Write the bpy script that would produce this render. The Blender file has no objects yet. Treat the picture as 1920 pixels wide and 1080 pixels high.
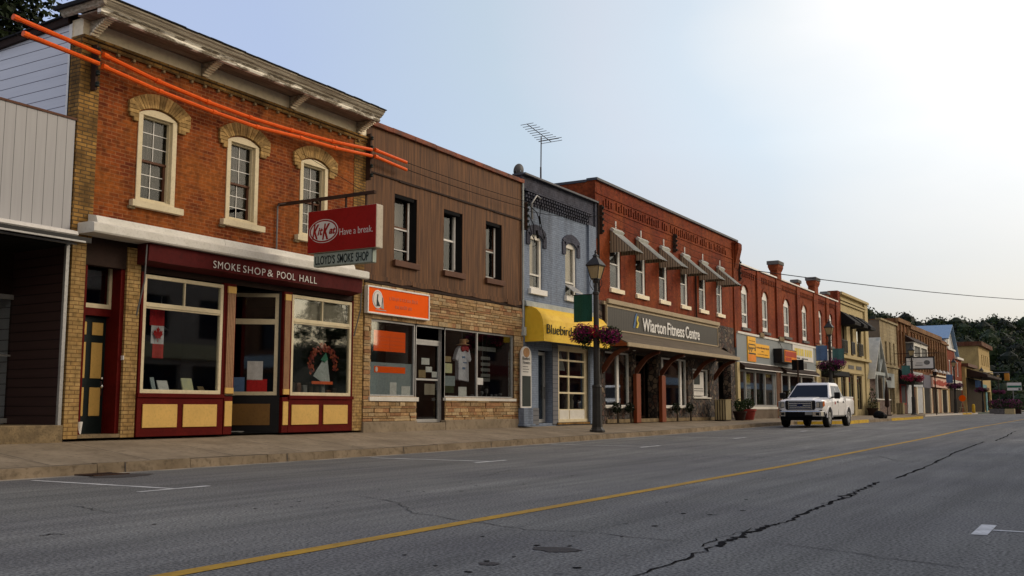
import bpy, bmesh, math, random
from mathutils import Vector, Matrix
random.seed(7)
S = bpy.context.scene
R = math.radians
COL = S.collection

# ------------------------------------------------------------------ camera
cd = bpy.data.cameras.new('camera'); cam = bpy.data.objects.new('camera', cd); COL.objects.link(cam)
cam.location = (0, 0, 1.0); cam.rotation_euler = (R(96.73), 0, R(30.37 - 90))
cd.sensor_width = 36; cd.lens = 35.72; cd.clip_start = 0.1; cd.clip_end = 6000
S.camera = cam
S.view_settings.view_transform = 'Standard'; S.view_settings.look = 'None'
S.view_settings.gamma = 1; S.view_settings.exposure = 0.0

# ------------------------------------------------------------------ sky and sun
SUN_EL, SUN_AZ = 24.0, -42.0
sd = Vector((math.cos(R(SUN_EL)) * math.cos(R(SUN_AZ)), math.cos(R(SUN_EL)) * math.sin(R(SUN_AZ)), math.sin(R(SUN_EL))))
W = bpy.data.worlds.new('World'); S.world = W; W.use_nodes = True
nt = W.node_tree; nt.nodes.clear()
def wn(t, **k):
    n = nt.nodes.new(t)
    for a, b in k.items(): setattr(n, a, b)
    return n
sky = wn('ShaderNodeTexSky', sky_type='NISHITA', sun_disc=False, sun_elevation=R(SUN_EL), sun_rotation=R(90 - SUN_AZ))
sky.air_density = 1.0; sky.dust_density = 2.0; sky.ozone_density = 1.5
bg1 = wn('ShaderNodeBackground'); bg1.inputs[1].default_value = 0.05
nt.links.new(sky.outputs[0], bg1.inputs[0])
# thin high overcast laid over the clear sky, brighter towards the veiled sun
tc = wn('ShaderNodeTexCoord')
dt = wn('ShaderNodeVectorMath', operation='DOT_PRODUCT')
nrm = wn('ShaderNodeVectorMath', operation='NORMALIZE'); nt.links.new(tc.outputs['Generated'], nrm.inputs[0])
nt.links.new(nrm.outputs[0], dt.inputs[0]); dt.inputs[1].default_value = (math.cos(R(24)) * math.cos(R(-2)), math.cos(R(24)) * math.sin(R(-2)), math.sin(R(24)))
ramp = wn('ShaderNodeValToRGB'); cr = ramp.color_ramp
cr.elements[0].position = 0.0; cr.elements[0].color = (0.33, 0.38, 0.52, 1)
cr.elements[1].position = 1.0; cr.elements[1].color = (1.05, 1.0, 0.92, 1)
for p_, c_ in ((0.57, (0.39, 0.45, 0.65, 1)), (0.725, (0.39, 0.46, 0.64, 1)), (0.855, (0.465, 0.54, 0.60, 1)), (0.90, (0.56, 0.59, 0.63, 1)), (0.936, (0.58, 0.64, 0.68, 1)), (0.964, (0.76, 0.76, 0.73, 1)), (0.98, (0.90, 0.86, 0.80, 1))):
    e = cr.elements.new(p_); e.color = c_
nz = wn('ShaderNodeTexNoise'); nz.inputs['Scale'].default_value = 2.2; nz.inputs['Detail'].default_value = 5
mp = wn('ShaderNodeMapping'); mp.inputs['Scale'].default_value = (1, 1, 3); nt.links.new(nrm.outputs[0], mp.inputs[0]); nt.links.new(mp.outputs[0], nz.inputs['Vector'])
ma = wn('ShaderNodeMath', operation='MULTIPLY_ADD'); ma.inputs[1].default_value = 0.05; ma.inputs[2].default_value = -0.025
nt.links.new(nz.outputs[0], ma.inputs[0])
ad = wn('ShaderNodeMath', operation='ADD'); nt.links.new(dt.outputs['Value'], ad.inputs[0]); nt.links.new(ma.outputs[0], ad.inputs[1])
nt.links.new(ad.outputs[0], ramp.inputs[0])
# haze near the horizon is greyer
sx = wn('ShaderNodeSeparateXYZ'); nt.links.new(nrm.outputs[0], sx.inputs[0])
hz = wn('ShaderNodeMapRange'); hz.inputs[1].default_value = 0.0; hz.inputs[2].default_value = 0.25; hz.inputs[3].default_value = 0.85; hz.inputs[4].default_value = 0.0
nt.links.new(sx.outputs[2], hz.inputs[0])
mx = wn('ShaderNodeMix', data_type='RGBA'); nt.links.new(hz.outputs[0], mx.inputs[0]); nt.links.new(ramp.outputs[0], mx.inputs[6]); mx.inputs[7].default_value = (0.42, 0.31, 0.25, 1)
# bright warm lobe added to the unseen sky across the street, to light the facades
wy = wn('ShaderNodeMapRange'); wy.inputs[1].default_value = 0.0; wy.inputs[2].default_value = -0.75; wy.inputs[3].default_value = 0.0; wy.inputs[4].default_value = 1.0
nt.links.new(sx.outputs[1], wy.inputs[0])
mw = wn('ShaderNodeMix', data_type='RGBA'); nt.links.new(wy.outputs[0], mw.inputs[0]); nt.links.new(mx.outputs[2], mw.inputs[6]); mw.inputs[7].default_value = (1.0, 0.80, 0.56, 1); mx = mw
bg2 = wn('ShaderNodeBackground'); bg2.inputs[1].default_value = 1.0; nt.links.new(mx.outputs[2], bg2.inputs[0])
add = wn('ShaderNodeAddShader'); out = wn('ShaderNodeOutputWorld')
nt.links.new(bg1.outputs[0], add.inputs[0]); nt.links.new(bg2.outputs[0], add.inputs[1]); nt.links.new(add.outputs[0], out.inputs[0])
sl = bpy.data.lights.new('sun', 'SUN'); sl.energy = 0.95; sl.angle = R(14); sl.color = (1.0, 0.86, 0.68)
so = bpy.data.objects.new('sun', sl); COL.objects.link(so)
so.rotation_euler = sd.to_track_quat('Z', 'Y').to_euler(); so.location = (40, -30, 60)

# ------------------------------------------------------------------ materials
MATS = {}
def _new(name):
    m = bpy.data.materials.new(name); m.use_nodes = True
    t = m.node_tree; b = t.nodes['Principled BSDF']; MATS[name] = m
    return m, t, b
def _n(t, ty, **k):
    n = t.nodes.new(ty)
    for a, b in k.items(): setattr(n, a, b)
    return n
def _pos(t, scale=(1, 1, 1)):
    g = _n(t, 'ShaderNodeNewGeometry'); mp = _n(t, 'ShaderNodeMapping'); mp.inputs['Scale'].default_value = scale
    t.links.new(g.outputs['Position'], mp.inputs[0]); return mp.outputs[0]
def _uv(t):   # facade coordinates: along the wall, height
    g = _n(t, 'ShaderNodeNewGeometry'); s = _n(t, 'ShaderNodeSeparateXYZ'); t.links.new(g.outputs['Position'], s.inputs[0])
    q = _n(t, 'ShaderNodeSeparateXYZ'); t.links.new(g.outputs['True Normal'], q.inputs[0])
    a = _n(t, 'ShaderNodeMath', operation='ABSOLUTE'); t.links.new(q.outputs[0], a.inputs[0])
    b = _n(t, 'ShaderNodeMath', operation='GREATER_THAN'); t.links.new(a.outputs[0], b.inputs[0]); b.inputs[1].default_value = 0.6
    m = _n(t, 'ShaderNodeMix'); t.links.new(b.outputs[0], m.inputs[0]); t.links.new(s.outputs[0], m.inputs[2]); t.links.new(s.outputs[1], m.inputs[3])
    c = _n(t, 'ShaderNodeCombineXYZ'); t.links.new(m.outputs[0], c.inputs[0]); t.links.new(s.outputs[2], c.inputs[1])
    return c.outputs[0]
def _mixc(t, fac, a, b, mode='MIX'):
    m = _n(t, 'ShaderNodeMix', data_type='RGBA', blend_type=mode)
    for i, v in ((0, fac), (6, a), (7, b)):
        if hasattr(v, 'is_linked') or hasattr(v, 'links'): t.links.new(v, m.inputs[i])
        else: m.inputs[i].default_value = v if i == 0 else (*v, 1) if len(v) == 3 else v
    return m.outputs[2]
def _bump(t, b, h, s, d=0.01):
    u = _n(t, 'ShaderNodeBump'); u.inputs['Strength'].default_value = s; u.inputs['Distance'].default_value = d
    t.links.new(h, u.inputs['Height']); t.links.new(u.outputs[0], b.inputs['Normal'])
def _noise(t, vec, sc, det=4, lo=0.35, hi=0.65):
    n = _n(t, 'ShaderNodeTexNoise'); n.inputs['Scale'].default_value = sc; n.inputs['Detail'].default_value = det
    t.links.new(vec, n.inputs['Vector'])
    r = _n(t, 'ShaderNodeMapRange'); r.inputs[1].default_value = lo; r.inputs[2].default_value = hi; t.links.new(n.outputs[0], r.inputs[0])
    return r.outputs[0]
def surf(name, c1, c2=None, sc=3.0, rough=0.7, metal=0.0, stretch=(1, 1, 1), bump=0.0, bsc=60, dirt=0.25, spec=0.2, lo=0.35, hi=0.65):
    """painted / plain surface with uneven colour and dirt"""
    m, t, b = _new(name); p = _pos(t, stretch)
    c2 = c2 or tuple(x * 0.78 for x in c1)
    c = _mixc(t, _noise(t, p, sc, 4, lo, hi), c1, c2)
    if dirt: c = _mixc(t, _noise(t, p, sc * 7.3, 6, 0.5, 0.8), c, tuple(x * (1 - dirt) for x in c2))
    t.links.new(c, b.inputs['Base Color']); b.inputs['Roughness'].default_value = rough; b.inputs['Metallic'].default_value = metal
    b.inputs['Specular IOR Level'].default_value = spec
    if bump: _bump(t, b, _noise(t, p, bsc, 3), bump, 0.005)
    return m
def brick(name, a, b_, mortar, w=0.215, h=0.073, ms=0.009, blotch=None, bs=0.5, rough=0.85, amt=0.6, grit=1.0):
    m, t, b = _new(name); uv = _uv(t)
    bt = _n(t, 'ShaderNodeTexBrick'); t.links.new(uv, bt.inputs['Vector'])
    bt.inputs['Scale'].default_value = 1; bt.inputs['Brick Width'].default_value = w; bt.inputs['Row Height'].default_value = h
    bt.inputs['Mortar Size'].default_value = ms; bt.inputs['Mortar Smooth'].default_value = 0.2
    bt.inputs['Color1'].default_value = (*a, 1); bt.inputs['Color2'].default_value = (*b_, 1); bt.inputs['Mortar'].default_value = (*mortar, 1)
    p = _pos(t)
    col = bt.outputs['Color']
    if blotch:
        f = _n(t, 'ShaderNodeMath', operation='MULTIPLY'); t.links.new(_noise(t, p, bs, 3, 0.42, 0.62), f.inputs[0]); f.inputs[1].default_value = amt
        col = _mixc(t, f.outputs[0], col, blotch)
    col = _mixc(t, grit, col, _mixc(t, _noise(t, p, 9, 5, 0.3, 0.7), (1.15, 1.12, 1.1), (0.62, 0.62, 0.62)), 'MULTIPLY')
    sm = _n(t, 'ShaderNodeMapping'); sm.inputs['Scale'].default_value = (2.2, 0.22, 1); t.links.new(uv, sm.inputs[0])
    col = _mixc(t, 1.0, col, _mixc(t, _noise(t, sm.outputs[0], 1.0, 4, 0.45, 0.75), (1.0, 1.0, 1.0), (0.55, 0.52, 0.5)), 'MULTIPLY')
    t.links.new(col, b.inputs['Base Color']); b.inputs['Roughness'].default_value = rough; b.inputs['Specular IOR Level'].default_value = 0.15
    iv = _n(t, 'ShaderNodeMath', operation='SUBTRACT'); iv.inputs[0].default_value = 1; t.links.new(bt.outputs['Fac'], iv.inputs[1])
    _bump(t, b, iv.outputs[0], 0.6, 0.008)
    return m
def planks(name, a, b_, groove, pitch=0.2, gw=0.05, vert=True, streak=True, rough=0.75, depth=0.01):
    m, t, b = _new(name); uv = _uv(t)
    s = _n(t, 'ShaderNodeSeparateXYZ'); t.links.new(uv, s.inputs[0])
    d = _n(t, 'ShaderNodeMath', operation='DIVIDE'); t.links.new(s.outputs[0 if vert else 1], d.inputs[0]); d.inputs[1].default_value = pitch
    fr = _n(t, 'ShaderNodeMath', operation='FRACT'); t.links.new(d.outputs[0], fr.inputs[0])
    lt = _n(t, 'ShaderNodeMath', operation='LESS_THAN'); t.links.new(fr.outputs[0], lt.inputs[0]); lt.inputs[1].default_value = gw
    mp = _n(t, 'ShaderNodeMapping'); mp.inputs['Scale'].default_value = (9, 0.5, 1) if vert else (0.5, 9, 1); t.links.new(uv, mp.inputs[0])
    f = _noise(t, mp.outputs[0], 1.6, 6, 0.3, 0.7)
    c = _mixc(t, f, a, b_)
    if streak:
        mp2 = _n(t, 'ShaderNodeMapping'); mp2.inputs['Scale'].default_value = (5, 0.35, 1); t.links.new(uv, mp2.inputs[0])
        c = _mixc(t, _noise(t, mp2.outputs[0], 1.0, 3, 0.55, 0.85), c, tuple(x * 0.45 for x in b_))
    c = _mixc(t, lt.outputs[0], c, groove)
    t.links.new(c, b.inputs['Base Color']); b.inputs['Roughness'].default_value = rough; b.inputs['Specular IOR Level'].default_value = 0.3
    iv = _n(t, 'ShaderNodeMath', operation='SUBTRACT'); iv.inputs[0].default_value = 1; t.links.new(lt.outputs[0], iv.inputs[1])
    _bump(t, b, iv.outputs[0], 0.7, depth)
    return m
def glassy(name, tint=(0.93, 0.95, 0.95), boost=1.0, base=0.0):
    m = bpy.data.materials.new(name); m.use_nodes = True; t = m.node_tree; t.nodes.clear(); MATS[name] = m
    o = _n(t, 'ShaderNodeOutputMaterial'); mx = _n(t, 'ShaderNodeMixShader'); tr = _n(t, 'ShaderNodeBsdfTransparent'); gl = _n(t, 'ShaderNodeBsdfGlossy')
    tr.inputs[0].default_value = (*tint, 1); gl.inputs['Roughness'].default_value = 0.03; gl.inputs[0].default_value = (0.85, 0.9, 0.92, 1)
    g = _n(t, 'ShaderNodeNewGeometry'); dp = _n(t, 'ShaderNodeVectorMath', operation='DOT_PRODUCT'); t.links.new(g.outputs['Incoming'], dp.inputs[0]); t.links.new(g.outputs['True Normal'], dp.inputs[1])
    def mth(op, a, b): 
        q = _n(t, 'ShaderNodeMath', operation=op)
        for i, v in enumerate((a, b)):
            if isinstance(v, (int, float)): q.inputs[i].default_value = v
            elif v is not None: t.links.new(v, q.inputs[i])
        return q.outputs[0]
    f5 = mth('POWER', mth('SUBTRACT', 1.0, mth('ABSOLUTE', dp.outputs['Value'], None)), 5.0)
    k = _n(t, 'ShaderNodeMath', operation='MULTIPLY_ADD'); t.links.new(mth('MULTIPLY_ADD', f5, 0.96), k.inputs[0]); k.inputs[0].links[0].from_node.inputs[2].default_value = 0.035; k.inputs[1].default_value = boost; k.inputs[2].default_value = base
    t.links.new(k.outputs[0], mx.inputs[0]); t.links.new(tr.outputs[0], mx.inputs[1]); t.links.new(gl.outputs[0], mx.inputs[2]); t.links.new(mx.outputs[0], o.inputs[0])
    return m
def vcol(name, rough=0.8, bump=0.3, bsc=40, h=0.01):
    """colour per stone / leaf from the mesh attribute"""
    m, t, b = _new(name); a = _n(t, 'ShaderNodeVertexColor'); a.layer_name = 'tone'
    p = _pos(t)
    c = _mixc(t, 1.0, a.outputs[0], _mixc(t, _noise(t, p, 14, 5, 0.3, 0.7), (1.15, 1.15, 1.15), (0.7, 0.68, 0.66)), 'MULTIPLY')
    t.links.new(c, b.inputs['Base Color']); b.inputs['Roughness'].default_value = rough; b.inputs['Specular IOR Level'].default_value = 0.2
    if bump: _bump(t, b, _noise(t, p, bsc, 4), bump, h)
    return m
def leafmat(name):
    m, t, b = _new(name); a = _n(t, 'ShaderNodeVertexColor'); a.layer_name = 'tone'
    t.links.new(a.outputs[0], b.inputs['Base Color']); b.inputs['Roughness'].default_value = 0.7; b.inputs['Specular IOR Level'].default_value = 0.15
    return m
def rocks(name, cols, mortar, sc=5.0):
    m, t, b = _new(name); uv = _uv(t)
    v = _n(t, 'ShaderNodeTexVoronoi', feature='F1'); v.inputs['Scale'].default_value = sc; t.links.new(uv, v.inputs['Vector'])
    v2 = _n(t, 'ShaderNodeTexVoronoi', feature='DISTANCE_TO_EDGE'); v2.inputs['Scale'].default_value = sc; t.links.new(uv, v2.inputs['Vector'])
    s = _n(t, 'ShaderNodeSeparateColor'); t.links.new(v.outputs['Color'], s.inputs[0])
    r = _n(t, 'ShaderNodeValToRGB'); t.links.new(s.outputs[0], r.inputs[0]); r.color_ramp.interpolation = 'CONSTANT'
    r.color_ramp.elements[0].color = (*cols[0], 1); r.color_ramp.elements[1].position = 1 - 1 / len(cols); r.color_ramp.elements[1].color = (*cols[-1], 1)
    for i, c in enumerate(cols[1:-1], 1): e = r.color_ramp.elements.new(i / len(cols)); e.color = (*c, 1)
    mr = _n(t, 'ShaderNodeMapRange'); mr.inputs[1].default_value = 0.03; mr.inputs[2].default_value = 0.12; t.links.new(v2.outputs[0], mr.inputs[0])
    c = _mixc(t, mr.outputs[0], mortar, r.outputs[0])
    t.links.new(c, b.inputs['Base Color']); b.inputs['Roughness'].default_value = 0.85; _bump(t, b, mr.outputs[0], 1.0, 0.03)
    return m

M = MATS
brick('orange_brick', (0.14, 0.024, 0.007), (0.29, 0.068, 0.012), (0.30, 0.12, 0.048), ms=0.010, blotch=(0.38, 0.125, 0.02), bs=0.9, amt=0.5)
brick('buff_brick', (0.46, 0.26, 0.07), (0.26, 0.14, 0.04), (0.13, 0.085, 0.04), ms=0.012, blotch=(0.09, 0.055, 0.022), bs=2.0, amt=0.7, grit=0.7)
brick('yellow_brick', (0.52, 0.36, 0.15), (0.42, 0.27, 0.10), (0.20, 0.12, 0.05), blotch=(0.30, 0.18, 0.06), bs=2.0, amt=0.4)
brick('blue_brick', (0.225, 0.285, 0.385), (0.19, 0.24, 0.33), (0.15, 0.19, 0.26), ms=0.009, blotch=(0.27, 0.32, 0.40), bs=0.7, amt=0.3, grit=0.45)
brick('slate_brick', (0.075, 0.085, 0.12), (0.065, 0.07, 0.10), (0.045, 0.05, 0.075), ms=0.006, blotch=(0.10, 0.10, 0.13), bs=1.2, amt=0.4)
brick('red_brick', (0.235, 0.040, 0.012), (0.150, 0.026, 0.009), (0.17, 0.04, 0.02), ms=0.008, blotch=(0.31, 0.080, 0.020), bs=0.5, amt=0.5, grit=0.9)
brick('deep_red_brick', (0.25, 0.042, 0.014), (0.17, 0.028, 0.011), (0.16, 0.04, 0.02), ms=0.006, blotch=(0.36, 0.095, 0.03), bs=0.4, amt=0.5)
brick('dark_brick', (0.16, 0.05, 0.025), (0.11, 0.04, 0.02), (0.13, 0.08, 0.05), blotch=(0.2, 0.14, 0.09), bs=0.6)
brick('brown_brick', (0.20, 0.07, 0.028), (0.14, 0.045, 0.02), (0.15, 0.08, 0.04), ms=0.006, blotch=(0.26, 0.13, 0.055), bs=0.35, amt=0.8)
brick('cream_block', (0.42, 0.36, 0.22), (0.36, 0.30, 0.18), (0.26, 0.22, 0.13), w=0.6, h=0.3, ms=0.015, blotch=(0.30, 0.24, 0.13), bs=0.4)
planks('brown_boards', (0.165, 0.073, 0.026), (0.060, 0.025, 0.010), (0.075, 0.032, 0.013), pitch=0.2, gw=0.05)
planks('white_siding', (0.66, 0.68, 0.74), (0.60, 0.62, 0.68), (0.12, 0.12, 0.15), pitch=0.205, gw=0.07, vert=False, streak=False, rough=0.5)
planks('grey_panels', (0.38, 0.38, 0.39), (0.34, 0.34, 0.35), (0.11, 0.11, 0.11), pitch=0.2, gw=0.05, streak=False, rough=0.5)
planks('maroon_siding', (0.055, 0.030, 0.028), (0.045, 0.024, 0.023), (0.012, 0.006, 0.006), pitch=0.17, gw=0.1, vert=False, streak=False, rough=0.5)
planks('grey_clapboard', (0.16, 0.165, 0.18), (0.13, 0.135, 0.15), (0.04, 0.04, 0.05), pitch=0.15, gw=0.1, vert=False, streak=False)
planks('sign_ribs', (0.040, 0.034, 0.024), (0.033, 0.028, 0.02), (0.012, 0.010, 0.007), pitch=0.16, gw=0.28, streak=False, rough=0.5, depth=0.03)
planks('grey_ribs', (0.24, 0.27, 0.28), (0.21, 0.24, 0.25), (0.14, 0.16, 0.17), pitch=0.2, gw=0.1, streak=False, rough=0.5)
planks('awning_ribs', (0.36, 0.29, 0.20), (0.30, 0.24, 0.16), (0.11, 0.085, 0.055), pitch=0.11, gw=0.3, streak=False, rough=0.5)
planks('shingles', (0.15, 0.115, 0.075), (0.10, 0.078, 0.05), (0.04, 0.03, 0.02), pitch=0.06, gw=0.15, vert=False, streak=False)
surf('cream_paint', (0.70, 0.61, 0.41), (0.63, 0.54, 0.35), rough=0.55, dirt=0.15)
surf('soft_cream', (0.88, 0.78, 0.57), (0.80, 0.70, 0.50), sc=1.2, rough=0.5, dirt=0.15)
surf('white_paint', (0.72, 0.70, 0.64), (0.64, 0.62, 0.55), rough=0.45, dirt=0.15)
surf('peeling_paint', (0.22, 0.185, 0.135), (0.92, 0.88, 0.78), sc=2.1, rough=0.8, stretch=(1, 1, 5), bump=0.3, bsc=30, dirt=0.2, lo=.49, hi=.55)
surf('weathered_wood', (0.52, 0.47, 0.37), (0.26, 0.22, 0.165), sc=3, rough=0.85, stretch=(0.5, 4, 9), bump=0.4, bsc=20, dirt=0.4)
surf('soffit_wood', (0.30, 0.23, 0.17), (0.17, 0.12, 0.085), sc=2.5, rough=0.85, stretch=(0.6, 5, 1), dirt=0.4)
surf('roof_felt', (0.02, 0.02, 0.022), rough=0.9)
surf('maroon_paint', (0.110, 0.009, 0.007), (0.085, 0.007, 0.006), rough=0.55, dirt=0.2, spec=0.04)
surf('maroon_canvas', (0.095, 0.007, 0.007), (0.07, 0.006, 0.006), rough=0.8, sc=1.5, bump=0.15, bsc=8)
surf('mustard_paint', (0.68, 0.43, 0.12), (0.60, 0.38, 0.105), rough=0.5, dirt=0.12)
surf('tan_paint', (0.36, 0.20, 0.10), (0.32, 0.17, 0.085), rough=0.5)
surf('ochre_dim', (0.22, 0.115, 0.03), (0.19, 0.10, 0.028), rough=0.5)
surf('dark_green_paint', (0.012, 0.02, 0.02), rough=0.4)
surf('black_paint', (0.012, 0.012, 0.013), rough=0.4)
surf('black_matte', (0.008, 0.008, 0.009), rough=0.9, spec=0.1)
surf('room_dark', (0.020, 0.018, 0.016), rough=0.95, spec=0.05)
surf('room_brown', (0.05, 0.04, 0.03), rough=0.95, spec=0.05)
surf('aluminium', (0.42, 0.42, 0.41), (0.35, 0.35, 0.34), rough=0.4, metal=0.3)
surf('white_frame', (0.82, 0.81, 0.77), (0.75, 0.74, 0.70), rough=0.4)
surf('concrete', (0.31, 0.25, 0.175), (0.22, 0.175, 0.12), sc=1.3, rough=0.9, bump=0.2, bsc=60, dirt=0.3)
surf('kerb_concrete', (0.28, 0.22, 0.15), (0.18, 0.138, 0.09), sc=1.6, rough=0.9, bump=0.3, bsc=40, dirt=0.5)
surf('pale_concrete', (0.62, 0.58, 0.52), (0.5, 0.46, 0.4), rough=0.9)
surf('mossy_stone', (0.27, 0.20, 0.11), (0.16, 0.12, 0.07), sc=5, rough=0.9, bump=0.4, bsc=25, dirt=0.4)
surf('orange_plastic', (0.86, 0.13, 0.012), (0.74, 0.10, 0.01), sc=4, rough=0.4, dirt=0.12)
surf('orange_sign', (0.90, 0.115, 0.002), (0.86, 0.105, 0.002), sc=1, rough=0.6, dirt=0.05, spec=0.05)
surf('orange_faded', (0.70, 0.10, 0.01), rough=0.5)
surf('sign_red', (0.30, 0.008, 0.008), (0.26, 0.007, 0.007), sc=1.5, rough=0.4, dirt=0.12)
surf('sign_white', (0.72, 0.70, 0.66), (0.66, 0.64, 0.6), rough=0.5, dirt=0.1)
surf('sign_pale_green', (0.36, 0.42, 0.36), (0.30, 0.36, 0.31), rough=0.5)
surf('sign_box_side', (0.58, 0.52, 0.42), (0.50, 0.44, 0.34), rough=0.6)
surf('rust_iron', (0.035, 0.022, 0.018), (0.06, 0.03, 0.018), rough=0.8)
surf('galvanised', (0.22, 0.22, 0.22), rough=0.45, metal=0.5)
surf('rust_flashing', (0.27, 0.075, 0.035), (0.10, 0.045, 0.03), sc=2.0, rough=0.7, stretch=(1, 1, 2), dirt=0.4)
surf('brown_trim', (0.12, 0.052, 0.028), (0.095, 0.04, 0.022), rough=0.65)
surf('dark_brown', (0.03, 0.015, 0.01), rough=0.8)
surf('curtain', (0.30, 0.27, 0.21), (0.22, 0.195, 0.15), sc=2, rough=0.9, stretch=(4, 1, 0.3), dirt=0.08)
surf('curtain_grey', (0.17, 0.17, 0.16), (0.12, 0.12, 0.115), sc=2, rough=0.9, stretch=(2, 1, 0.4), dirt=0.08)
surf('net_curtain', (0.20, 0.175, 0.14), (0.13, 0.115, 0.09), sc=1.2, rough=0.9, dirt=0.1)
surf('blind_cream', (0.78, 0.70, 0.52), (0.70, 0.62, 0.45), sc=3, rough=0.9)
surf('yellow_canvas', (0.88, 0.60, 0.055), (0.80, 0.50, 0.04), sc=1.0, rough=0.6, dirt=0.12)
surf('ink', (0.02, 0.03, 0.028), rough=0.6)
surf('iron_post', (0.045, 0.042, 0.038), (0.03, 0.028, 0.026), rough=0.45)
surf('lamp_glass', (0.42, 0.33, 0.18), (0.36, 0.27, 0.14), rough=0.25)
surf('banner_green', (0.018, 0.085, 0.055), (0.015, 0.07, 0.045), rough=0.8)
surf('banner_blue', (0.11, 0.20, 0.36), (0.09, 0.16, 0.30), rough=0.8)
surf('banner_teal', (0.07, 0.18, 0.17), (0.06, 0.15, 0.14), rough=0.8)
surf('banner_pale', (0.42, 0.46, 0.45), rough=0.8)
surf('dark_cedar', (0.13, 0.040, 0.018), (0.09, 0.028, 0.013), rough=0.5)
surf('cedar_post', (0.24, 0.058, 0.018), (0.17, 0.04, 0.014), rough=0.5, stretch=(4, 4, 0.4))
surf('taupe_trim', (0.40, 0.32, 0.20), (0.34, 0.27, 0.17), rough=0.6)
surf('dull_buff', (0.24, 0.135, 0.06), (0.15, 0.075, 0.035), sc=0.8, rough=0.9)
surf('terracotta', (0.26, 0.035, 0.025), rough=0.7)
surf('bench_wood', (0.42, 0.35, 0.20), (0.33, 0.27, 0.15), rough=0.8, stretch=(5, 5, 1))
surf('yellow_sign', (0.88, 0.45, 0.02), (0.82, 0.42, 0.02), rough=0.5)
surf('lemon_sign', (0.80, 0.62, 0.06), rough=0.5)
surf('orange_block', (0.85, 0.26, 0.01), rough=0.5)
surf('red_block', (0.45, 0.05, 0.015), rough=0.5)
surf('cream_stucco', (0.50, 0.41, 0.22), (0.44, 0.36, 0.19), sc=1, rough=0.85)
surf('tan_stucco', (0.44, 0.32, 0.13), (0.34, 0.24, 0.10), sc=1, rough=0.85)
surf('brown_stucco', (0.17, 0.135, 0.10), (0.13, 0.10, 0.075), sc=0.6, rough=0.9)
surf('black_canvas', (0.010, 0.010, 0.011), rough=0.85)
surf('blue_roof', (0.16, 0.27, 0.43), (0.14, 0.24, 0.39), rough=0.45)
surf('pale_clap', (0.50, 0.53, 0.55), rough=0.7)
surf('pink_sign', (0.72, 0.50, 0.40), (0.62, 0.38, 0.30), rough=0.6)
surf('slate_sign', (0.12, 0.12, 0.16), rough=0.6)
surf('teal_paint', (0.10, 0.26, 0.28), rough=0.6)
surf('sign_green', (0.02, 0.16, 0.09), rough=0.5)
surf('signal_yellow', (0.50, 0.20, 0.02), rough=0.5)
surf('line_yellow', (0.46, 0.265, 0.028), (0.36, 0.215, 0.04), sc=1.5, rough=0.8, dirt=0.35)
surf('kerb_yellow', (0.62, 0.40, 0.03), (0.45, 0.28, 0.03), sc=2, rough=0.8)
surf('line_white', (0.72, 0.72, 0.71), (0.42, 0.42, 0.41), sc=2.5, rough=0.8, dirt=0.3)
surf('tar', (0.028, 0.027, 0.027), rough=1.0, spec=0.0)
surf('tar_faint', (0.075, 0.073, 0.072), rough=0.9)
surf('patch_brown', (0.075, 0.066, 0.062), (0.055, 0.05, 0.048), sc=12, rough=0.9, bump=0.5, bsc=50)
surf('grass_ground', (0.05, 0.065, 0.025), (0.03, 0.045, 0.02), sc=0.05, rough=0.95)
surf('hill_ground', (0.012, 0.018, 0.008), rough=0.95)
surf('bark', (0.06, 0.045, 0.03), rough=0.9, bump=0.6, bsc=15)
surf('truck_white', (0.88, 0.87, 0.85), (0.85, 0.84, 0.82), rough=0.22, dirt=0.05, spec=0.5)
surf('chrome', (0.62, 0.63, 0.64), rough=0.15, metal=0.95, dirt=0)
surf('tyre_rubber', (0.014, 0.014, 0.014), rough=0.8)
surf('truck_glass', (0.006, 0.010, 0.020), rough=0.05, dirt=0, spec=0.12)
surf('badge_blue', (0.01, 0.02, 0.07), rough=0.3)
surf('lens_clear', (0.30, 0.30, 0.28), rough=0.15, dirt=0)
surf('lens_amber', (0.62, 0.16, 0.03), rough=0.2, dirt=0)
surf('paper', (0.62, 0.62, 0.60), (0.5, 0.5, 0.48), sc=8, rough=0.8)
surf('paper_yellow', (0.55, 0.52, 0.28), (0.42, 0.44, 0.3), sc=8, rough=0.8)
surf('paper_tan', (0.30, 0.22, 0.11), sc=8, rough=0.8)
surf('flag_red', (0.45, 0.02, 0.02), rough=0.8)
surf('flag_white', (0.66, 0.66, 0.68), rough=0.8)
surf('shirt_cloth', (0.60, 0.60, 0.66), (0.48, 0.48, 0.54), sc=5, rough=0.9)
surf('straw', (0.55, 0.32, 0.16), rough=0.9)
surf('scarf_red', (0.35, 0.03, 0.04), rough=0.9)
surf('blue_film', (0.22, 0.27, 0.28), (0.19, 0.235, 0.25), sc=2, rough=0.5)
surf('dish_grey', (0.075, 0.08, 0.095), rough=0.5)
surf('opposite_wall', (0.38, 0.30, 0.22), (0.28, 0.21, 0.15), sc=0.5, rough=0.9)
surf('copper_red', (0.35, 0.035, 0.03), rough=0.8)
surf('galv_light', (0.52, 0.53, 0.49), (0.42, 0.43, 0.40), rough=0.6); surf('mossy_grey', (.17, .165, .16), (.11, .105, .1), rough=.9)
glassy('glass', boost=2.6); glassy('sky_glass', (0.8, 0.8, 0.8), 0.55, 0.01)
vcol('ledge_stone', bump=0.5, bsc=30); vcol('buff_stone', bump=0.3, bsc=30)
leafmat('leaf'); leafmat('petal'); leafmat('far_leaf')
rocks('field_stone', [(0.06, 0.042, 0.032), (0.12, 0.085, 0.06), (0.035, 0.026, 0.022), (0.17, 0.125, 0.085), (0.08, 0.04, 0.028), (0.05, 0.042, 0.04)], (0.014, 0.011, 0.009), 5.5)
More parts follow.
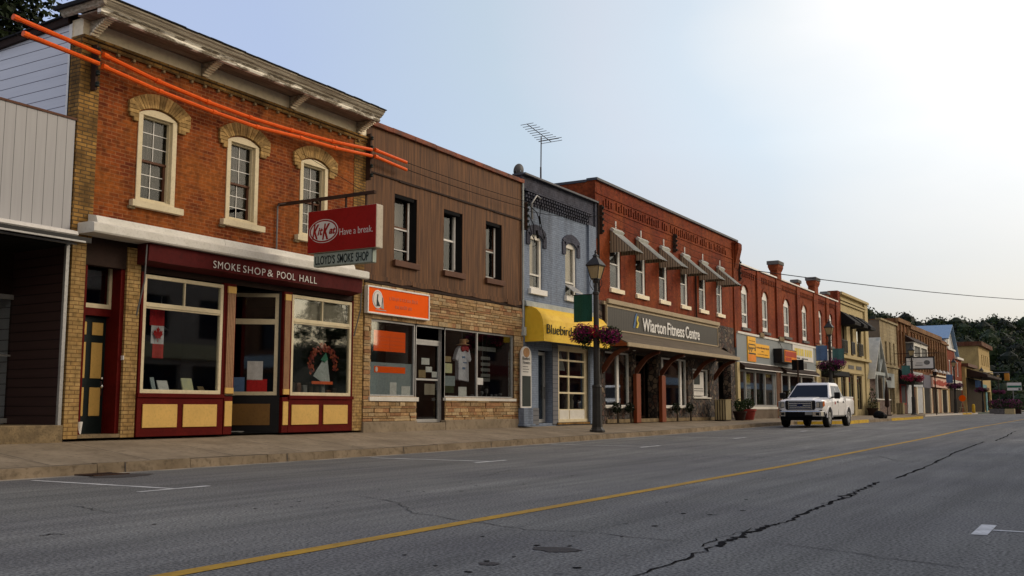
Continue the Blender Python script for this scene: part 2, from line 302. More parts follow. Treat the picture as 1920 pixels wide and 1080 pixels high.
rocks('red_stone', [(0.15, 0.09, 0.07), (0.20, 0.12, 0.09), (0.12, 0.07, 0.055), (0.17, 0.12, 0.10)], (0.07, 0.05, 0.04), 4)

def asphalt():
    m, t, b = _new('asphalt')
    p = _pos(t); pl = _pos(t, (0.035, 0.75, 1))
    c = _mixc(t, _noise(t, pl, 1.0, 3, 0.35, 0.65), (0.158, 0.156, 0.145), (0.106, 0.106, 0.100))
    c = _mixc(t, _noise(t, p, 0.35, 4, 0.4, 0.7), c, (0.10, 0.098, 0.098))
    c = _mixc(t, 0.75, c, _mixc(t, _noise(t, p, 42, 2, 0.38, 0.62), (1.9, 1.9, 1.88), (0.42, 0.42, 0.42)), 'MULTIPLY')
    c = _mixc(t, 0.6, c, _mixc(t, _noise(t, _pos(t, (0.25, 3.0, 1)), 1.0, 4, 0.35, 0.65), (1.25, 1.25, 1.25), (0.72, 0.72, 0.72)), 'MULTIPLY')
    c = _mixc(t, _noise(t, p, 9, 3, 0.66, 0.74), c, (0.07, 0.069, 0.07))
    g = _n(t, 'ShaderNodeNewGeometry'); s = _n(t, 'ShaderNodeSeparateXYZ'); t.links.new(g.outputs['Position'], s.inputs[0])
    # the sandy strip of grit along the gutter and the newer, paler lane by the kerb
    mr = _n(t, 'ShaderNodeMapRange'); mr.inputs[1].default_value = 13.12; mr.inputs[2].default_value = 13.36; t.links.new(s.outputs[1], mr.inputs[0])
    mm = _n(t, 'ShaderNodeMath', operation='MULTIPLY'); t.links.new(mr.outputs[0], mm.inputs[0]); t.links.new(_noise(t, p, 1.7, 4, 0.3, 0.6), mm.inputs[1])
    c = _mixc(t, mm.outputs[0], c, (0.36, 0.31, 0.24))
    t.links.new(c, b.inputs['Base Color']); b.inputs['Roughness'].default_value = 0.88; b.inputs['Specular IOR Level'].default_value = 0.35
    _bump(t, b, _noise(t, p, 90, 4, 0.2, 0.8), 0.5, 0.008)
asphalt()

# ------------------------------------------------------------------ mesh builder
def wloc(o):
    v = Vector((0, 0, 0))
    while o: v = v + o.location; o = o.parent
    return v
def tag(o, label=None, cat=None, group=None, kind=None):
    for k, v in (('label', label), ('category', cat), ('group', group), ('kind', kind)):
        if v: o[k] = v
    return o
def thing(name, loc, label, cat, group=None):
    o = bpy.data.objects.new(name, None); COL.objects.link(o); o.location = loc; o.empty_display_size = 0.2
    return tag(o, label, cat, group)
class MB:
    def __init__(s): s.v = []; s.f = []; s.mi = []; s.c = []
    def add(s, vs, fs, mi=0, c=None):
        n = len(s.v); s.v += [tuple(v) for v in vs]
        for f in fs: s.f.append(tuple(i + n for i in f)); s.mi.append(mi); s.c.append(c)
        return s
    def box(s, x0, x1, y0, y1, z0, z1, mi=0, c=None):
        return s.add([(x0, y0, z0), (x1, y0, z0), (x1, y1, z0), (x0, y1, z0), (x0, y0, z1), (x1, y0, z1), (x1, y1, z1), (x0, y1, z1)],
                     [(0, 3, 2, 1), (4, 5, 6, 7), (0, 1, 5, 4), (1, 2, 6, 5), (2, 3, 7, 6), (3, 0, 4, 7)], mi, c)
    def prism(s, pts, ax, a, b, mi=0, c=None):
        """closed outline pts extruded along an axis: y takes (x,z), x takes (y,z), z takes (x,y)"""
        g = {'y': lambda p, t: (p[0], t, p[1]), 'x': lambda p, t: (t, p[0], p[1]), 'z': lambda p, t: (p[0], p[1], t)}[ax]
        n = len(pts); vs = [g(p, a) for p in pts] + [g(p, b) for p in pts]
        return s.add(vs, [tuple(range(n)), tuple(range(2 * n - 1, n - 1, -1))] + [(i, n + i, n + (i + 1) % n, (i + 1) % n) for i in range(n)], mi, c)
    def quad(s, *p, mi=0, c=None): return s.add(p, [tuple(range(len(p)))], mi, c)
    def tube(s, path, r, n=6, mi=0):
        P = [Vector(p) for p in path]; rr = r if isinstance(r, (list, tuple)) else [r] * len(P); vs = []; up = None
        for i, p in enumerate(P):
            d = (P[min(i + 1, len(P) - 1)] - P[max(i - 1, 0)]).normalized()
            a = d.cross(Vector((0, 0, 1)) if abs(d.z) < 0.95 else Vector((1, 0, 0))).normalized()
            if up and a.dot(up) < 0: a = -a
            up = a; b = d.cross(a)
            vs += [p + (a * math.cos(2 * math.pi * k / n) + b * math.sin(2 * math.pi * k / n)) * rr[i] for k in range(n)]
        fs = [(i * n + k, i * n + (k + 1) % n, (i + 1) * n + (k + 1) % n, (i + 1) * n + k) for i in range(len(P) - 1) for k in range(n)]
        fs += [tuple(range(n))[::-1], tuple(range((len(P) - 1) * n, len(P) * n))]
        return s.add(vs, fs, mi)
    def lathe(s, c, prof, n=16, mi=0, rot=0.0):
        vs = []
        for r, z in prof: vs += [(c[0] + r * math.cos(rot + 2 * math.pi * k / n), c[1] + r * math.sin(rot + 2 * math.pi * k / n), c[2] + z) for k in range(n)]
        m = len(prof); fs = [(i * n + k, i * n + (k + 1) % n, (i + 1) * n + (k + 1) % n, (i + 1) * n + k) for i in range(m - 1) for k in range(n)]
        fs += [tuple(range(n))[::-1], tuple(range((m - 1) * n, m * n))]
        return s.add(vs, fs, mi)
    def build(s, name, mats, parent=None, bevel=0, smooth=False, loc=None, recalc=True):
        me = bpy.data.meshes.new(name); o = bpy.data.objects.new(name, me); COL.objects.link(o)
        off = wloc(parent) if parent else Vector(loc) if loc else Vector((0, 0, 0))
        me.from_pydata([(v[0] - off.x, v[1] - off.y, v[2] - off.z) for v in s.v], [], s.f)
        for m in (mats if isinstance(mats, (list, tuple)) else [mats]): me.materials.append(MATS[m])
        me.polygons.foreach_set('material_index', s.mi)
        if any(c is not None for c in s.c):
            a = me.color_attributes.new('tone', 'FLOAT_COLOR', 'CORNER'); vals = []
            for p, c in zip(me.polygons, s.c): vals += list((*(c or (0.2, 0.2, 0.2)), 1)) * p.loop_total
            a.data.foreach_set('color', vals)
        if recalc:
            bm = bmesh.new(); bm.from_mesh(me); bmesh.ops.recalc_face_normals(bm, faces=bm.faces); bm.to_mesh(me); bm.free()
        if smooth:
            me.polygons.foreach_set('use_smooth', [True] * len(me.polygons))
            bm = bmesh.new(); bm.from_mesh(me)
            for e in bm.edges:
                if len(e.link_faces) == 2 and e.calc_face_angle(0) > 0.7: e.smooth = False
            bm.to_mesh(me); bm.free()
        if parent: o.parent = parent
        elif loc: o.location = loc
        if bevel:
            b = o.modifiers.new('bevel', 'BEVEL'); b.width = bevel; b.segments = 2; b.limit_method = 'ANGLE'; b.angle_limit = 0.9
        me.update(); return o
def text(body, mat, parent, org, w, h, ax='x', ext=0.004, shear=0.0, name='lettering', bold=0.0, space=1.0, asobj=True):
    """flat lettering fitted into w by h; ax 'x': on a wall facing the street, ax '-y': on a board square to the street"""
    cu = bpy.data.curves.new('t', 'FONT'); cu.body = body; cu.shear = shear; cu.offset = bold; cu.space_character = space; cu.extrude = 0.0
    to = bpy.data.objects.new('t', cu); me = bpy.data.meshes.new_from_object(to); bpy.data.objects.remove(to)
    xs = [v.co.x for v in me.vertices]; ys = [v.co.y for v in me.vertices]; x0, x1, y0, y1 = min(xs), max(xs), min(ys), max(ys)
    vs = []
    for v in me.vertices:
        a = (v.co.x - x0) / (x1 - x0) * w; b = (v.co.y - y0) / (y1 - y0) * h
        vs.append((org[0] + a, org[1], org[2] + b) if ax == 'x' else (org[0], org[1] - a, org[2] + b))
    mb = MB(); mb.add(vs, [tuple(p.vertices) for p in me.polygons]); bpy.data.meshes.remove(me)
    o = mb.build(name, mat, parent, recalc=False)
    so_ = o.modifiers.new('t', 'SOLIDIFY'); so_.thickness = ext; so_.offset = 0
    return o
def copy_thing(o, loc, label):
    def cp(a, par):
        c = a.copy(); COL.objects.link(c)
        if par: c.parent = par
        for ch in a.children: cp(ch, c)
        return c
    c = cp(o, None); c.location = loc; c['label'] = label; return c
FY = 16.03     # the building line
GZ = 0.45      # pavement height at the building line
def wall(mb, x0, x1, z0, z1, ops, y=FY, th=0.3, depth=12, mi=0, roof=True, sides=True, roof_mi=None):
    """front sheet with rectangular openings, their reveals, the side walls and a roof deck"""
    X = sorted({x0, x1, *[o[0] for o in ops], *[o[1] for o in ops]}); Zs = sorted({z0, z1, *[o[2] for o in ops], *[o[3] for o in ops]})
    for i in range(len(X) - 1):
        for j in range(len(Zs) - 1):
            cx, cz = (X[i] + X[i + 1]) / 2, (Zs[j] + Zs[j + 1]) / 2
            if any(o[0] < cx < o[1] and o[2] < cz < o[3] for o in ops): continue
            mb.quad((X[i], y, Zs[j]), (X[i + 1], y, Zs[j]), (X[i + 1], y, Zs[j + 1]), (X[i], y, Zs[j + 1]), mi=mi)
    for a, b, c, d in [o[:4] for o in ops]:
        mb.quad((a, y, c), (a, y + th, c), (a, y + th, d), (a, y, d), mi=mi); mb.quad((b, y, c), (b, y, d), (b, y + th, d), (b, y + th, c), mi=mi)
        mb.quad((a, y, d), (a, y + th, d), (b, y + th, d), (b, y, d), mi=mi); mb.quad((a, y, c), (b, y, c), (b, y + th, c), (a, y + th, c), mi=mi)
    if sides:
        mb.quad((x0, y, z0), (x0, y, z1), (x0, y + depth, z1), (x0, y + depth, z0), mi=mi); mb.quad((x1, y, z0), (x1, y + depth, z0), (x1, y + depth, z1), (x1, y, z1), mi=mi)
        mb.quad((x0, y + depth, z0), (x0, y + depth, z1), (x1, y + depth, z1), (x1, y + depth, z0), mi=mi)
    if roof: mb.quad((x0, y, z1 - 0.001), (x1, y, z1 - 0.001), (x1, y + depth, z1 - 0.001), (x0, y + depth, z1 - 0.001), mi=roof_mi if roof_mi is not None else mi)
    return mb
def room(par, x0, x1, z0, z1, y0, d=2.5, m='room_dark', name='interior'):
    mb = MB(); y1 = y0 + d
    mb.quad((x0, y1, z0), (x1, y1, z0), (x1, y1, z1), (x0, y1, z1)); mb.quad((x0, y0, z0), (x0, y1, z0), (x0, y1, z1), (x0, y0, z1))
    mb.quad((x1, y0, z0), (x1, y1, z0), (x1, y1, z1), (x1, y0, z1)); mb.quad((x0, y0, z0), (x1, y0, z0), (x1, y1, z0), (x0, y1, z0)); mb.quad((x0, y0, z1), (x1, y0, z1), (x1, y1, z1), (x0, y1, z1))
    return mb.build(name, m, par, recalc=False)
def frame_mb(mb, x0, x1, z0, z1, y0, y1, w, mi=0, vs=(), hs=(), bw=None):
    """rectangular frame butted at the corners, with vertical bars vs and rails hs"""
    mb.box(x0, x0 + w, y0, y1, z0, z1, mi); mb.box(x1 - w, x1, y0, y1, z0, z1, mi)
    mb.box(x0 + w, x1 - w, y0, y1, z0, z0 + w, mi); mb.box(x0 + w, x1 - w, y0, y1, z1 - w, z1, mi)
    bw = bw or w * 0.5
    for v in vs: mb.box(v - bw / 2, v + bw / 2, y0 + 0.006, y1 - 0.004, z0 + w, z1 - w, mi)
    for h in hs: mb.box(x0 + w, x1 - w, y0 + 0.003, y1 - 0.006, h - bw / 2, h + bw / 2, mi)
    return mb
def pane(par, x0, x1, z0, z1, y, m='glass', name='pane'):
    return MB().box(x0, x1, y, y + 0.006, z0, z1).build(name, m, par)
def arc(x0, x1, z, rise, n=10):
    """points of a segmental arch from (x0,z) over to (x1,z)"""
    w = (x1 - x0) / 2; r = (w * w + rise * rise) / (2 * rise); cx, cz = (x0 + x1) / 2, z + rise - r; a0 = math.asin(w / r)
    return [(cx + r * math.sin(-a0 + 2 * a0 * i / n), cz + r * math.cos(-a0 + 2 * a0 * i / n)) for i in range(n + 1)]
def spandrel(mb, x0, x1, z, rise, y, th=0.3, mi=0, n=8):
    """fills the corners above an arched opening whose box runs up to z+rise"""
    A = arc(x0, x1, z, rise, n); top = z + rise
    for (a, b), (c, d) in zip(A[:-1], A[1:]):
        mb.quad((a, y, b), (c, y, d), (c, y, top), (a, y, top), mi=mi); mb.quad((a, y, b), (a, y + th, b), (c, y + th, d), (c, y, d), mi=mi)
def leaves(mb, c, r, n, size, cols, rnd, shell=0.55, mi=0):
    for _ in range(n):
        while True:
            p = Vector((rnd.uniform(-1, 1), rnd.uniform(-1, 1), rnd.uniform(-1, 1)))
            if shell * rnd.random() < p.length <= 1: break
        if shell > 1: p = p.normalized() * rnd.uniform(.70, .97)
        q = Vector((c[0] + p.x * r[0], c[1] + p.y * r[1], c[2] + p.z * r[2]))
        a = Vector((rnd.gauss(0, 1), rnd.gauss(0, 1), rnd.gauss(0, 1))).normalized(); b = a.cross(Vector((rnd.gauss(0, 1), rnd.gauss(0, 1), rnd.gauss(0, 1)))).normalized()
        s = size * rnd.uniform(0.6, 1.3)
        mb.quad(q - a * s, q + b * s * 0.6, q + a * s, q - b * s * 0.6, mi=mi, c=rnd.choice(cols))
GREEN = [(0.022, 0.04, 0.012), (0.03, 0.052, 0.016), (0.016, 0.03, 0.01), (0.04, 0.06, 0.02)]

# ------------------------------------------------------------------ ground, road, pavement
ZP = [(-60, 0), (18, 0), (24, .03), (34, .08), (44, .17), (60, .22), (75, .26), (100, .3), (900, .3)]
def zr(x):
    for (a, b), (c, d) in zip(ZP[:-1], ZP[1:]):
        if x <= c: return b + (d - b) * max(0, (x - a)) / (c - a)
    return 0.3
def struct(name, mb, m, recalc=True):
    return tag(mb.build(name, m, recalc=recalc), kind='structure')
mb = MB(); mb.quad((-3000, -3000, -0.06), (3000, -3000, -0.06), (3000, 3000, -0.06), (-3000, 3000, -0.06)); struct('ground', mb, 'grass_ground')
XS = [-40, -20, -5, 5, 18, 24, 34, 44, 52, 60, 75, 100, 140, 200, 400]
def strip(mb, ys, zs, x0=-40, x1=400, mi=0):
    xs = [x for x in XS if x0 < x < x1]; xs = [x0, *xs, x1]
    for a, b in zip(xs[:-1], xs[1:]):
        for (ya, yb), (za, zb) in zip(zip(ys[:-1], ys[1:]), zip(zs[:-1], zs[1:])):
            mb.quad((a, ya, za(a)), (b, ya, za(b)), (b, yb, zb(b)), (a, yb, zb(a)), mi=mi)
    return mb
zk = lambda x: zr(x) + 0.15
struct('road', strip(MB(), (-2.6, 13.5), (zr, zr)), 'asphalt', False)
# kerb line with the bulge of the corner by the parked truck
KB = [(-40, 13.4), (50.2, 13.4), (51.2, 12.2), (53, 11.35), (75.5, 11.25), (77.5, 12.2), (79, 13.4), (160, 13.4), (400, 13.4)]
def kerb_y(x):
    for (a, b), (c, d) in zip(KB[:-1], KB[1:]):
        if x <= c: return b + (d - b) * (x - a) / (c - a)
    return 13.4
xs = sorted({*XS, *[k[0] for k in KB], *[x * 1.83 - 0.6 for x in range(-4, 60)]})
mb = MB()
for a, b in zip(xs[:-1], xs[1:]):
    ya, yb = kerb_y(a) + 0.15, kerb_y(b) + 0.15
    mb.quad((a, ya, zk(a) + .004), (b, yb, zk(b) + .004), (b, 16.6, max(GZ, zk(b) + .01)), (a, 16.6, max(GZ, zk(a) + .01)))
    mb.quad((a, 16.6, max(GZ, zk(a) + .01)), (b, 16.6, max(GZ, zk(b) + .01)), (b, 17.5, max(GZ, zk(b) + .01)), (a, 17.5, max(GZ, zk(a) + .01)))
struct('pavement', mb, 'concrete', False)
def kerb_run(name, x0, x1, m, proud=0.0):
    mb = MB(); pts = sorted({x0, x1, *[x for x in xs if x0 < x < x1]})
    rnd = random.Random(int(x0 * 10) + 900)
    for a, b in zip(pts[:-1], pts[1:]):
        j = 0.012 if b - a > 0.6 else 0
        b2 = b - j; dz = rnd.uniform(-0.008, 0.008)
        for q0, q1 in ((a, b2),):
            y0, y1 = kerb_y(q0) - proud, kerb_y(q1) - proud; h0, h1 = zk(q0) + proud + dz, zk(q1) + proud + dz
            v = [(q0, y0, -.1), (q1, y1, -.1), (q1, y1 + .03, h1), (q0, y0 + .03, h0), (q0, y0 + .17, h0 + .004), (q1, y1 + .17, h1 + .004), (q0, y0 + .17, -.1), (q1, y1 + .17, -.1)]
            mb.add(v, [(0, 1, 2, 3), (3, 2, 5, 4), (0, 3, 4, 6), (1, 7, 5, 2)])
    return struct(name, mb, m, False)
kerb_run('kerb', -40, 91, 'kerb_concrete'); kerb_run('fresh_kerb', 91, 130, 'pale_concrete')
kerb_run('kerb_paint', 50.3, 57.5, 'kerb_yellow', 0.006); kerb_run('kerb_paint', 64, 77.8, 'kerb_yellow', 0.006); kerb_run('kerb_paint', 116, 124, 'kerb_yellow', 0.006)
mb = MB()
for k in range(60):
    x = -12.3 + k * 1.83; y0 = kerb_y(x) + .18; z0, z1 = zk(x) + .012, max(GZ, zk(x) + .01) + .003
    mb.quad((x, y0, z0), (x + .016, y0, z0), (x + .016, 15.9, z1 - .02), (x, 15.9, z1 - .02))
    yk = kerb_y(x); mb.quad((x - .62, yk - .004, zr(x)), (x - .60, yk - .004, zr(x)), (x - .595, yk + .024, zk(x) + .003), (x - .615, yk + .024, zk(x) + .003)) if k % 2 else None
struct('pavement_joint', mb, 'patch_brown', False)
struct('opposite_pavement', strip(MB(), (-2.6, -2.6, -8), (zr, zk, zk)), 'concrete', False)
def ribbon(name, pts, m, dz=0.004):
    """thin marking following pts = (x, y, width)"""
    mb = MB(); P = []
    for i, (x, y, w) in enumerate(pts):
        a = Vector(pts[max(0, i - 1)][:2]); b = Vector(pts[min(len(pts) - 1, i + 1)][:2]); d = (b - a).normalized(); n = Vector((-d.y, d.x)) * w / 2
        P.append(((x + n.x, y + n.y, zr(x) + dz), (x - n.x, y - n.y, zr(x) + dz)))
    for p, q in zip(P[:-1], P[1:]): mb.quad(p[0], p[1], q[1], q[0])
    return struct(name, mb, m, False)
ribbon('centre_line', [(-30, 4.95, .15)] + [(x, 4.95 + 0.008 * math.sin(x), .15) for x in range(-10, 60, 2)] + [(x, 4.95, .15) for x in (60, 75, 100, 115)], 'line_yellow')
for a, b, y in ((8.4, 9.5, 10.1), (15.9, 17.0, 10.1), (23.5, 24.8, 10.1), (30.6, 31.8, 10.05), (38.6, 39.6, 10.1)):
    ribbon('bay_marking', [(a, y, .10), (b, y, .10)], 'line_white')
    ribbon('bay_marking', [((a + b) / 2 + .0, y + .05, .09), ((a + b) / 2 + .02, 12.95, .09)], 'line_white')
for x in (9.35, 15.6, 22):
    ribbon('bay_marking', [(x - .4, 0.965, .12), (x + .4, 0.965, .12)], 'line_white'); ribbon('bay_marking', [(x, .9, .07), (x - .12, -1.8, .07)], 'line_white')
rnd = random.Random(3)
def crack(pts, w, m='tar', jag=0.05, step=0.12):
    out = []
    for (x0, y0), (x1, y1) in zip(pts[:-1], pts[1:]):
        L = math.hypot(x1 - x0, y1 - y0); n = max(2, int(L / step)); nx, ny = -(y1 - y0) / L, (x1 - x0) / L
        for i in range(n):
            t = i / n; j = rnd.gauss(0, jag * 0.4); out.append((x0 + (x1 - x0) * t + nx * j, y0 + (y1 - y0) * t + ny * j, w * rnd.uniform(0.35, 1.35)))
    out.append((*pts[-1], w * 0.3)); ribbon('road_crack', out, m, 0.005)
crack([(3.5, 2.46), (5, 2.5), (6.55, 2.52), (7.25, 2.54)], .022, jag=.04)
crack([(7.25, 2.54), (8.28, 2.57), (8.88, 2.57)], .048, jag=.06, step=.05); crack([(8.88, 2.57), (10, 2.58), (11.03, 2.62), (12.53, 2.7), (14.13, 2.74), (14.6, 2.78)], .04, jag=.07, step=.1)
crack([(7.2, 2.62), (7.7, 2.68), (8.1, 2.62), (8.5, 2.66)], .015, jag=.06); crack([(11.0, 2.68), (11.6, 2.6), (12.6, 2.66)], .02, jag=.06)
crack([(15.43, 2.73), (16.45, 2.73), (19.46, 2.8), (24, 3.0), (31.2, 3.1)], .045, jag=.03, step=.3); crack([(32, 2.9), (36, 2.95), (42, 3.1)], .05, jag=.04, step=.5)
crack([(9.3, 7.5), (8.84, 6.55), (8.08, 5.84), (7.8, 5.16), (7.68, 4.79), (7.45, 4.23), (7.56, 3.7), (7.44, 3.33), (7.38, 2.84)], .014, 'tar_faint')
crack([(7.68, 2.25), (7.54, 1.95), (7.44, 1.68), (7.31, 1.4), (7.18, 1.06), (7.04, .74)], .012, 'tar_faint'); crack([(12.6, 1.9), (12.14, 1.41), (11.95, .84), (11.8, .2)], .014, 'tar_faint')
crack([(6.87, 9.21), (6.74, 8.71), (6.6, 8.27), (6.65, 8.13)], .02, 'tar_faint'); crack([(5.15, 7.33), (5.28, 7.35), (5.3, 7.21)], .025, 'tar')
crack([(16, 7.9), (14.5, 8.5), (12.6, 7.95), (12.3, 8.2)], .02, 'tar_faint'); crack([(22, 4.2), (20.5, 3.6), (20, 3.1)], .02, 'tar_faint')
def blob(name, x, y, a, b, m, dz=.004, n=18):
    mb = MB(); mb.quad(*[(x + a * math.cos(6.283 * k / n) * rnd.uniform(.75, 1.1), y + b * math.sin(6.283 * k / n) * rnd.uniform(.7, 1.1), zr(x) + dz) for k in range(n)]); return struct(name, mb, m, False)
blob('road_patch', 6.52, 3.45, .13, .20, 'patch_brown'); blob('road_patch', 5.72, 3.52, .07, .08, 'patch_brown')
for _ in range(46):
    x = rnd.choice((rnd.uniform(5, 9), rnd.uniform(8, 16))); y = rnd.choice((rnd.gauss(3.55, .28), rnd.gauss(7.4, .35), rnd.gauss(3.5, .25)))
    blob('road_pit', x, y, rnd.uniform(.012, .04), rnd.uniform(.012, .035), 'tar', n=8)
# gutter drain with the washed-out asphalt around it
blob('gutter_stain', 10.25, 12.75, .55, .42, 'patch_brown')
mb = MB(); frame_mb(mb, 9.95, 10.55, 0, 1, 0, 1, .03); mb = MB()
mb.box(9.93, 10.57, 12.92, 12.96, 0.002, .02); mb.box(9.93, 10.57, 13.32, 13.36, .002, .02)
for i in range(9): mb.box(9.95 + i * .07, 9.98 + i * .07, 12.96, 13.32, .002, .016)
tag(mb.build('drain_grate', 'rust_iron', loc=(10.2, 13.1, 0)), 'rusty slotted iron drain grate in the gutter by the kerb', 'drain grate')

# ------------------------------------------------------------------ distant hill and its wood
HP = [(-60, 46), (0, 40), (3, 38), (6, 40), (8, 40), (10, 44), (11.5, 49), (13, 47), (16, 50), (25, 52), (50, 50), (70, 44), (100, 40)]   # azimuth, crest height at 520 m
def crest(az):
    for (a, b), (c, d) in zip(HP[:-1], HP[1:]):
        if az <= c: return b + (d - b) * (az - a) / (c - a)
    return 40
mb = MB(); prev = None
for i in range(81):
    az = -60 + 2 * i; row = []
    for r_, k in ((330, 0), (390, .35), (450, .7), (520, .86), (640, .93), (900, .6)):
        h = crest(az) * k - 4 if k else -1
        row.append((r_ * math.cos(R(az)), r_ * math.sin(R(az)), h + (2.5 * math.sin(az * 1.3 + r_) if k else 0)))
    if prev:
        for j in range(5): mb.quad(prev[j], prev[j + 1], row[j + 1], row[j])
    prev = row
struct('hill', mb, 'hill_ground', False)
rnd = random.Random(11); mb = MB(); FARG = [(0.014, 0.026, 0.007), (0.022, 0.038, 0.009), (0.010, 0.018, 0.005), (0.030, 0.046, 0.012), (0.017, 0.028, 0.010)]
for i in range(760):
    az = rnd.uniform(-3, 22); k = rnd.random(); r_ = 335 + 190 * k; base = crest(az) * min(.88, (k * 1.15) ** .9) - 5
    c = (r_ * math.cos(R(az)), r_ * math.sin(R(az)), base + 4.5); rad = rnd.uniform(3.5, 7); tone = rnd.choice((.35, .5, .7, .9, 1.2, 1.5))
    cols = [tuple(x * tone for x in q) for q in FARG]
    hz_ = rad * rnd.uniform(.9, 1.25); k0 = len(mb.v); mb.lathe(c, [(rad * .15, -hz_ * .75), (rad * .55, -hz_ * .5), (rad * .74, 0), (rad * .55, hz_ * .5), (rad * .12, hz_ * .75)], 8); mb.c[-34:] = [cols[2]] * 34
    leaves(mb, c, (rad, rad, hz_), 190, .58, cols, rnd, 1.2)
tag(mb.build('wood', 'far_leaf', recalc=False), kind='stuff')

# ------------------------------------------------------------------ the smoke shop
B = thing('brick_building', (11.65, FY, GZ), 'two-storey orange brick shop building with peeling white bracketed cornice, nearest the camera', 'building')
RED = 0
ops = [(12.95, 13.9, 4.97, 6.87), (15.27, 16.21, 4.97, 6.87), (17.56, 18.53, 4.97, 6.87), (11.93, 12.85, GZ, 4.2), (13.18, 19.58, GZ, 4.2)]
mb = MB(); wall(mb, 12.03, 19.52, 4.2, 7.72, ops[:3], depth=12, sides=False, roof=False)
for a, b in ((12.95, 13.9), (15.27, 16.21), (17.56, 18.53)): spandrel(mb, a, b, 6.73, .14, FY, .1)
mb.build('wall', 'orange_brick', B, recalc=False)
mb = MB()      # buff brick corner piers with toothed edges, belt course, ground floor piers
for x0, x1 in ((11.60, 12.03), (19.52, 19.98)): MB().box(x0, x1, FY - .012, FY + .3, 4.05, 7.72).build('corner_pier', 'buff_brick', B)
mb.box(11.60, 19.98, FY - .05, FY + .28, 7.722, 7.80); mb.box(11.60, 19.98, FY - .09, FY + .28, 7.802, 7.86)
mb.build('belt_course', 'buff_brick', B)
for k in range(21): MB().box(12.37 + k * .362, 12.43 + k * .362, FY - .06, FY + .02, 7.665, 7.72).build('dentil', 'mossy_stone', B, bevel=.01)
for x0, x1 in ((11.64, 11.93), (12.85, 13.16), (19.60, 19.98)): MB().box(x0, x1, FY - .01, FY + .28, GZ, 4.05).build('pier', 'yellow_brick', B)
mb = MB(); mb.quad((11.62, FY + .3, 0.3), (11.62, FY + .3, 8.15), (11.62, 30, 7.5), (11.62, 30, 0.3)); mb.build('side_wall', 'white_siding', B, recalc=False)
mb = MB(); mb.box(11.60, 11.66, FY + .27, FY + .36, 4.3, 8.12); mb.build('corner_board', 'white_frame', B)
mb = MB(); mb.prism([(16.2, 8.27), (16.2, 8.30), (30, 7.62), (30, 7.59)], 'x', 11.5, 20.0); mb.build('roof', 'roof_felt', B, recalc=False)
mb = MB(); mb.prism([(16.35, 8.13), (16.35, 8.26), (30, 7.58), (30, 7.45)], 'x', 11.54, 11.619); mb.build('eaves_board', 'dark_brown', B)
mb = MB(); mb.quad((19.99, FY + .02, .3), (19.99, 30, .3), (19.99, 30, 8.2), (19.99, FY + .02, 8.2)); mb.build('party_wall', 'dark_brick', B, recalc=False)
# cornice
C = MB().prism([(FY + .3, 7.86), (FY - .02, 7.86), (FY - .02, 8.19), (FY + .3, 8.19)], 'x', 11.62, 19.96).build('cornice', 'soft_cream', B)
MB().box(11.5, 19.66, 15.42, FY - .02, 8.16, 8.19).build('soffit', 'soffit_wood', C)
mb = MB(); mb.prism([(15.44, 8.09), (15.35, 8.09), (15.33, 8.13), (15.35, 8.17), (15.30, 8.205), (15.44, 8.205)], 'x', 11.48, 19.66)
mb.build('drip_moulding', 'peeling_paint', C)
mb = MB(); mb.prism([(15.46, 8.207), (15.30, 8.207), (15.29, 8.235), (15.25, 8.26), (15.22, 8.31), (15.19, 8.33), (15.19, 8.365), (15.46, 8.365)], 'x', 11.44, 19.68)
mb.prism([(11.48, 8.207), (11.43, 8.235), (11.40, 8.31), (11.38, 8.365), (11.48, 8.365)], 'y', 15.2, 16.4)
mb.build('crown_moulding', 'weathered_wood', C)
mb = MB(); n = 26; rnd = random.Random(5)
for i in range(n):
    a = 11.36 + (19.70 - 11.36) * i / n; b = 11.36 + (19.70 - 11.36) * (i + 1) / n; z = rnd.uniform(-.006, .008)
    mb.box(a, b + .002 * (i % 2), 15.16, 16.3, 8.368 + z, 8.39 + z)
mb.box(11.32, 11.38, 15.16, 16.5, 8.32, 8.39); mb.build('roof_edge', 'roof_felt', C)
for x in (11.80, 14.50, 17.16, 19.60):
    br = MB(); br.prism([(FY - .02, 7.88), (FY - .09, 7.86), (FY - .15, 7.92), (FY - .2, 8.0), (FY - .32, 8.06), (FY - .5, 8.09), (FY - .56, 8.155), (FY - .02, 8.155)], 'x', x - .045, x + .045)
    o = br.build('bracket', 'weathered_wood', C, bevel=.008)
    rb = MB()
    for k in range(8):
        t = k / 7; y = FY - .12 - .40 * t; z = 7.88 + .22 * t ** .75
        rb.box(x - .085, x + .085, y - .018, y + .018, z - .012, z + .03)
    rb.build('bracket_rib', 'soft_cream', o)
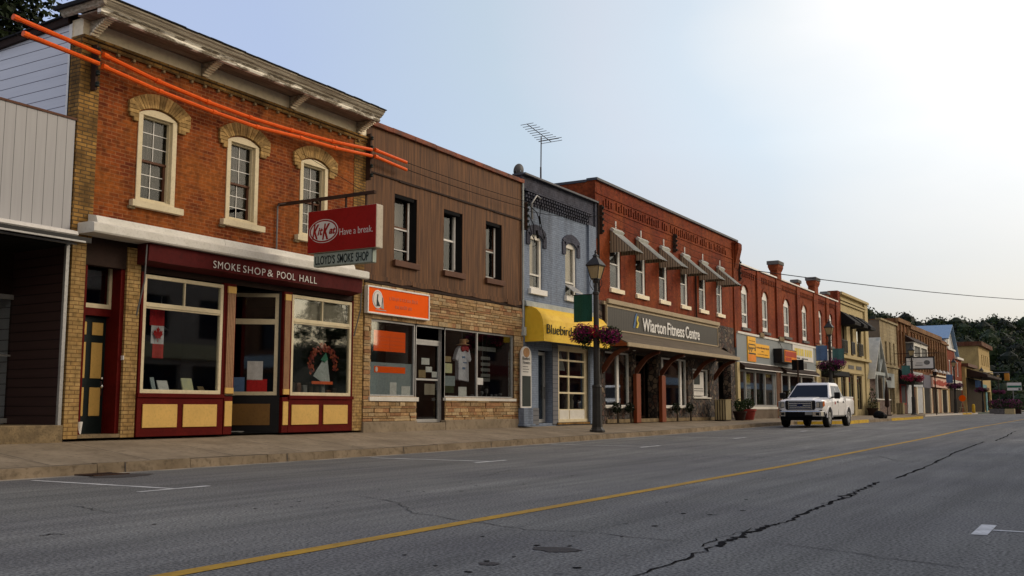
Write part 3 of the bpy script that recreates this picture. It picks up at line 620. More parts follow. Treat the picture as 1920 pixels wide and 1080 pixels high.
# the three arched windows
def smoke_window(x0, x1, first=False):
    w = MB(); z0, z1 = 4.99, 6.73
    w.prism([(x0, z1 - .02)] + arc(x0, x1, z1, .13) + [(x1, z1 - .02)], 'y', FY - .02, FY + .12)       # arched head board
    w.box(x0, x0 + .11, FY - .02, FY + .12, z0, z1 - .02); w.box(x1 - .11, x1, FY - .02, FY + .12, z0, z1 - .02); w.box(x0 + .11, x1 - .11, FY - .02, FY + .1, z0, z0 + .05)
    frame_mb(w, x0 + .11, x1 - .11, z0 + .05, z1 - .02, FY + .05, FY + .13, .035)
    o = w.build('window', 'cream_paint', B, bevel=.006)
    a, b = x0 + .145, x1 - .145; m = (a + b) / 2; zm = 5.83
    s = MB(); s.box(a, b, FY + .10, FY + .16, zm - .025, zm + .02); s.box(b - .05, b, FY + .12, FY + .17, z0 + .085, zm - .025); s.build('sash', 'brown_trim', o)
    g = MB()
    for zz0, zz1, yy, bb in ((zm + .02, z1 - .055, FY + .112, b), (z0 + .085, zm - .025, FY + .135, b - .05)):
        mm = (a + bb) / 2; g.box(mm - .007, mm + .007, yy, yy + .008, zz0, zz1)
        for k in (1, 2): z = zz0 + (zz1 - zz0) * k / 3; g.box(a, mm - .007, yy, yy + .008, z - .007, z + .007); g.box(mm + .007, bb, yy, yy + .008, z - .007, z + .007)
    g.build('muntin', 'white_frame', o)
    pane(o, a, b, zm + .02, z1 - .055, FY + .125, 'sky_glass'); pane(o, a, b - .05, z0 + .085, zm - .025, FY + .15, 'sky_glass')
    c = MB(); n = 22
    for i in range(n):
        xa = a + (b - a) * i / n; xb = a + (b - a) * (i + 1) / n; ya = FY + .24 + .02 * math.sin(i * 1.9); yb = FY + .24 + .02 * math.sin((i + 1) * 1.9)
        c.quad((xa, ya, 5.35), (xb, yb, 5.35), (xb, yb, z1), (xa, ya, z1))
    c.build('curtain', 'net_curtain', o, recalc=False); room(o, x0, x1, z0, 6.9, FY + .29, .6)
    MB().box(x0 - .13, x1 + .17, FY - .11, FY + .1, 4.85, 4.98).build('sill', 'cream_paint', o, bevel=.008)
    MB().box(x0 - .17, x0 - .02, FY - .06, FY + .1, 4.80, 4.86).build('sill_end', 'mossy_stone', o, bevel=.01)
    h = MB(); rn = random.Random(int(x0 * 10)); cx = (x0 + x1) / 2; hw = (x1 - x0) / 2; n = 19
    A = arc(x0 - .01, x1 + .01, z1 + .005, .145, n); O = arc(x0 - .25, x1 + .33, z1 + .19, .27, n)
    for i in range(n):
        k = rn.uniform(.55, 1.2); c_ = (0.42 * k, 0.27 * k, 0.10 * k); d = rn.uniform(-.006, .006); e = .06
        p = [Vector(A[i]), Vector(A[i + 1]), Vector(O[i + 1]), Vector(O[i])]; m_ = sum(p, Vector((0, 0))) / 4
        h.prism([tuple(m_ + (q - m_) * .94) for q in p], 'y', FY - .06 + d, FY + .02, c=c_)
    for sx_, xa in ((-1, x0 - .02), (1, x1 + .02)):
        for j, (zz, ww) in enumerate(((6.84, .235), (6.76, .235), (6.68, .235), (6.60, .21), (6.53, .12))):
            k = rn.uniform(.6, 1.15); xb = xa + sx_ * (ww + (.06 if sx_ > 0 else 0)); h.box(min(xa, xb), max(xa, xb), FY - .055, FY + .02, zz, zz + .074, c=(0.42 * k, 0.27 * k, 0.10 * k))
    h.build('hood', 'buff_stone', o, bevel=.008)
for a, b in ((12.95, 13.9), (15.27, 16.21), (17.56, 18.53)): smoke_window(a, b)
# storefront cornice
mb = MB(); mb.prism([(FY + .1, 4.14), (15.58, 4.14), (15.56, 4.17), (15.56, 4.31), (15.60, 4.33), (15.66, 4.345), (FY + .1, 4.345)], 'x', 11.72, 19.62)
sc = mb.build('storefront_cornice', 'white_paint', B, bevel=.006)
mb = MB(); mb.prism([(FY - .001, 4.35), (15.74, 4.35), (15.76, 4.42), (15.80, 4.50), (FY - .001, 4.54)], 'x', 11.93, 15.05); mb.prism([(FY - .001, 4.35), (15.74, 4.35), (15.76, 4.42), (15.80, 4.50), (FY - .001, 4.54)], 'x', 15.06, 19.3)
mb.build('flashing', 'white_paint', sc)
# fascia paint darkened to near-black brown for the deep shadow there, and maroon awning
mb = MB(); mb.box(11.93, 19.6, FY + .02, FY + .2, 3.62, 4.139); mb.build('fascia', 'dark_brown', B)
aw = MB(); n = 40
for i in range(n):
    a = 13.06 + (19.5 - 13.06) * i / n; b = 13.06 + (19.5 - 13.06) * (i + 1) / n
    f = lambda x: .012 * math.sin(x * 3.1) + .006 * math.sin(x * 11)
    aw.quad((a, 15.70 + f(a), 3.80 + f(a) * .6), (b, 15.70 + f(b), 3.80 + f(b) * .6), (b, 15.68 + f(b) * .3, 4.13), (a, 15.68 + f(a) * .3, 4.13))
    aw.quad((a, 15.70 + f(a), 3.80 + f(a) * .6), (a, FY + .0, 3.74), (b, FY + .0, 3.74), (b, 15.70 + f(b), 3.80 + f(b) * .6))
for x in (13.06, 19.5): aw.quad((x, 15.70, 3.80), (x, 15.68, 4.13), (x, FY, 4.13), (x, FY, 3.74))
awn = aw.build('awning', 'maroon_canvas', B, recalc=False)
for s_, x, w in (('SMOKE', 14.67, .74), ('SHOP', 15.50, .66), ('&', 16.22, .17), ('POOL', 16.52, .58), ('HALL', 17.24, .58)):
    text(s_, 'sign_white', awn, (x, 15.672, 3.845), w, .15, bold=-0.006, space=1.15)
for x in (13.03, 19.53): MB().tube([(x, 15.72, 4.1), (x, 15.75, 3.4), (x + .01, 15.95, 2.75)], .016).build('awning_arm', 'galvanised', awn)
# left doorway
D = MB(); D.box(11.93, 12.02, FY + .05, FY + .5, GZ, 4.1); D.box(12.76, 12.85, FY + .05, FY + .5, GZ, 4.1); D.box(12.02, 12.76, FY + .3, FY + .5, 2.72, 2.86); D.build('doorway', 'maroon_paint', B)
t_ = frame_mb(MB(), 12.0, 12.80, 2.86, 3.97, FY + .30, FY + .38, .085).build('transom', 'cream_paint', B, bevel=.006); pane(t_, 12.08, 12.72, 2.94, 3.89, FY + .33)
d = MB().box(12.02, 12.76, FY + .42, FY + .47, .50, 2.72).build('door', 'dark_green_paint', B)
p = MB()
for a, b in ((12.09, 12.33), (12.45, 12.69)):
    for z0, z1 in ((.85, 1.38), (1.55, 2.22), (2.36, 2.60)): p.box(a, b, FY + .405, FY + .419, z0, z1)
p.build('door_panel', 'mustard_paint', d, bevel=.008)
h = MB(); h.lathe((12.70, FY + .395, 1.55), [(.02, -.02), (.028, 0), (.02, .02)], 8); h.lathe((12.70, FY + .385, 1.40), [(.02, -.03), (.035, 0), (.02, .03)], 8); h.box(12.685, 12.715, FY + .40, FY + .419, 1.22, 1.50); h.build('handle', 'chrome', d)
MB().box(11.93, 12.85, FY + .0, FY + .8, GZ + .004, .52).build('doorstep', 'mossy_stone', B)
MB().box(12.835, 12.85, FY - .02, FY + .049, 1.9, 1.98).build('doorbell', 'white_frame', B)
# display bays
def bay(x0, x1, y, glass_top, name='display_window', axis=None):
    o = frame_mb(MB(), x0 + .06, x1 - .06, 1.28, 3.58, y, y + .08, .075).build(name, 'cream_paint', B, bevel=.006)
    MB().box(x0 + .135, x1 - .135, y + .005, y + .075, 2.92, 3.04).box(x0 + .135, x1 - .135, y - .012, y + .004, 2.955, 2.975).build('rail', 'cream_paint', o, bevel=.004)
    MB().box((x0 + x1) / 2 - .013, (x0 + x1) / 2 + .013, y + .01, y + .06, 3.04, 3.505).build('bar', 'cream_paint', o)
    pane(o, x0 + .135, x1 - .135, 1.355, 2.92, y + .04); pane(o, x0 + .135, x1 - .135, 3.04, 3.505, y + .04)
    b = MB().box(x0, x1, y - .02, y + .08, GZ, 1.20).box(x0 - .01, x1 + .01, y - .05, y + .08, 1.20, 1.28).box(x0, x0 + .06, y - .01, y + .08, 1.28, 3.62).box(x1 - .06, x1, y - .01, y + .08, 1.28, 3.62).build('bulkhead', 'maroon_paint', B, bevel=.006)
    return o, b
o1, b1 = bay(13.18, 15.36, FY - .02, 3.5); o2, b2 = bay(17.33, 19.58, FY - .02, 3.5)
for bb, L in ((b1, ((13.30, 14.14), (14.29, 15.18))), (b2, ((17.42, 18.33), (18.50, 19.38)))):
    for a, c in L: MB().box(a, c, FY - .062, FY - .041, .62, 1.07).build('bulkhead_panel', 'mustard_paint', bb, bevel=.006)
def pilaster(x0, x1):
    o = MB().box(x0, x1, FY - .04, FY + .06, GZ, 1.24).box(x0 - .02, x1 + .02, FY - .04, FY + .06, 1.28, 3.62).build('pilaster', 'maroon_paint', B, bevel=.005)
    MB().box(x0 + .02, x1 - .02, FY - .06, FY - .041, .62, 1.14).build('pilaster_panel', 'mustard_paint', o); MB().box(x0 + .005, x1 - .005, FY - .07, FY - .041, 3.42, 3.56).build('capital', 'mustard_paint', o); MB().box(x0 + .005, x1 - .005, FY - .07, FY - .041, 1.30, 1.42).build('plinth_block', 'mustard_paint', o)
    f = MB(); n = 5
    for k in range(n): a = x0 + .01 + (x1 - x0 - .02) * k / n; f.box(a + .004, a + (x1 - x0 - .02) / n - .008, FY - .062, FY - .041, 1.42, 3.42)
    f.build('flute', 'tan_paint', o)
pilaster(15.38, 15.62); pilaster(17.12, 17.32)
# recessed entrance: back wall, door ajar on the left, angled show window on the right
MB().box(15.45, 16.05, 17.30, 17.38, GZ, 1.2).box(15.6, 17.2, 17.30, 17.38, 3.62, 4.0).box(16.02, 16.10, 17.28, 17.38, GZ, 3.7).build('entrance_back', 'maroon_paint', B)
dd = frame_mb(MB(), 15.62, 16.02, .5, 2.55, 17.31, 17.36, .07).build('door', 'cream_paint', B); pane(dd, 15.69, 15.95, .57, 2.48, 17.33)
t_ = frame_mb(MB(), 15.62, 16.02, 2.62, 3.60, 17.31, 17.36, .06).build('transom', 'cream_paint', B); pane(t_, 15.68, 15.96, 2.68, 3.54, 17.33)
an = bpy.data.objects.new('angled_window', None); COL.objects.link(an); an.parent = B; an.location = Vector((17.14, FY + .06, GZ)) - Vector(B.location); an.rotation_euler = (0, 0, math.atan2(1.2, -1.02))
def ang(name, m, f):
    q = MB(); f(q); me_ = q.build(name, m); me_.parent = an; return me_
ang('frame', 'cream_paint', lambda q: (frame_mb(q, .06, 1.5, .83, 3.12, -.04, .04, .08), q.box(.14, 1.42, -.035, .035, 2.42, 2.54)))
ang('pane', 'glass', lambda q: q.box(.14, 1.42, -.003, .003, .91, 3.04))
ang('base', 'black_paint', lambda q: (q.box(0, 1.56, -.05, .05, 0, .83), q.box(0, .06, -.05, .05, .83, 3.2), q.box(.06, 1.56, -.05, .05, 3.12, 3.5)))
ang('base_panel', 'ochre_dim', lambda q: q.box(.2, 1.36, .05, .065, .17, .64))
ang('base_panel', 'ochre_dim', lambda q: q.box(.2, 1.36, -.065, -.05, .17, .64))
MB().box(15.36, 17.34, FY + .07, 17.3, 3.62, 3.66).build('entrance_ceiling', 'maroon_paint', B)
MB().lathe((15.95, 16.6, 3.55), [(.02, .07), (.11, .06), (.13, .02), (.10, -.02), (.03, -.04)], 14).build('ceiling_lamp', 'sign_white', B, smooth=True)
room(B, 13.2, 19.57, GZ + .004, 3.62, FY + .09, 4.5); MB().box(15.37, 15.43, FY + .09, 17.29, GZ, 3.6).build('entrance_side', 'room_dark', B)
MB().box(13.2, 15.34, FY + .09, FY + .75, 1.26, 1.30).box(17.36, 19.57, FY + .09, FY + .75, 1.26, 1.30).build('display_shelf', 'dark_brown', B)
tag(MB().box(15.6, 16.4, 16.45, 16.95, GZ + .012, GZ + .03).box(15.9, 16.3, 16.3, 16.5, GZ + .03, GZ + .05).build('doormat', 'curtain_grey', loc=(16, 16.7, GZ), bevel=.01), 'crumpled grey doormat in the smoke shop entrance', 'doormat')
tag(MB().lathe((12.02, FY + .1, .53), [(.05, 0), (.075, .22), (.065, .22), (.045, .02)], 12).build('bucket', 'sign_white', loc=(12.02, FY + .1, .53), smooth=True), 'small white bucket standing by the black and yellow door', 'bucket')
MB().box(17.47, 19.38, FY + .075, FY + .08, 3.05, 3.5).build('transom_reflection', 'curtain', o2)  # pale sheet behind the transom glass stands in for the reflected sky
# goods in the windows
fl = thing('hanging_flag', (13.75, FY + .22, 3.0), 'red and white maple leaf flag hanging in the left shop window', 'flag')
def fwave(q, x0, x1, z0, z1, y, n=6):
    for i in range(n):
        a = x0 + (x1 - x0) * i / n; b = x0 + (x1 - x0) * (i + 1) / n
        q.quad((a, y + .02 * math.sin(a * 22), z0), (b, y + .02 * math.sin(b * 22), z0), (b, y + .02 * math.sin(b * 22), z1), (a, y + .02 * math.sin(a * 22), z1))
q = MB(); fwave(q, 13.60, 13.96, 2.62, 2.95, FY + .22); fwave(q, 13.70, 13.96, 1.98, 2.26, FY + .22); q.build('red_band', 'flag_red', fl, recalc=False)
q = MB(); fwave(q, 13.64, 13.96, 2.26, 2.62, FY + .22); q.build('white_band', 'flag_white', fl, recalc=False)
LEAF = [(0, -.5), (.03, -.5), (.02, -.22), (.28, -.27), (.23, -.17), (.47, .06), (.40, .10), (.44, .27), (.29, .24), (.26, .31), (.12, .14), (.17, .43), (.09, .38), (0, .55)]
LF = LEAF + [(-x, z) for x, z in LEAF[::-1]]
MB().prism([(13.80 + x * .25, 2.44 + z * .30) for x, z in LF], 'y', FY + .185, FY + .19).build('maple_leaf', 'flag_red', fl)
for i, x in enumerate((13.42, 14.55)):
    o = MB().lathe((x, FY + 1.0, 2.62), [(.012, .7), (.012, .12), (.03, .1), (.16, .0), (.15, -.01), (.02, .07)], 14).build('pendant_lamp', 'galvanised', loc=(x, FY + 1.0, 2.62), smooth=True)
    tag(o, ('dim metal pendant lamp left of the maple leaf flag', 'dim metal pendant lamp right of the maple leaf flag')[i], 'lamp', 'pendant lamps in the left shop window')
rnd = random.Random(21)
GOODS = [(13.42, 'paper', .16, .22, 'small white carton at the left end of the shop window shelf'), (13.75, 'blue_film', .1, .3, 'slim pale bottle-like carton on the window shelf'), (14.0, 'paper', .26, .24, 'white magazine rack card on the window shelf'),
         (14.62, 'paper_yellow', .28, .30, 'large pale green and white magazine propped in the left window'), (15.0, 'paper_tan', .16, .14, 'low tan carton at the right of the left window')]
for x, m_, w, h_, lb in GOODS:
    tag(MB().prism([(FY + .16, 1.302), (FY + .2, 1.302), (FY + .28, 1.302 + h_), (FY + .26, 1.302 + h_)], 'x', x - w / 2, x + w / 2).build('display_card', m_, loc=(x, FY + .2, 1.30), bevel=.004), lb, 'display card', 'goods standing in the left shop window')
# right hand window: a round ring of red and orange leaves round a pale arrow, goods
wr = thing('window_decoration', (18.75, FY + .2, 2.0), 'ring of red and orange leaves with green and white centre in the shop window', 'decoration')
q = MB()
for k in range(230):
    a = rnd.uniform(-.3, 3.6); r_ = rnd.gauss(.44, .05); c = (18.75 + r_ * math.cos(a), FY + .2 + rnd.uniform(-.03, .03), 2.02 + r_ * math.sin(a) * .95); s_ = .035
    q.quad((c[0] - s_, c[1], c[2]), (c[0], c[1] - .02, c[2] - s_), (c[0] + s_, c[1], c[2]), (c[0], c[1], c[2] + s_), c=rnd.choice([(.22, .02, .012), (.28, .05, .015), (.12, .015, .01)]))
q.build('leaf_ring', 'leaf', wr, recalc=False)
MB().prism([(18.42, 1.75), (18.78, 2.18), (18.92, 2.14), (19.02, 1.62), (18.72, 1.62)], 'y', FY + .21, FY + .22).build('pale_card', 'banner_pale', wr)
MB().prism([(18.66, 2.14), (18.84, 2.32), (18.92, 2.16), (18.8, 2.08)], 'y', FY + .195, FY + .205).build('green_tip', 'sign_green', wr)
MB().box(18.36, 19.1, FY + .19, FY + .21, 1.56, 1.63).build('orange_base', 'orange_faded', wr)
for k in range(9):
    x = 17.62 + k * .21; h_ = rnd.uniform(.1, .32)
    tag(MB().box(x - .07, x + .07, FY + .3, FY + .42, 1.302, 1.302 + h_).box(x - .05, x + .05, FY + .292, FY + .299, 1.33, 1.302 + h_ * .7).build('carton', rnd.choice(['paper_tan', 'curtain_grey', 'flag_red', 'room_brown', 'brown_trim']), loc=(x, FY + .36, 1.302), bevel=.006),
        'dim carton, one of a row on the right smoke shop window shelf', 'carton', 'cartons along the right shop window shelf')
# notices stuck inside the angled window
for i, (x, z0, w, h_, m_, lb) in enumerate(((.55, 1.62, .34, .42, 'paper', 'white notice on the angled entrance window'), (.98, 1.36, .42, .32, 'banner_blue', 'blue poster low on the angled entrance window'), (.5, 1.36, .44, .28, 'flag_red', 'red striped poster low on the angled entrance window'))):
    q = MB(); a0 = math.atan2(1.2, -1.02); c_, s_ = math.cos(a0), math.sin(a0); P = Vector((17.14, FY + .06, 0))
    f = lambda u, v, z: (P.x + u * c_ - v * s_, P.y + u * s_ + v * c_, z)
    for v in (.012,): q.add([f(x - w / 2, v, z0), f(x + w / 2, v, z0), f(x + w / 2, v, z0 + h_), f(x - w / 2, v, z0 + h_), f(x - w / 2, v + .003, z0), f(x + w / 2, v + .003, z0), f(x + w / 2, v + .003, z0 + h_), f(x - w / 2, v + .003, z0 + h_)], [(0, 1, 2, 3), (7, 6, 5, 4), (0, 4, 5, 1), (1, 5, 6, 2), (2, 6, 7, 3), (3, 7, 4, 0)])
    tag(q.build('poster', m_, loc=f(x, 0, z0)), lb, 'poster', 'posters on the angled entrance window')

# hanging sign square to the street
K = thing('hanging_sign', (16.85, FY, 5.5), 'red lightbox sign with white oval logo above a pale smoke shop board', 'sign')
MB().tube([(16.81, 15.99, 4.42), (16.81, 15.99, 5.52), (16.82, 15.93, 5.57), (16.85, 15.6, 5.575)], .018, 8).build('conduit', 'galvanised', K)
MB().box(16.82, 16.90, 13.25, 16.0, 5.535, 5.60).build('arm', 'rust_iron', K)
for y in (15.0, 14.78, 14.05, 13.5): MB().box(16.85, 16.88, y - .02, y + .02, 5.30, 5.535).build('hanger', 'rust_iron', K)
MB().tube([(16.86, 13.5, 5.58), (17.6, 15.98, 6.9)], .006, 4).build('guy_wire', 'rust_iron', K)
pb = MB().box(16.80, 17.03, 13.16, 15.06, 4.36, 5.30).build('lightbox', 'sign_box_side', K, bevel=.02)
MB().box(16.788, 16.799, 13.17, 15.05, 4.37, 5.29).build('face', 'sign_red', pb)
def ell(q, cy, cz, ry, rz, x0, x1, n=40): q.prism([(cy + ry * math.cos(6.2832 * k / n), cz + rz * math.sin(6.2832 * k / n)) for k in range(n)], 'x', x0, x1); return q
ell(MB(), 14.60, 4.83, .41, .262, 16.7845, 16.7875).build('oval_rim', 'sign_white', pb); ell(MB(), 14.60, 4.83, .392, .246, 16.7815, 16.784).build('oval_gap', 'sign_red', pb); ell(MB(), 14.60, 4.83, .355, .215, 16.7785, 16.781).build('oval', 'sign_white', pb)
def ktext(b, y, z, w, h, sh=.32): text(b, 'sign_red', pb, (16.776, y, z), w, h, ax='-y', shear=sh, bold=.035, ext=.003)
ktext('K', 14.915, 4.66, .20, .33); ktext('i', 14.765, 4.74, .075, .17); ktext('t', 14.70, 4.74, .09, .17); ktext('K', 14.63, 4.64, .22, .35); ktext('at', 14.44, 4.745, .19, .15)
text('Have a break.', 'sign_white', pb, (16.786, 14.15, 4.70), .90, .145, ax='-y', bold=-.008)
lb = MB().box(16.84, 17.0, 13.30, 14.92, 4.06, 4.355).build('lower_board', 'sign_pale_green', K, bevel=.02)
MB().box(16.834, 16.839, 13.28, 13.30, 4.06, 4.34).build('board_edge', 'ink', lb)
text("LLOYD'S", 'ink', lb, (16.834, 14.86, 4.105), .55, .195, ax='-y', bold=.012); text('SMOKE', 'ink', lb, (16.834, 14.24, 4.105), .44, .195, ax='-y', bold=.012); text('SHOP', 'ink', lb, (16.834, 13.73, 4.105), .34, .195, ax='-y', bold=.012)

# insulator racks, sleeved overhead wires
def insulators(x, z0, z1, y, label, n=4):
    o = thing('insulator_rack', (x, FY, z0), label, 'insulator rack', 'insulator racks on the building fronts')
    MB().box(x - .025, x + .025, y + .02, FY, z0, z1).build('bracket', 'rust_iron', o)
    q = MB()
    for k in range(n): z = z0 + (z1 - z0) * (k + .5) / n; q.lathe((x, y - .01, z), [(.02, -.05), (.045, -.04), (.03, -.01), (.045, .02), (.02, .045)], 8)
    q.build('insulator', 'ink', o)
insulators(11.86, 6.85, 7.72, 15.86, 'black insulator rack on the left corner of the smoke shop'); insulators(20.0, 6.75, 7.95, 15.86, 'insulator rack between the orange brick and brown boarded buildings', 5)
insulators(28.08, 6.7, 7.6, 15.86, 'insulator rack at the left edge of the blue building', 5); insulators(33.75, 7.4, 8.5, 15.86, 'insulator rack between the blue and the red brick buildings', 5)
insulators(41.2, 7.7, 8.5, 15.86, 'small insulator rack above the middle window awnings', 4); insulators(50.1, 7.4, 8.5, 15.86, 'insulator rack at the right corner of the red brick building', 4)
def sag(a, b, s, n=14): return [(a[0] + (b[0] - a[0]) * t, a[1] + (b[1] - a[1]) * t, a[2] + (b[2] - a[2]) * t - s * 4 * t * (1 - t)) for t in [i / n for i in range(n + 1)]]
rnd = random.Random(9)
def sleeves(path, label):
    o = thing('cable_sleeve', path[0], label, 'cable cover', 'orange covers on the overhead wires')
    for p, q in zip(path[:-1], path[1:]):
        p, q = Vector(p), Vector(q); d = (q - p).normalized()
        MB().tube([p, p + d * .10, p + d * .11, q + d * .03], [.056, .056, .044, .044], 8).build('sleeve', 'orange_plastic', o, smooth=True)
U = [(11.9, 15.78, 7.52), (13.1, 15.76, 7.37), (14.4, 15.76, 7.29), (15.6, 15.76, 7.26), (16.9, 15.77, 7.29), (18.35, 15.78, 7.36), (19.9, 15.8, 7.50)]
L_ = [(11.9, 15.78, 7.30), (13.15, 15.74, 7.17), (14.55, 15.74, 7.11), (15.8, 15.74, 7.09), (17.2, 15.75, 7.18), (18.45, 15.77, 7.22), (19.9, 15.8, 7.34)]
sleeves(U, 'upper orange cable cover sagging across the smoke shop'); sleeves(L_, 'lower orange cable cover sagging across the smoke shop')
sleeves([(10.1, 15.8, 7.64), (11.8, 15.8, 7.53)], 'upper orange cable cover beyond the left corner of the smoke shop'); sleeves([(10.3, 15.8, 7.41), (11.8, 15.8, 7.33)], 'lower orange cable cover beyond the left corner of the smoke shop')
sleeves([(20.05, 15.8, 7.53), (21.35, 15.78, 7.48)], 'short upper orange cable cover on the brown boarded front'); sleeves([(20.05, 15.8, 7.36), (21.35, 15.78, 7.28)], 'short lower orange cable cover on the brown boarded front')
def wire(path, r, label, group='overhead wires'): 
    return tag(MB().tube(path, r, 4).build('overhead_wire', 'black_matte', loc=path[0]), label, 'wire', group)
wire(sag((20, 15.82, 7.52), (28.1, 15.82, 7.58), .06), .009, 'upper black wire across the brown boarded front'); wire(sag((20, 15.82, 7.35), (28.1, 15.82, 7.38), .08), .009, 'lower black wire across the brown boarded front')
wire(sag((-10, 15.8, 8.6), (11.86, 15.82, 7.53), .15), .009, 'upper wire running into the orange cover at the far left'); wire(sag((-10, 15.8, 8.3), (11.86, 15.82, 7.33), .15), .009, 'lower wire running into the orange cover at the far left')
wire(sag((28.1, 15.82, 7.3), (33.75, 15.82, 8.1), .12), .009, 'black wire across the front of the blue building')
for k, z in enumerate((7.7, 8.0)): wire(sag((33.75, 15.82, z + .2), (41.2, 15.82, z + .1), .1), .008, ('lower', 'upper')[k] + ' black wire over the first three window awnings'); wire(sag((41.2, 15.82, z + .1), (50.1, 15.82, z + .2), .1), .008, ('lower', 'upper')[k] + ' black wire over the last three window awnings')
wire(sag((50.1, 15.7, 8.0), (150, -12, 14.5), 1.2), .022, 'long black wire crossing the sky over the street to the right')
wire(sag((50.1, 15.75, 7.8), (71, 15.8, 7.9), .15), .012, 'black wire running in front of the chimneyed red brick block'); wire([(9.2, 16.2, 8.3), (12.2, 16.2, 7.5)], .007, 'thin grey wire slanting over the white siding')

# ------------------------------------------------------------------ left neighbour
B = thing('grey_panel_building', (5, FY, .45), 'low building with ribbed grey metal upper front and dark recessed entrance at the left edge', 'building')
mb = MB(); mb.box(-6, 11.57, FY, FY + .2, 4.13, 6.22); mb.quad((-6, FY + .2, 5.9), (11.57, FY + .2, 5.9), (11.57, 30, 5.9), (-6, 30, 5.9)); mb.build('upper_front', 'grey_panels', B)
MB().box(-6, 11.59, FY - .02, FY + .24, 6.22, 6.26).build('coping', 'brown_trim', B)
MB().prism([(FY, 4.02), (15.72, 4.02), (15.68, 4.06), (15.70, 4.12), (15.85, 4.16), (FY, 4.17)], 'x', -6, 11.5).build('trim', 'sign_white', B)
a_ = MB().prism([(FY, 3.93), (15.45, 3.90), (15.45, 3.99), (15.60, 4.015), (FY, 4.015)], 'x', -6, 11.60).build('awning', 'black_paint', B)
MB().box(-6, 11.45, 15.40, 15.449, 3.885, 3.915).box(-6, 11.42, 15.6, 15.64, 3.86, 3.89).build('awning_bar', 'aluminium', a_)
mb = MB(); mb.prism([(11.585, FY + .02), (12.0, 17.6), (12.0, 17.7), (11.6, 17.7), (11.56, FY + .05)], 'z', .69, 4.0); mb.build('recess_side', 'maroon_siding', B)
MB().box(-6, 12.0, 17.66, 17.8, 3.1, 4.0).build('header', 'dark_brown', B)
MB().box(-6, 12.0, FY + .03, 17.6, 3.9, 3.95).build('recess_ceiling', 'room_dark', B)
MB().box(11.52, 11.585, FY - .01, FY + .05, .69, 3.95).build('edge_trim', 'aluminium', B)
dr = frame_mb(MB(), 10.1, 11.93, .72, 3.1, 17.6, 17.66, .09).build('glass_door', 'aluminium', B, bevel=.005); pane(dr, 10.19, 11.84, .81, 3.01, 17.63); MB().box(10.19, 11.84, 17.60, 17.62, 1.95, 1.98).build('push_bar', 'aluminium', dr); room(B, 9, 12, .7, 3.1, 17.67, 2)
o = frame_mb(MB(), 5, 10.1, .72, 3.1, 17.6, 17.66, .07).build('shop_window', 'aluminium', B); pane(o, 5.07, 10.03, .79, 3.03, 17.63)
MB().box(-6, 11.63, FY - .02, 17.65, .3, .70).build('entrance_step', 'mossy_stone', B, bevel=.02)
MB().box(-6, 5, FY + .02, FY + .2, .45, 4.0).build('wall', 'grey_clapboard', B)

# ------------------------------------------------------------------ brown boarded building over a stone shop front
B = thing('brown_building', (20, FY, GZ), 'two-storey building with weathered brown vertical boards above a sandy ledgestone shop front', 'building')
wo = [(21.22, 22.23, 4.87, 6.64), (23.53, 24.50, 4.87, 6.62), (25.79, 26.73, 4.90, 6.64)]
mb = MB(); wall(mb, 19.99, 27.99, 4.30, 8.24, wo, th=.35); mb.build('wall', 'brown_boards', B, recalc=False)
mb = MB(); rnd = random.Random(2)
x = 20.0
while x < 27.9:
    w = rnd.uniform(1.0, 1.4); mb.box(x, min(27.97, x + w - .01), FY - .035, FY - .003, 6.98 + rnd.uniform(-.01, .01), 7.03); x += w
mb.build('sheet_joint', 'dark_brown', B)
mb = MB(); mb.quad((19.99, FY - .03, 7.02), (27.98, FY - .03, 7.02), (27.98, FY - .012, 8.24), (19.99, FY - .012, 8.24)); mb.build('upper_boards', 'brown_boards', B, recalc=False)
mb = MB()
for i in range(8): a = 19.98 + i * 1.002; z = rnd.uniform(-.012, .012); mb.box(a, a + .997, FY - .10, FY + .35, 8.21 + z, 8.34 + z)
mb.build('coping', 'rust_flashing', B, bevel=.012)
mb = MB()
for i in range(8): a = 20.0 + i * 1.0; z = rnd.uniform(-.03, .03); mb.prism([(a, 4.24 + z), (a + .5, 4.22 + z), (a + .99, 4.25 - z), (a + .99, 4.36), (a, 4.36)], 'y', FY - .05, FY - .004)
mb.build('lower_boards', 'brown_boards', B)
MB().box(19.99, 27.98, FY - .03, FY + .02, 4.16, 4.225).build('drip_strip', 'dark_brown', B)
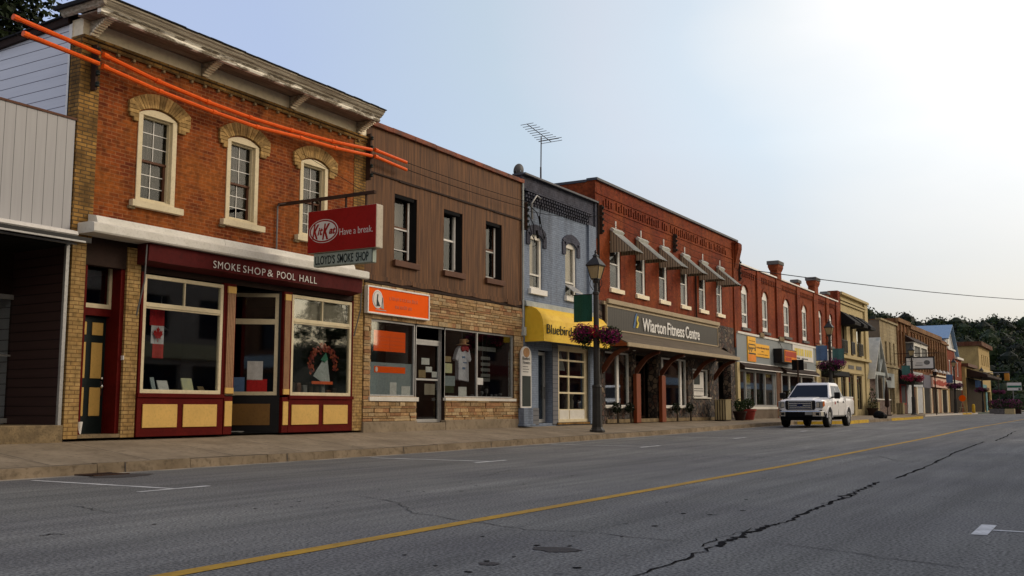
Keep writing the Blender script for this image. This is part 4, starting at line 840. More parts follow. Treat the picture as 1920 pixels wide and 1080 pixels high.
for i, (a, b, z0, z1) in enumerate(wo):
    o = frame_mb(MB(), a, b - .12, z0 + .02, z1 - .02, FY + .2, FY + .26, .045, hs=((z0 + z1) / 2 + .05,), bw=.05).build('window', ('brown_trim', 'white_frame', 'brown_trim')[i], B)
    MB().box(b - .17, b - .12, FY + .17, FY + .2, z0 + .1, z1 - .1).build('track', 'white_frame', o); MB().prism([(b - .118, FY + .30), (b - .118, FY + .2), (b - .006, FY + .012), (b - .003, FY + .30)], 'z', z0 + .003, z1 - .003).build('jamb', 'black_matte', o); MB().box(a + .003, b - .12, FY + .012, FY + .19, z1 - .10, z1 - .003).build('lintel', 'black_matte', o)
    if i != 1: MB().box(a + .045, b - .17, FY + .19, FY + .2, 5.74, 5.78).box(a + .045, b - .17, FY + .19, FY + .2, 5.18 if i == 0 else 4.96, 5.21 if i == 0 else 4.99).build('sash_rail', 'aluminium', o)
    pane(o, a + .045, b - .165, z0 + .065, z1 - .065, FY + .23, 'sky_glass')
    c = MB()
    for k in range(12): u = a + .05 + (b - a - .25) * k / 12 * (1, .45, 1)[i]; v = a + .05 + (b - a - .25) * (k + 1) / 12 * (1, .45, 1)[i]; c.quad((u, FY + .36 + .015 * (k % 2), z0 + .4 * (i == 0)), (v, FY + .36 + .015 * ((k + 1) % 2), z0 + .4 * (i == 0)), (v, FY + .36 + .015 * ((k + 1) % 2), z1), (u, FY + .36 + .015 * (k % 2), z1))
    c.build('curtain', ('curtain', 'white_frame', 'curtain_grey')[i], o, recalc=False); room(o, a, b, z0, z1, FY + .351, .8)
    MB().box(a - .05, b + .07, FY - .09, FY + .02, z0 - .17, z0 - .01).build('sill', 'brown_trim', o, bevel=.01)
# ledgestone: every stone its own block with its own tone
ops = [(20.26, 22.24, 1.28, 3.25), (22.24, 23.62, GZ, 3.25), (23.62, 27.44, 1.28, 3.25)]
mb = MB(); wall(mb, 19.99, 27.99, .3, 4.3, ops, roof=False, sides=False, th=.25); mb.build('backing', 'dark_brown', B, recalc=False)
mb = MB(); z = .66; rnd = random.Random(4)
def keep(a, b, c, d):
    return [(a, b)] if not [o for o in ops if o[0] < b and o[1] > a and o[2] < d - .01 and o[3] > c + .01] else None
while z < 4.12:
    hh = rnd.choice((.055, .075, .09, .11, .14)); hh = min(hh, 4.14 - z); x = 19.99
    while x < 27.97:
        w = rnd.uniform(.16, .62) * (1.3 if hh < .08 else .8); e = min(x + w, 27.98)
        segs = [(x, e)]
        for o in ops:
            if o[2] < z + hh / 2 < o[3]: segs = [s_ for a, b in segs for s_ in ((a, min(b, o[0])), (max(a, o[1]), b)) if s_[1] - s_[0] > .03]
        for a, b in segs:
            k = rnd.uniform(.72, 1.2); base = rnd.choice([(.42, .29, .15), (.37, .24, .11), (.46, .34, .19), (.34, .18, .085), (.40, .25, .12)])
            mb.box(a + .005, b - .005, FY - .03 - rnd.uniform(0, .03), FY - .002, z + .005, z + hh - .005, c=tuple(v * k for v in base))
        x = e
    z += hh
mb.build('stone_facing', 'ledge_stone', B, bevel=.006)
MB().box(19.98, 22.26, FY - .07, FY + .3, .3, .655).box(23.6, 27.99, FY - .07, FY + .3, .3, .665).box(22.26, 23.6, FY - .06, FY + 1.0, .3, .60).build('plinth', 'concrete', B, bevel=.015)
o = frame_mb(MB(), 20.26, 22.24, 1.28, 3.25, FY + .02, FY + .09, .055).build('shop_window', 'aluminium', B, bevel=.004); pane(o, 20.31, 22.19, 1.33, 3.20, FY + .05)
MB().box(20.2, 22.3, FY - .08, FY + .02, 1.17, 1.28).build('sill', 'white_paint', o, bevel=.006)
MB().box(20.32, 22.18, FY + .075, FY + .08, 1.335, 2.16).build('privacy_film', 'blue_film', o)
o = frame_mb(MB(), 23.62, 27.44, 1.28, 3.25, FY + .02, FY + .09, .055, vs=(25.37,), bw=.06).build('shop_window', 'aluminium', B, bevel=.004); pane(o, 23.68, 25.33, 1.33, 3.20, FY + .05); pane(o, 25.41, 27.38, 1.33, 3.20, FY + .05)
MB().box(23.58, 27.5, FY - .08, FY + .02, 1.20, 1.28).build('sill', 'white_paint', o, bevel=.006)
MB().box(22.24, 22.30, FY + .02, FY + 1, .6, 3.25).box(22.24, 23.62, FY + .02, FY + .08, 3.19, 3.25).build('entrance_side', 'aluminium', B)
q = MB(); q.box(22.3, 23.62, FY + .12, FY + .18, 2.80, 2.86); q.box(23.6, 23.66, FY + .1, FY + .2, .6, 3.2); q.build('door_frame', 'aluminium', B)
dr = frame_mb(MB(), 22.33, 23.6, .61, 2.80, FY + .13, FY + .18, .085, hs=(1.77,), bw=.05).build('glass_door', 'aluminium', B, bevel=.004); pane(dr, 22.42, 23.51, .7, 2.71, FY + .155); MB().box(23.53, 23.56, FY + .08, FY + .12, 1.5, 2.0).build('handle', 'aluminium', dr)
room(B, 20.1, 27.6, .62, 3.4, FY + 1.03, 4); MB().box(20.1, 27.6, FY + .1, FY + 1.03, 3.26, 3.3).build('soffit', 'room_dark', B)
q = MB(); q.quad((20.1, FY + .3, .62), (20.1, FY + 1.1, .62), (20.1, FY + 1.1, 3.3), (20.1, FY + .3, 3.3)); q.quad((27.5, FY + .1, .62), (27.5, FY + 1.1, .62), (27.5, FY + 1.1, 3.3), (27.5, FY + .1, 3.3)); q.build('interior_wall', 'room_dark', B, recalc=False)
MB().box(23.68, 27.4, FY + .12, FY + .8, 1.22, 1.27).box(20.3, 22.2, FY + .12, FY + .8, 1.22, 1.27).build('display_shelf', 'dark_brown', B)
# orange sign
G_ = thing('shop_sign', (21.3, FY, 3.7), 'flat orange sign with a white frame and round white emblem on the ledgestone front', 'sign')
f = frame_mb(MB(), 19.95, 22.64, 3.36, 4.06, 15.86, FY - .05, .04).build('frame', 'white_frame', G_, bevel=.004); MB().box(19.99, 22.60, 15.88, 15.95, 3.40, 4.02).build('face', 'orange_sign', f)
def ellx(q, cx, cz, rx, rz, y0, y1, n=28): q.prism([(cx + rx * math.cos(6.2832 * k / n), cz + rz * math.sin(6.2832 * k / n)) for k in range(n)], 'y', y0, y1); return q
e = ellx(MB(), 20.36, 3.735, .21, .235, 15.872, 15.879).build('emblem', 'sign_white', G_)
ellx(MB(), 20.36, 3.735, .18, .205, 15.869, 15.8715).build('emblem_ring', 'aluminium', e); ellx(MB(), 20.36, 3.735, .165, .19, 15.866, 15.8685).build('emblem_disc', 'sign_white', e)
q = MB(); q.prism([(20.33, 3.86), (20.37, 3.86), (20.36, 3.72), (20.42, 3.62), (20.46, 3.56), (20.30, 3.56), (20.31, 3.70)], 'y', 15.861, 15.8655); q.build('emblem_figure', 'ink', e)
q = MB(); q.prism([(20.52, 3.78), (20.58, 3.80), (20.60, 3.66), (20.62, 3.5), (20.50, 3.52), (20.53, 3.64)], 'y', 15.872, 15.879); q.box(20.28, 20.72, 15.872, 15.879, 3.455, 3.475); q.build('emblem_figure', 'banner_pale', e)
q = MB(); rnd = random.Random(8)
for z, a, b in ((3.80, 20.85, 22.1), (3.60, 21.1, 21.85)):
    x = a
    while x < b: w = rnd.uniform(.05, .09); q.box(x, x + w, 15.874, 15.8795, z - rnd.uniform(.03, .05), z + rnd.uniform(.03, .06)); x += w + rnd.uniform(.01, .05)
q.build('faded_lettering', 'orange_faded', G_)
def board(name, x0, x1, z0, z1, y, m, label, cat, group=None, th=.01):
    return tag(MB().box(x0, x1, y, y + th, z0, z1).build(name, m, loc=((x0 + x1) / 2, y, z0)), label, cat, group)
b_ = board('window_board', 20.51, 21.86, 2.45, 2.98, FY + .066, 'orange_sign', 'large orange board of faint lines in the left stone-front window', 'board')
q = MB()
for k in range(4): z = 2.53 + k * .095; q.box(20.53, 21.17, FY + .062, FY + .066, z, z + .012); q.box(21.2, 21.84, FY + .062, FY + .066, z, z + .012)
q.box(21.178, 21.192, FY + .062, FY + .066, 2.47, 2.88); q.build('faded_lines', 'orange_faded', b_)
b_ = board('window_board', 20.55, 21.87, 1.90, 2.06, FY + .066, 'orange_sign', 'narrow orange strip with a tiny white emblem on the frosted window film', 'board')
ellx(MB(), 20.64, 1.98, .05, .065, FY + .062, FY + .0655, 14).build('emblem', 'sign_white', b_)
P_ = 'notices in the stone-front windows'
for a, b, z0, z1, y, m, lb in ((21.22, 21.5, 1.34, 1.66, .07, 'paper', 'left of two white cards low in the frosted window'), (21.72, 22.1, 1.34, 1.57, .07, 'paper', 'right of two white cards low in the frosted window'),
    (23.74, 24.05, 2.29, 2.45, .066, 'paper_tan', 'small tan notice highest in the middle window beside the door'), (23.74, 24.1, 1.98, 2.25, .066, 'paper_yellow', 'yellow green notice in the middle window beside the door'),
    (23.72, 24.25, 1.62, 1.90, .066, 'blue_film', 'wide pale blue poster in the middle window'), (23.72, 24.2, 1.42, 1.62, .066, 'grass_ground', 'green part of poster just above the middle window sill'), (24.44, 24.86, 1.34, 1.6, .066, 'paper', 'white square card under the hanging shirt'),
    (25.42, 25.72, 1.68, 1.88, .04, 'paper', 'white notice taped to the mullion right of the shirt')):
    board('notice', a, b, z0, z1, FY + y, m, lb, 'notice', P_)
for a, b, z0, z1, m, lb in ((22.75, 23.12, 2.18, 2.36, 'paper', 'upper left white notice on the glass door'), (22.95, 23.25, 1.98, 2.13, 'paper', 'middle white notice on the glass door'), (22.62, 22.95, 1.82, 2.03, 'paper_tan', 'tan notice on the glass door'), (23.25, 23.5, 1.84, 2.0, 'paper', 'right white notice on the glass door'), (22.9, 23.4, 1.36, 1.66, 'curtain', 'grey picture below the door rail')):
    board('notice', a, b, z0, z1, FY + .165, m, lb, 'notice', 'notices on the glass door')
o = thing('letter_board', (26.4, FY + .35, 1.8), 'stack of six grey letter boards hanging in the right stone-front window', 'letter board')
for i, z in enumerate((2.72, 2.45, 2.27, 2.10, 1.93, 1.80)): MB().box(25.85 if i == 0 else 26.1, 26.95 if i == 0 else 26.62, FY + .35, FY + .37, z, z + (.13 if i == 0 else .10)).build('board', 'curtain_grey', o)
MB().tube([(26.2, FY + .36, 1.8), (26.2, FY + .36, 3.2)], .006, 4).build('cord', 'galvanised', o)
# shirt with hat on a hanger
T = thing('hanging_shirt', (25.0, FY + .3, 2.0), 'white tee shirt with straw hat and red scarf hanging in the shop window', 'shirt')
def thick(name, pts, m, y, th=.12):
    q = MB(); q.prism(pts, 'y', y - th / 2, y + th / 2); return q.build(name, m, T, bevel=.03)
thick('shirt', [(24.72, 1.80), (25.28, 1.76), (25.26, 2.38), (25.34, 2.34), (25.42, 2.42), (25.30, 2.72), (25.16, 2.80), (24.86, 2.80), (24.72, 2.70), (24.56, 2.40), (24.66, 2.34), (24.72, 2.42)], 'shirt_cloth', FY + .32, .14)
q = MB(); q.box(24.9, 25.05, FY + .24, FY + .25, 2.45, 2.5); q.box(24.95, 25.14, FY + .24, FY + .25, 2.3, 2.33); q.box(24.92, 25.06, FY + .24, FY + .25, 2.12, 2.18); q.build('print', 'banner_blue', T)
thick('scarf', [(24.80, 2.72), (24.9, 2.62), (25.05, 2.68), (25.2, 2.62), (25.22, 2.76), (25.1, 2.84), (24.9, 2.84)], 'scarf_red', FY + .30, .2)
MB().lathe((25.0, FY + .3, 2.82), [(.03, 0), (.20, .01), (.20, .03), (.11, .05), (.10, .17), (.05, .19)], 16).build('hat', 'straw', T, smooth=True)
MB().lathe((25.22, FY + .34, 2.92), [(.02, 0), (.09, .01), (.10, .06), (.04, .11)], 12).build('hat_pom', 'straw', T, smooth=True)
MB().tube([(25.0, FY + .32, 3.0), (25.0, FY + .32, 3.25)], .006, 5).build('hook', 'galvanised', T)
tag(MB().prism([(24.86, 1.28), (25.3, 1.28), (25.26, 1.78), (24.9, 1.78)], 'y', FY + .3, FY + .5).build('display_stand', 'black_matte', loc=(25.1, FY + .4, 1.28), bevel=.02), 'black stand below the hanging tee shirt', 'stand')
tag(MB().box(25.3, 25.34, FY + .6, FY + 1, 1.27, 2.3).build('wood_panel', 'brown_trim', loc=(25.3, FY + .8, 1.27)), 'brown wooden divider behind the shirt window', 'divider')
rnd = random.Random(31)
for k in range(7):
    x = 25.6 + k * .27; h_ = rnd.uniform(.12, .4)
    tag(MB().lathe((x, FY + .35, 1.272), [(.05, 0), (.06, .02), (.015, .05), (.02, h_ * .5), (.055, h_ * .6), (.06, h_ * .9), (.02, h_)], 10).build('trophy', 'chrome' if k % 3 == 1 else 'galvanised', loc=(x, FY + .35, 1.272), smooth=True), 'small dim metal trophy, one of the row at the foot of the right window', 'trophy', 'trophies in the right window')

# ------------------------------------------------------------------ blue painted brick building
B = thing('blue_building', (28, FY, GZ), 'two-storey blue painted brick building with slate grey brick cornice and a yellow shop canopy', 'building')
wo = [(28.48, 29.33, 4.87, 6.68), (31.0, 31.84, 4.87, 6.72)]; go = [(29.05, 30.02, .5, 2.9), (30.4, 33.0, .5, 3.12)]
mb = MB(); wall(mb, 27.99, 33.35, .3, 7.6, wo + go, th=.3, roof=False, sides=False)
for a, b, c, d in wo: spandrel(mb, a, b, d - .16, .16, FY, .12)
mb.box(32.72, 33.30, FY - .09, FY - .001, .45, 7.58); mb.build('wall', 'blue_brick', B, recalc=False)
mb = MB(); wall(mb, 27.99, 33.42, 7.6, 8.52, [], depth=12, roof=True); mb.build('parapet', 'slate_brick', B, recalc=False)
mb = MB(); 
for r_ in range(4):
    z = 7.58 + r_ * .10
    for k in range(27): x = 28.08 + k * .176 + (.088 if r_ % 2 else 0); mb.box(x, x + .088, FY - .05 - .028 * r_, FY - .001, z, z + .075)
mb.box(28.0, 32.9, FY - .145, FY - .002, 7.98, 8.04); mb.build('corbel_course', 'slate_brick', B)
MB().box(27.96, 33.44, FY - .15, FY + .35, 8.50, 8.57).build('coping', 'dish_grey', B, bevel=.01)
MB().box(33.30, 33.50, FY - .06, FY + .1, 7.2, 8.5).build('corner_board', 'slate_brick', B)
MB().tube([(27.95, FY - .06, 8.2), (27.95, FY - .06, 3.5)], .035, 8).box(27.88, 28.02, FY - .14, FY - .01, 3.28, 3.55).build('downpipe', 'banner_pale', B)
for i, (a, b, z0, z1) in enumerate(wo):
    w = MB(); w.prism([(a, z1 - .18)] + arc(a, b, z1 - .16, .155) + [(b, z1 - .18)], 'y', FY + .04, FY + .12); w.box(a, a + .07, FY + .04, FY + .12, z0, z1 - .18); w.box(b - .13, b, FY + .04, FY + .14, z0, z1 - .18); w.box(a + .07, b - .13, FY + .04, FY + .12, z0, z0 + .06); w.box(a + .07, b - .13, FY + .05, FY + .12, 5.30, 5.36)
    o = w.build('window', 'white_paint', B, bevel=.006)
    pane(o, a + .07, b - .13, 5.36, z1 - .18, FY + .10, 'sky_glass'); pane(o, a + .07, b - .13, z0 + .06, 5.30, FY + .10, 'sky_glass')
    MB().box(a + .04, b - .12 - (.3 if i == 0 else 0), FY + .16, FY + .17, 5.3, z1).build('blind', 'blind_cream', o)
    MB().box(a + .04, b - .3, FY + .18, FY + .19, z0, z1).build('curtain', 'curtain', o)
    if i: MB().prism([(FY + .1, 5.29), (FY - .3, 4.98), (FY - .3, 4.95), (FY + .1, 5.26)], 'x', a + .05, b - .1).build('tilted_sash', 'aluminium', o)
    room(o, a, b, z0, z1, FY + .3, .6); MB().box(a - .08, b + .2, FY - .1, FY + .05, z0 - .2, z0 - .02).build('sill', 'white_frame', o, bevel=.008)
    h = MB(); n = 12; A = arc(a - .02, b + .02, z1 - .15, .16, n); O = arc(a - .24, b + .24, z1 + .07, .24, n)
    for k in range(n): h.prism([A[k], A[k + 1], O[k + 1], O[k]], 'y', FY - .05, FY + .01)
    for sx_, xa in ((-1, a - .02), (1, b + .02)): xb = xa + sx_ * .22; h.box(min(xa, xb), max(xa, xb), FY - .05, FY + .01, 6.28, z1 - .0)
    h.build('hood', 'slate_brick', o)
# electric service on the front
S_ = thing('service_cable', (28.6, FY, 7.2), 'tangle of black service cables and grey conduit at the top left of the blue front', 'cable')
MB().tube([(28.45, FY - .12, 7.1), (28.35, FY - .15, 7.6), (28.6, FY - .2, 7.9), (29.0, FY - .12, 7.88)], .035, 8).build('weatherhead', 'galvanised', S_, smooth=True)
for pts in ([(28.1, FY - .2, 7.5), (28.6, FY - .2, 7.35), (29.0, FY - .15, 7.0), (29.1, FY - .12, 6.9), (29.3, FY - .1, 6.6)], [(28.9, FY - .2, 7.7), (28.8, FY - .2, 7.1), (28.85, FY - .2, 6.8)], [(28.1, FY - .2, 6.9), (28.3, FY - .2, 6.55), (28.7, FY - .15, 6.3), (28.5, FY - .12, 6.2)], [(28.1, FY - .18, 7.2), (28.3, FY - .25, 6.9), (28.45, FY - .2, 6.3)]):
    MB().tube(pts, .014, 5).build('cable', 'black_matte', S_)
MB().tube([(28.78, FY - .2, 7.25), (28.85, FY - .2, 7.0)], .04, 6).tube([(28.6, FY - .2, 6.75), (28.7, FY - .2, 6.5)], .045, 6).build('splice', 'black_matte', S_)
# yellow canopy: quarter round profile
prof = [(FY - .002, 4.25), (15.78, 4.22), (15.60, 4.13), (15.46, 3.98), (15.39, 3.80), (15.36, 3.6), (15.34, 3.10)]
q = MB(); n = 30
for i in range(n):
    a = 28.17 + 4.93 * i / n; b = 28.17 + 4.93 * (i + 1) / n; w = lambda x: .008 * math.sin(x * 4)
    for (y0, z0), (y1, z1) in zip(prof[:-1], prof[1:]): q.quad((a, y0 + w(a), z0), (b, y0 + w(b), z0), (b, y1 + w(b), z1), (a, y1 + w(a), z1))
for x in (28.17, 33.1): q.add([(x, y, z) for y, z in prof] + [(x, FY - .002, 3.10)], [tuple(range(len(prof) + 1))])
cn = q.build('canopy', 'yellow_canvas', B, smooth=True)
MB().prism([(FY - .001, 4.44), (FY - .12, 4.40), (FY - .14, 4.24), (FY - .001, 4.26)], 'x', 28.05, 33.0).build('canopy_flashing', 'banner_pale', cn)
text('Bluebird', 'ink', cn, (28.36, 15.33, 3.36), 1.72, .29, bold=-.014, ext=.02); text('Flowers', 'ink', cn, (30.36, 15.33, 3.36), 1.75, .29, bold=-.014, ext=.02)
q = MB()
for x in (28.3, 30.0, 32.9): q.tube([(x, FY, 3.12), (x, 15.38, 3.12)], .02, 6)
q.build('canopy_frame', 'galvanised', cn)
o = frame_mb(MB(), 29.10, 29.98, .52, 2.85, FY + .25, FY + .31, .11).build('door', 'aluminium', B); pane(o, 29.21, 29.87, .63, 2.74, FY + .28); MB().box(29.85, 29.88, FY + .2, FY + .24, 1.3, 1.7).build('handle', 'galvanised', o)
MB().box(30.02, 30.4, FY - .02, FY + .0, .45, 3.1).box(27.99, 29.05, FY - .02, FY, .45, 1.0).build('clapboard', 'grey_clapboard', B)
o = frame_mb(MB(), 30.4, 33.0, .5, 3.12, FY + .02, FY + .2, .12).build('panelled_door_frame', 'cream_paint', B, bevel=.006)
q = frame_mb(MB(), 30.55, 32.62, .52, 3.0, FY + .06, FY + .14, .07, vs=(), hs=(1.51, 2.07, 2.62), bw=.06); q.box(31.33, 31.39, FY + .07, FY + .13, .96, 3.0 - .07); q.box(30.62, 32.55, FY + .075, FY + .125, .59, .96); q.box(32.62, 32.88, FY + .06, FY + .18, .52, 3.0)
gd = q.build('sectional_door', 'cream_paint', B, bevel=.004); pane(gd, 30.62, 32.55, .98, 2.93, FY + .10); room(B, 28.5, 33, .5, 3.15, FY + .32, 3)
MB().box(30.64, 31.32, FY + .059, FY + .074, .62, .93).box(31.4, 32.53, FY + .059, FY + .074, .62, .93).build('door_panel', 'white_paint', gd)
MB().box(30.3, 33.1, FY - .06, FY + .2, .44, .52).build('doorstep', 'buff_brick', B)
tag(MB().box(31.0, 31.05, FY + .4, FY + .45, 2.3, 3.0).prism([(31.0, 2.3), (31.9, 2.3), (31.6, 2.95), (31.3, 2.6)], 'y', FY + .5, FY + .52).build('window_display', 'banner_pale', loc=(31.4, FY + .5, 2.3)), 'pale angular display hanging behind the top panes of the flower shop door', 'display')
for k, x in enumerate((31.9, 32.25)): tag(MB().lathe((x, FY + .45, .98), [(.08, 0), (.10, .25), (.05, .35), (.14, .55)], 10).build('vase', 'curtain', loc=(x, FY + .45, .98), smooth=True), ('left', 'right')[k] + ' pale vase behind the lower panes of the flower shop door', 'vase')
# sandwich style standing sign
s_ = thing('standing_sign', (27.95, 15.7, GZ), 'narrow upright white sign with arched top and blackboard, standing on a blue box', 'sign')
q = MB(); q.prism([(27.62, 1.0), (28.27, 1.0), (28.27, 2.66)] + [(27.945 + .325 * math.cos(t * math.pi / 8), 2.66 + .27 * math.sin(t * math.pi / 8)) for t in range(1, 8)] + [(27.62, 2.66)], 'y', 15.85, 15.90); bd = q.build('board', 'sign_white', s_)
MB().box(27.68, 28.21, 15.840, 15.849, 1.05, 2.0).build('blackboard', 'ink', bd); ellx(MB(), 27.945, 2.74, .2, .15, 15.84, 15.849, 16).build('emblem', 'straw', bd)
for w, z, h_, x in (('Bluebird', 2.50, .1, 27.70), ('Flowers', 2.37, .1, 27.72)): text(w, 'ink', bd, (x, 15.845, z), .46, h_, ext=.003)
q = MB()
for z in (2.28, 2.2, 2.12): q.box(27.72, 28.1 - (z * 7 % .1), 15.842, 15.849, z, z + .02)
q.build('small_print', 'curtain_grey', bd)
MB().box(27.66, 28.26, 15.78, 15.98, GZ + .02, 1.0).box(27.6, 28.32, 15.72, 16.0, GZ - .02, GZ + .05).build('box', 'blue_brick', s_, bevel=.01)
# roof items
A = thing('tv_aerial', (32.86, 18, 8.5), 'tall thin television aerial with many cross rods on the roof of the blue building', 'aerial')
MB().tube([(32.86, 18, 8.3), (32.86, 18, 10.0)], .035, 6).tube([(32.87, 18, 10.0), (32.9, 18, 11.2)], .024, 6).build('mast', 'rust_iron', A)
p0, p1 = Vector((31.85, 18.02, 11.42)), Vector((33.75, 18.02, 11.18)); ar = MB().tube([p0, p1], .018, 4).build('boom', 'rust_iron', A)
q = MB(); dv = Vector((0, 1, -.02)).normalized()
for k in range(10): c = p0 + (p1 - p0) * (k / 9); L = .27 + .022 * k; q.tube([c - dv * L, c + dv * L], .011, 4)
q.tube([p1 - dv * .5 + Vector((-.1, 0, .08)), p1 + dv * .5 + Vector((-.1, 0, .08))], .011, 4); q.build('cross_rods', 'rust_iron', ar)
A = thing('satellite_dish', (28.3, 16.5, 8.6), 'small dark satellite dish on the roof corner above the brown boards', 'satellite dish')
q = MB(); n = 18; c0 = Vector((28.33, 16.35, 8.74)); ax = Vector((.25, .93, .25)).normalized(); u_ = ax.cross(Vector((0, 0, 1))).normalized(); v_ = ax.cross(u_)
rings = [[c0 + (u_ * math.cos(6.283 * k / n) + v_ * math.sin(6.283 * k / n)) * r_ - ax * (.10 * (1 - (r_ / .235) ** 2)) for k in range(n)] for r_ in (.01, .1, .17, .235)]
q.add([p for r_ in rings for p in r_], [(i * n + k, i * n + (k + 1) % n, (i + 1) * n + (k + 1) % n, (i + 1) * n + k) for i in range(3) for k in range(n)]); q.build('dish', 'dish_grey', A, smooth=True, recalc=False)
MB().tube([c0 - ax * .05, (28.2, 16.35, 8.55)], .03, 6).tube([(28.05, 16.3, 8.7), (28.2, 16.35, 8.6)], .025, 6).build('mount', 'dish_grey', A)

# ------------------------------------------------------------------ red brick building with the fitness centre
B = thing('red_brick_building', (33.5, FY, GZ), 'tall two-storey red brick building with six slanting metal window awnings', 'building')
wx = [(34.66, 35.66), (37.10, 38.09), (39.54, 40.45), (42.01, 42.90), (44.35, 45.25), (46.76, 47.60)]
wo = [(a, b, 5.50, 7.35) for a, b in wx]
mb = MB(); wall(mb, 33.45, 50.0, 4.95, 9.42, wo, depth=14, mi=0); mb.build('wall', 'red_brick', B, recalc=False)
mb = MB(); rnd = random.Random(6)
for k in range(62): x = 34.1 + k * .235; z = 8.52 + .03 * (k % 2); (mb.box(x, x + .10, FY - .045, FY - .001, z, z + (.30 if k % 3 else .22)) if rnd.random() > .12 else None)
mb.box(33.5, 49.3, FY - .03, FY - .001, 8.42, 8.47); mb.box(33.5, 49.3, FY - .03, FY - .001, 8.92, 8.96); mb.build('corbel_course', 'red_brick', B)
mb = MB(); mb.prism([(FY - .06, 4.0), (FY - .06, 9.2), (FY - .25, 9.3), (FY + .3, 9.3), (FY + .3, 4.0)], 'x', 49.25, 50.0); mb.prism([(FY - .08, 8.0), (FY - .2, 8.6), (FY - .3, 9.0), (FY - .3, 9.25), (FY - .08, 9.25)], 'x', 49.4, 49.95); mb.build('end_pier', 'red_brick', B)
mb = MB(); mb.box(33.42, 50.03, FY - .10, FY + .35, 9.40, 9.50); mb.box(33.42, 33.6, FY + .35, 30, 9.36, 9.46); mb.build('coping', 'dish_grey', B, bevel=.01)
mb = MB(); mb.box(33.36, 33.445, 18.4, 30, 8.9, 9.30); mb.build('patched_side', 'mossy_stone', B)
MB().tube([(33.52, FY - .08, 8.6), (33.52, FY - .08, 5.2)], .05, 6).build('downpipe', 'dark_brown', B); MB().tube([(43.75, FY - .07, 7.0), (43.75, FY - .07, 5.0)], .045, 6).build('downpipe', 'dark_brown', B)
for i, (a, b) in enumerate(wx):
    o = frame_mb(MB(), a, b, 5.50, 7.3, FY + .04, FY + .12, .055).box(b - .16, b - .055, FY + .05, FY + .13, 5.56, 7.24).box(a + .055, b - .16, FY + .06, FY + .11, 6.42, 6.47).build('window', 'white_frame', B, bevel=.004)
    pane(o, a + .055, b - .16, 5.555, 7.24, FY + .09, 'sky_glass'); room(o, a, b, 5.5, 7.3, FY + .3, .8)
    if i in (0, 3): MB().box(a + .05, b - .2, FY + .16, FY + .17, 5.6 if i == 3 else 6.2, 7.2).build('blind', 'curtain' if i == 3 else 'curtain_grey', o)
    MB().box(a - .06, b + .18, FY - .09, FY + .04, 5.33, 5.49).build('sill', 'soft_cream', o, bevel=.006)
    aw = MB(); x0, x1 = a + .0, b - .05; y1 = FY - .98
    aw.quad((x0, FY - .03, 7.72), (x1, FY - .03, 7.72), (x1, y1, 6.86), (x0, y1, 6.86))
    nr = 7
    for k in range(nr): u = x0 + (x1 - x0) * k / nr; aw.prism([(FY - .02, 7.735), (FY - .02, 7.721), (y1, 6.861), (y1 - .02, 6.875)], 'x', u, u + .02)
    A_ = aw.build('window_awning', 'galv_light', B)
    for xx in (x0 + .005, x1 - .005): MB().prism([(FY - .03, 7.70), (FY - .03, 6.83), (y1 + .02, 6.83), (y1 + .02, 6.86)], 'x', xx - .006, xx + .006).build('awning_side', 'awning_ribs', A_)
    MB().prism([(FY - .03, 7.74), (FY - .10, 7.80), (FY - .2, 7.70), (FY - .15, 7.62), (FY - .03, 7.7)], 'x', x0 - .02, x1 + .02).build('awning_hood', 'galv_light', A_)
    MB().box(a + .50, a + .57, FY - .03, FY - .001, 7.80, 8.12).build('awning_strap', 'sign_white', A_)
# shop front with ribbed fascia, shingled porch roof, stone piers
MB().box(33.9, 46.75, FY - .10, FY + .05, 4.80, 4.93).box(34.1, 46.6, FY - .20, FY - .1, 4.86, 5.03).build('fascia_cornice', 'taupe_trim', B, bevel=.01)
MB().box(33.95, 46.45, FY - .08, FY + .02, 3.86, 4.80).build('fascia_backing', 'dark_brown', B)
SG = thing('fascia_sign', (40.2, FY - .1, 4.3), 'long ribbed brown fascia board with raised white lettering and a blue green figure mark', 'sign')
MB().box(34.10, 46.36, FY - .13, FY - .081, 3.90, 4.76).build('ribbed_board', 'sign_ribs', SG); frame_mb(MB(), 34.03, 46.43, 3.87, 4.79, FY - .15, FY - .081, .05).build('frame', 'taupe_trim', SG)
for w, x, wd in (('Wiarton', 37.35, 2.45), ('Fitness', 39.98, 1.95), ('Centre', 42.1, 1.75)): text(w, 'white_frame', SG, (x, FY - .15, 4.03), wd, .52, bold=.012, ext=.03)
q = MB(); q.prism([(36.75, 4.12), (36.9, 4.12), (37.02, 4.3), (36.9, 4.42), (36.98, 4.56), (36.86, 4.6), (36.78, 4.42), (36.88, 4.3)], 'y', FY - .15, FY - .135); q.build('figure_mark', 'lemon_sign', SG)
q = MB(); q.prism([(36.45, 4.1), (36.6, 4.1), (36.72, 4.4), (36.85, 4.7), (36.72, 4.66), (36.6, 4.45)], 'y', FY - .15, FY - .135); q.build('figure_mark', 'banner_blue', SG)
pr = MB().prism([(FY, 3.92), (14.88, 3.35), (14.88, 3.31), (FY, 3.86)], 'x', 33.6, 46.3).build('porch_roof', 'shingles', B)
MB().box(33.55, 46.35, 14.82, 14.88, 3.20, 3.35).build('fascia_board', 'taupe_trim', pr, bevel=.01); MB().prism([(FY, 3.86), (14.885, 3.31), (14.885, 3.22), (FY, 3.22)], 'x', 33.56, 33.62).build('gable_board', 'cedar_post', pr); MB().box(33.62, 46.3, 14.89, FY, 3.17, 3.20).build('porch_ceiling', 'dark_brown', pr)
for x in (35.4, 40.6): MB().lathe((x, 15.4, 3.14), [(.06, .02), (.06, 0), (.02, -.01)], 10).build('recessed_lamp', 'sign_white', pr)
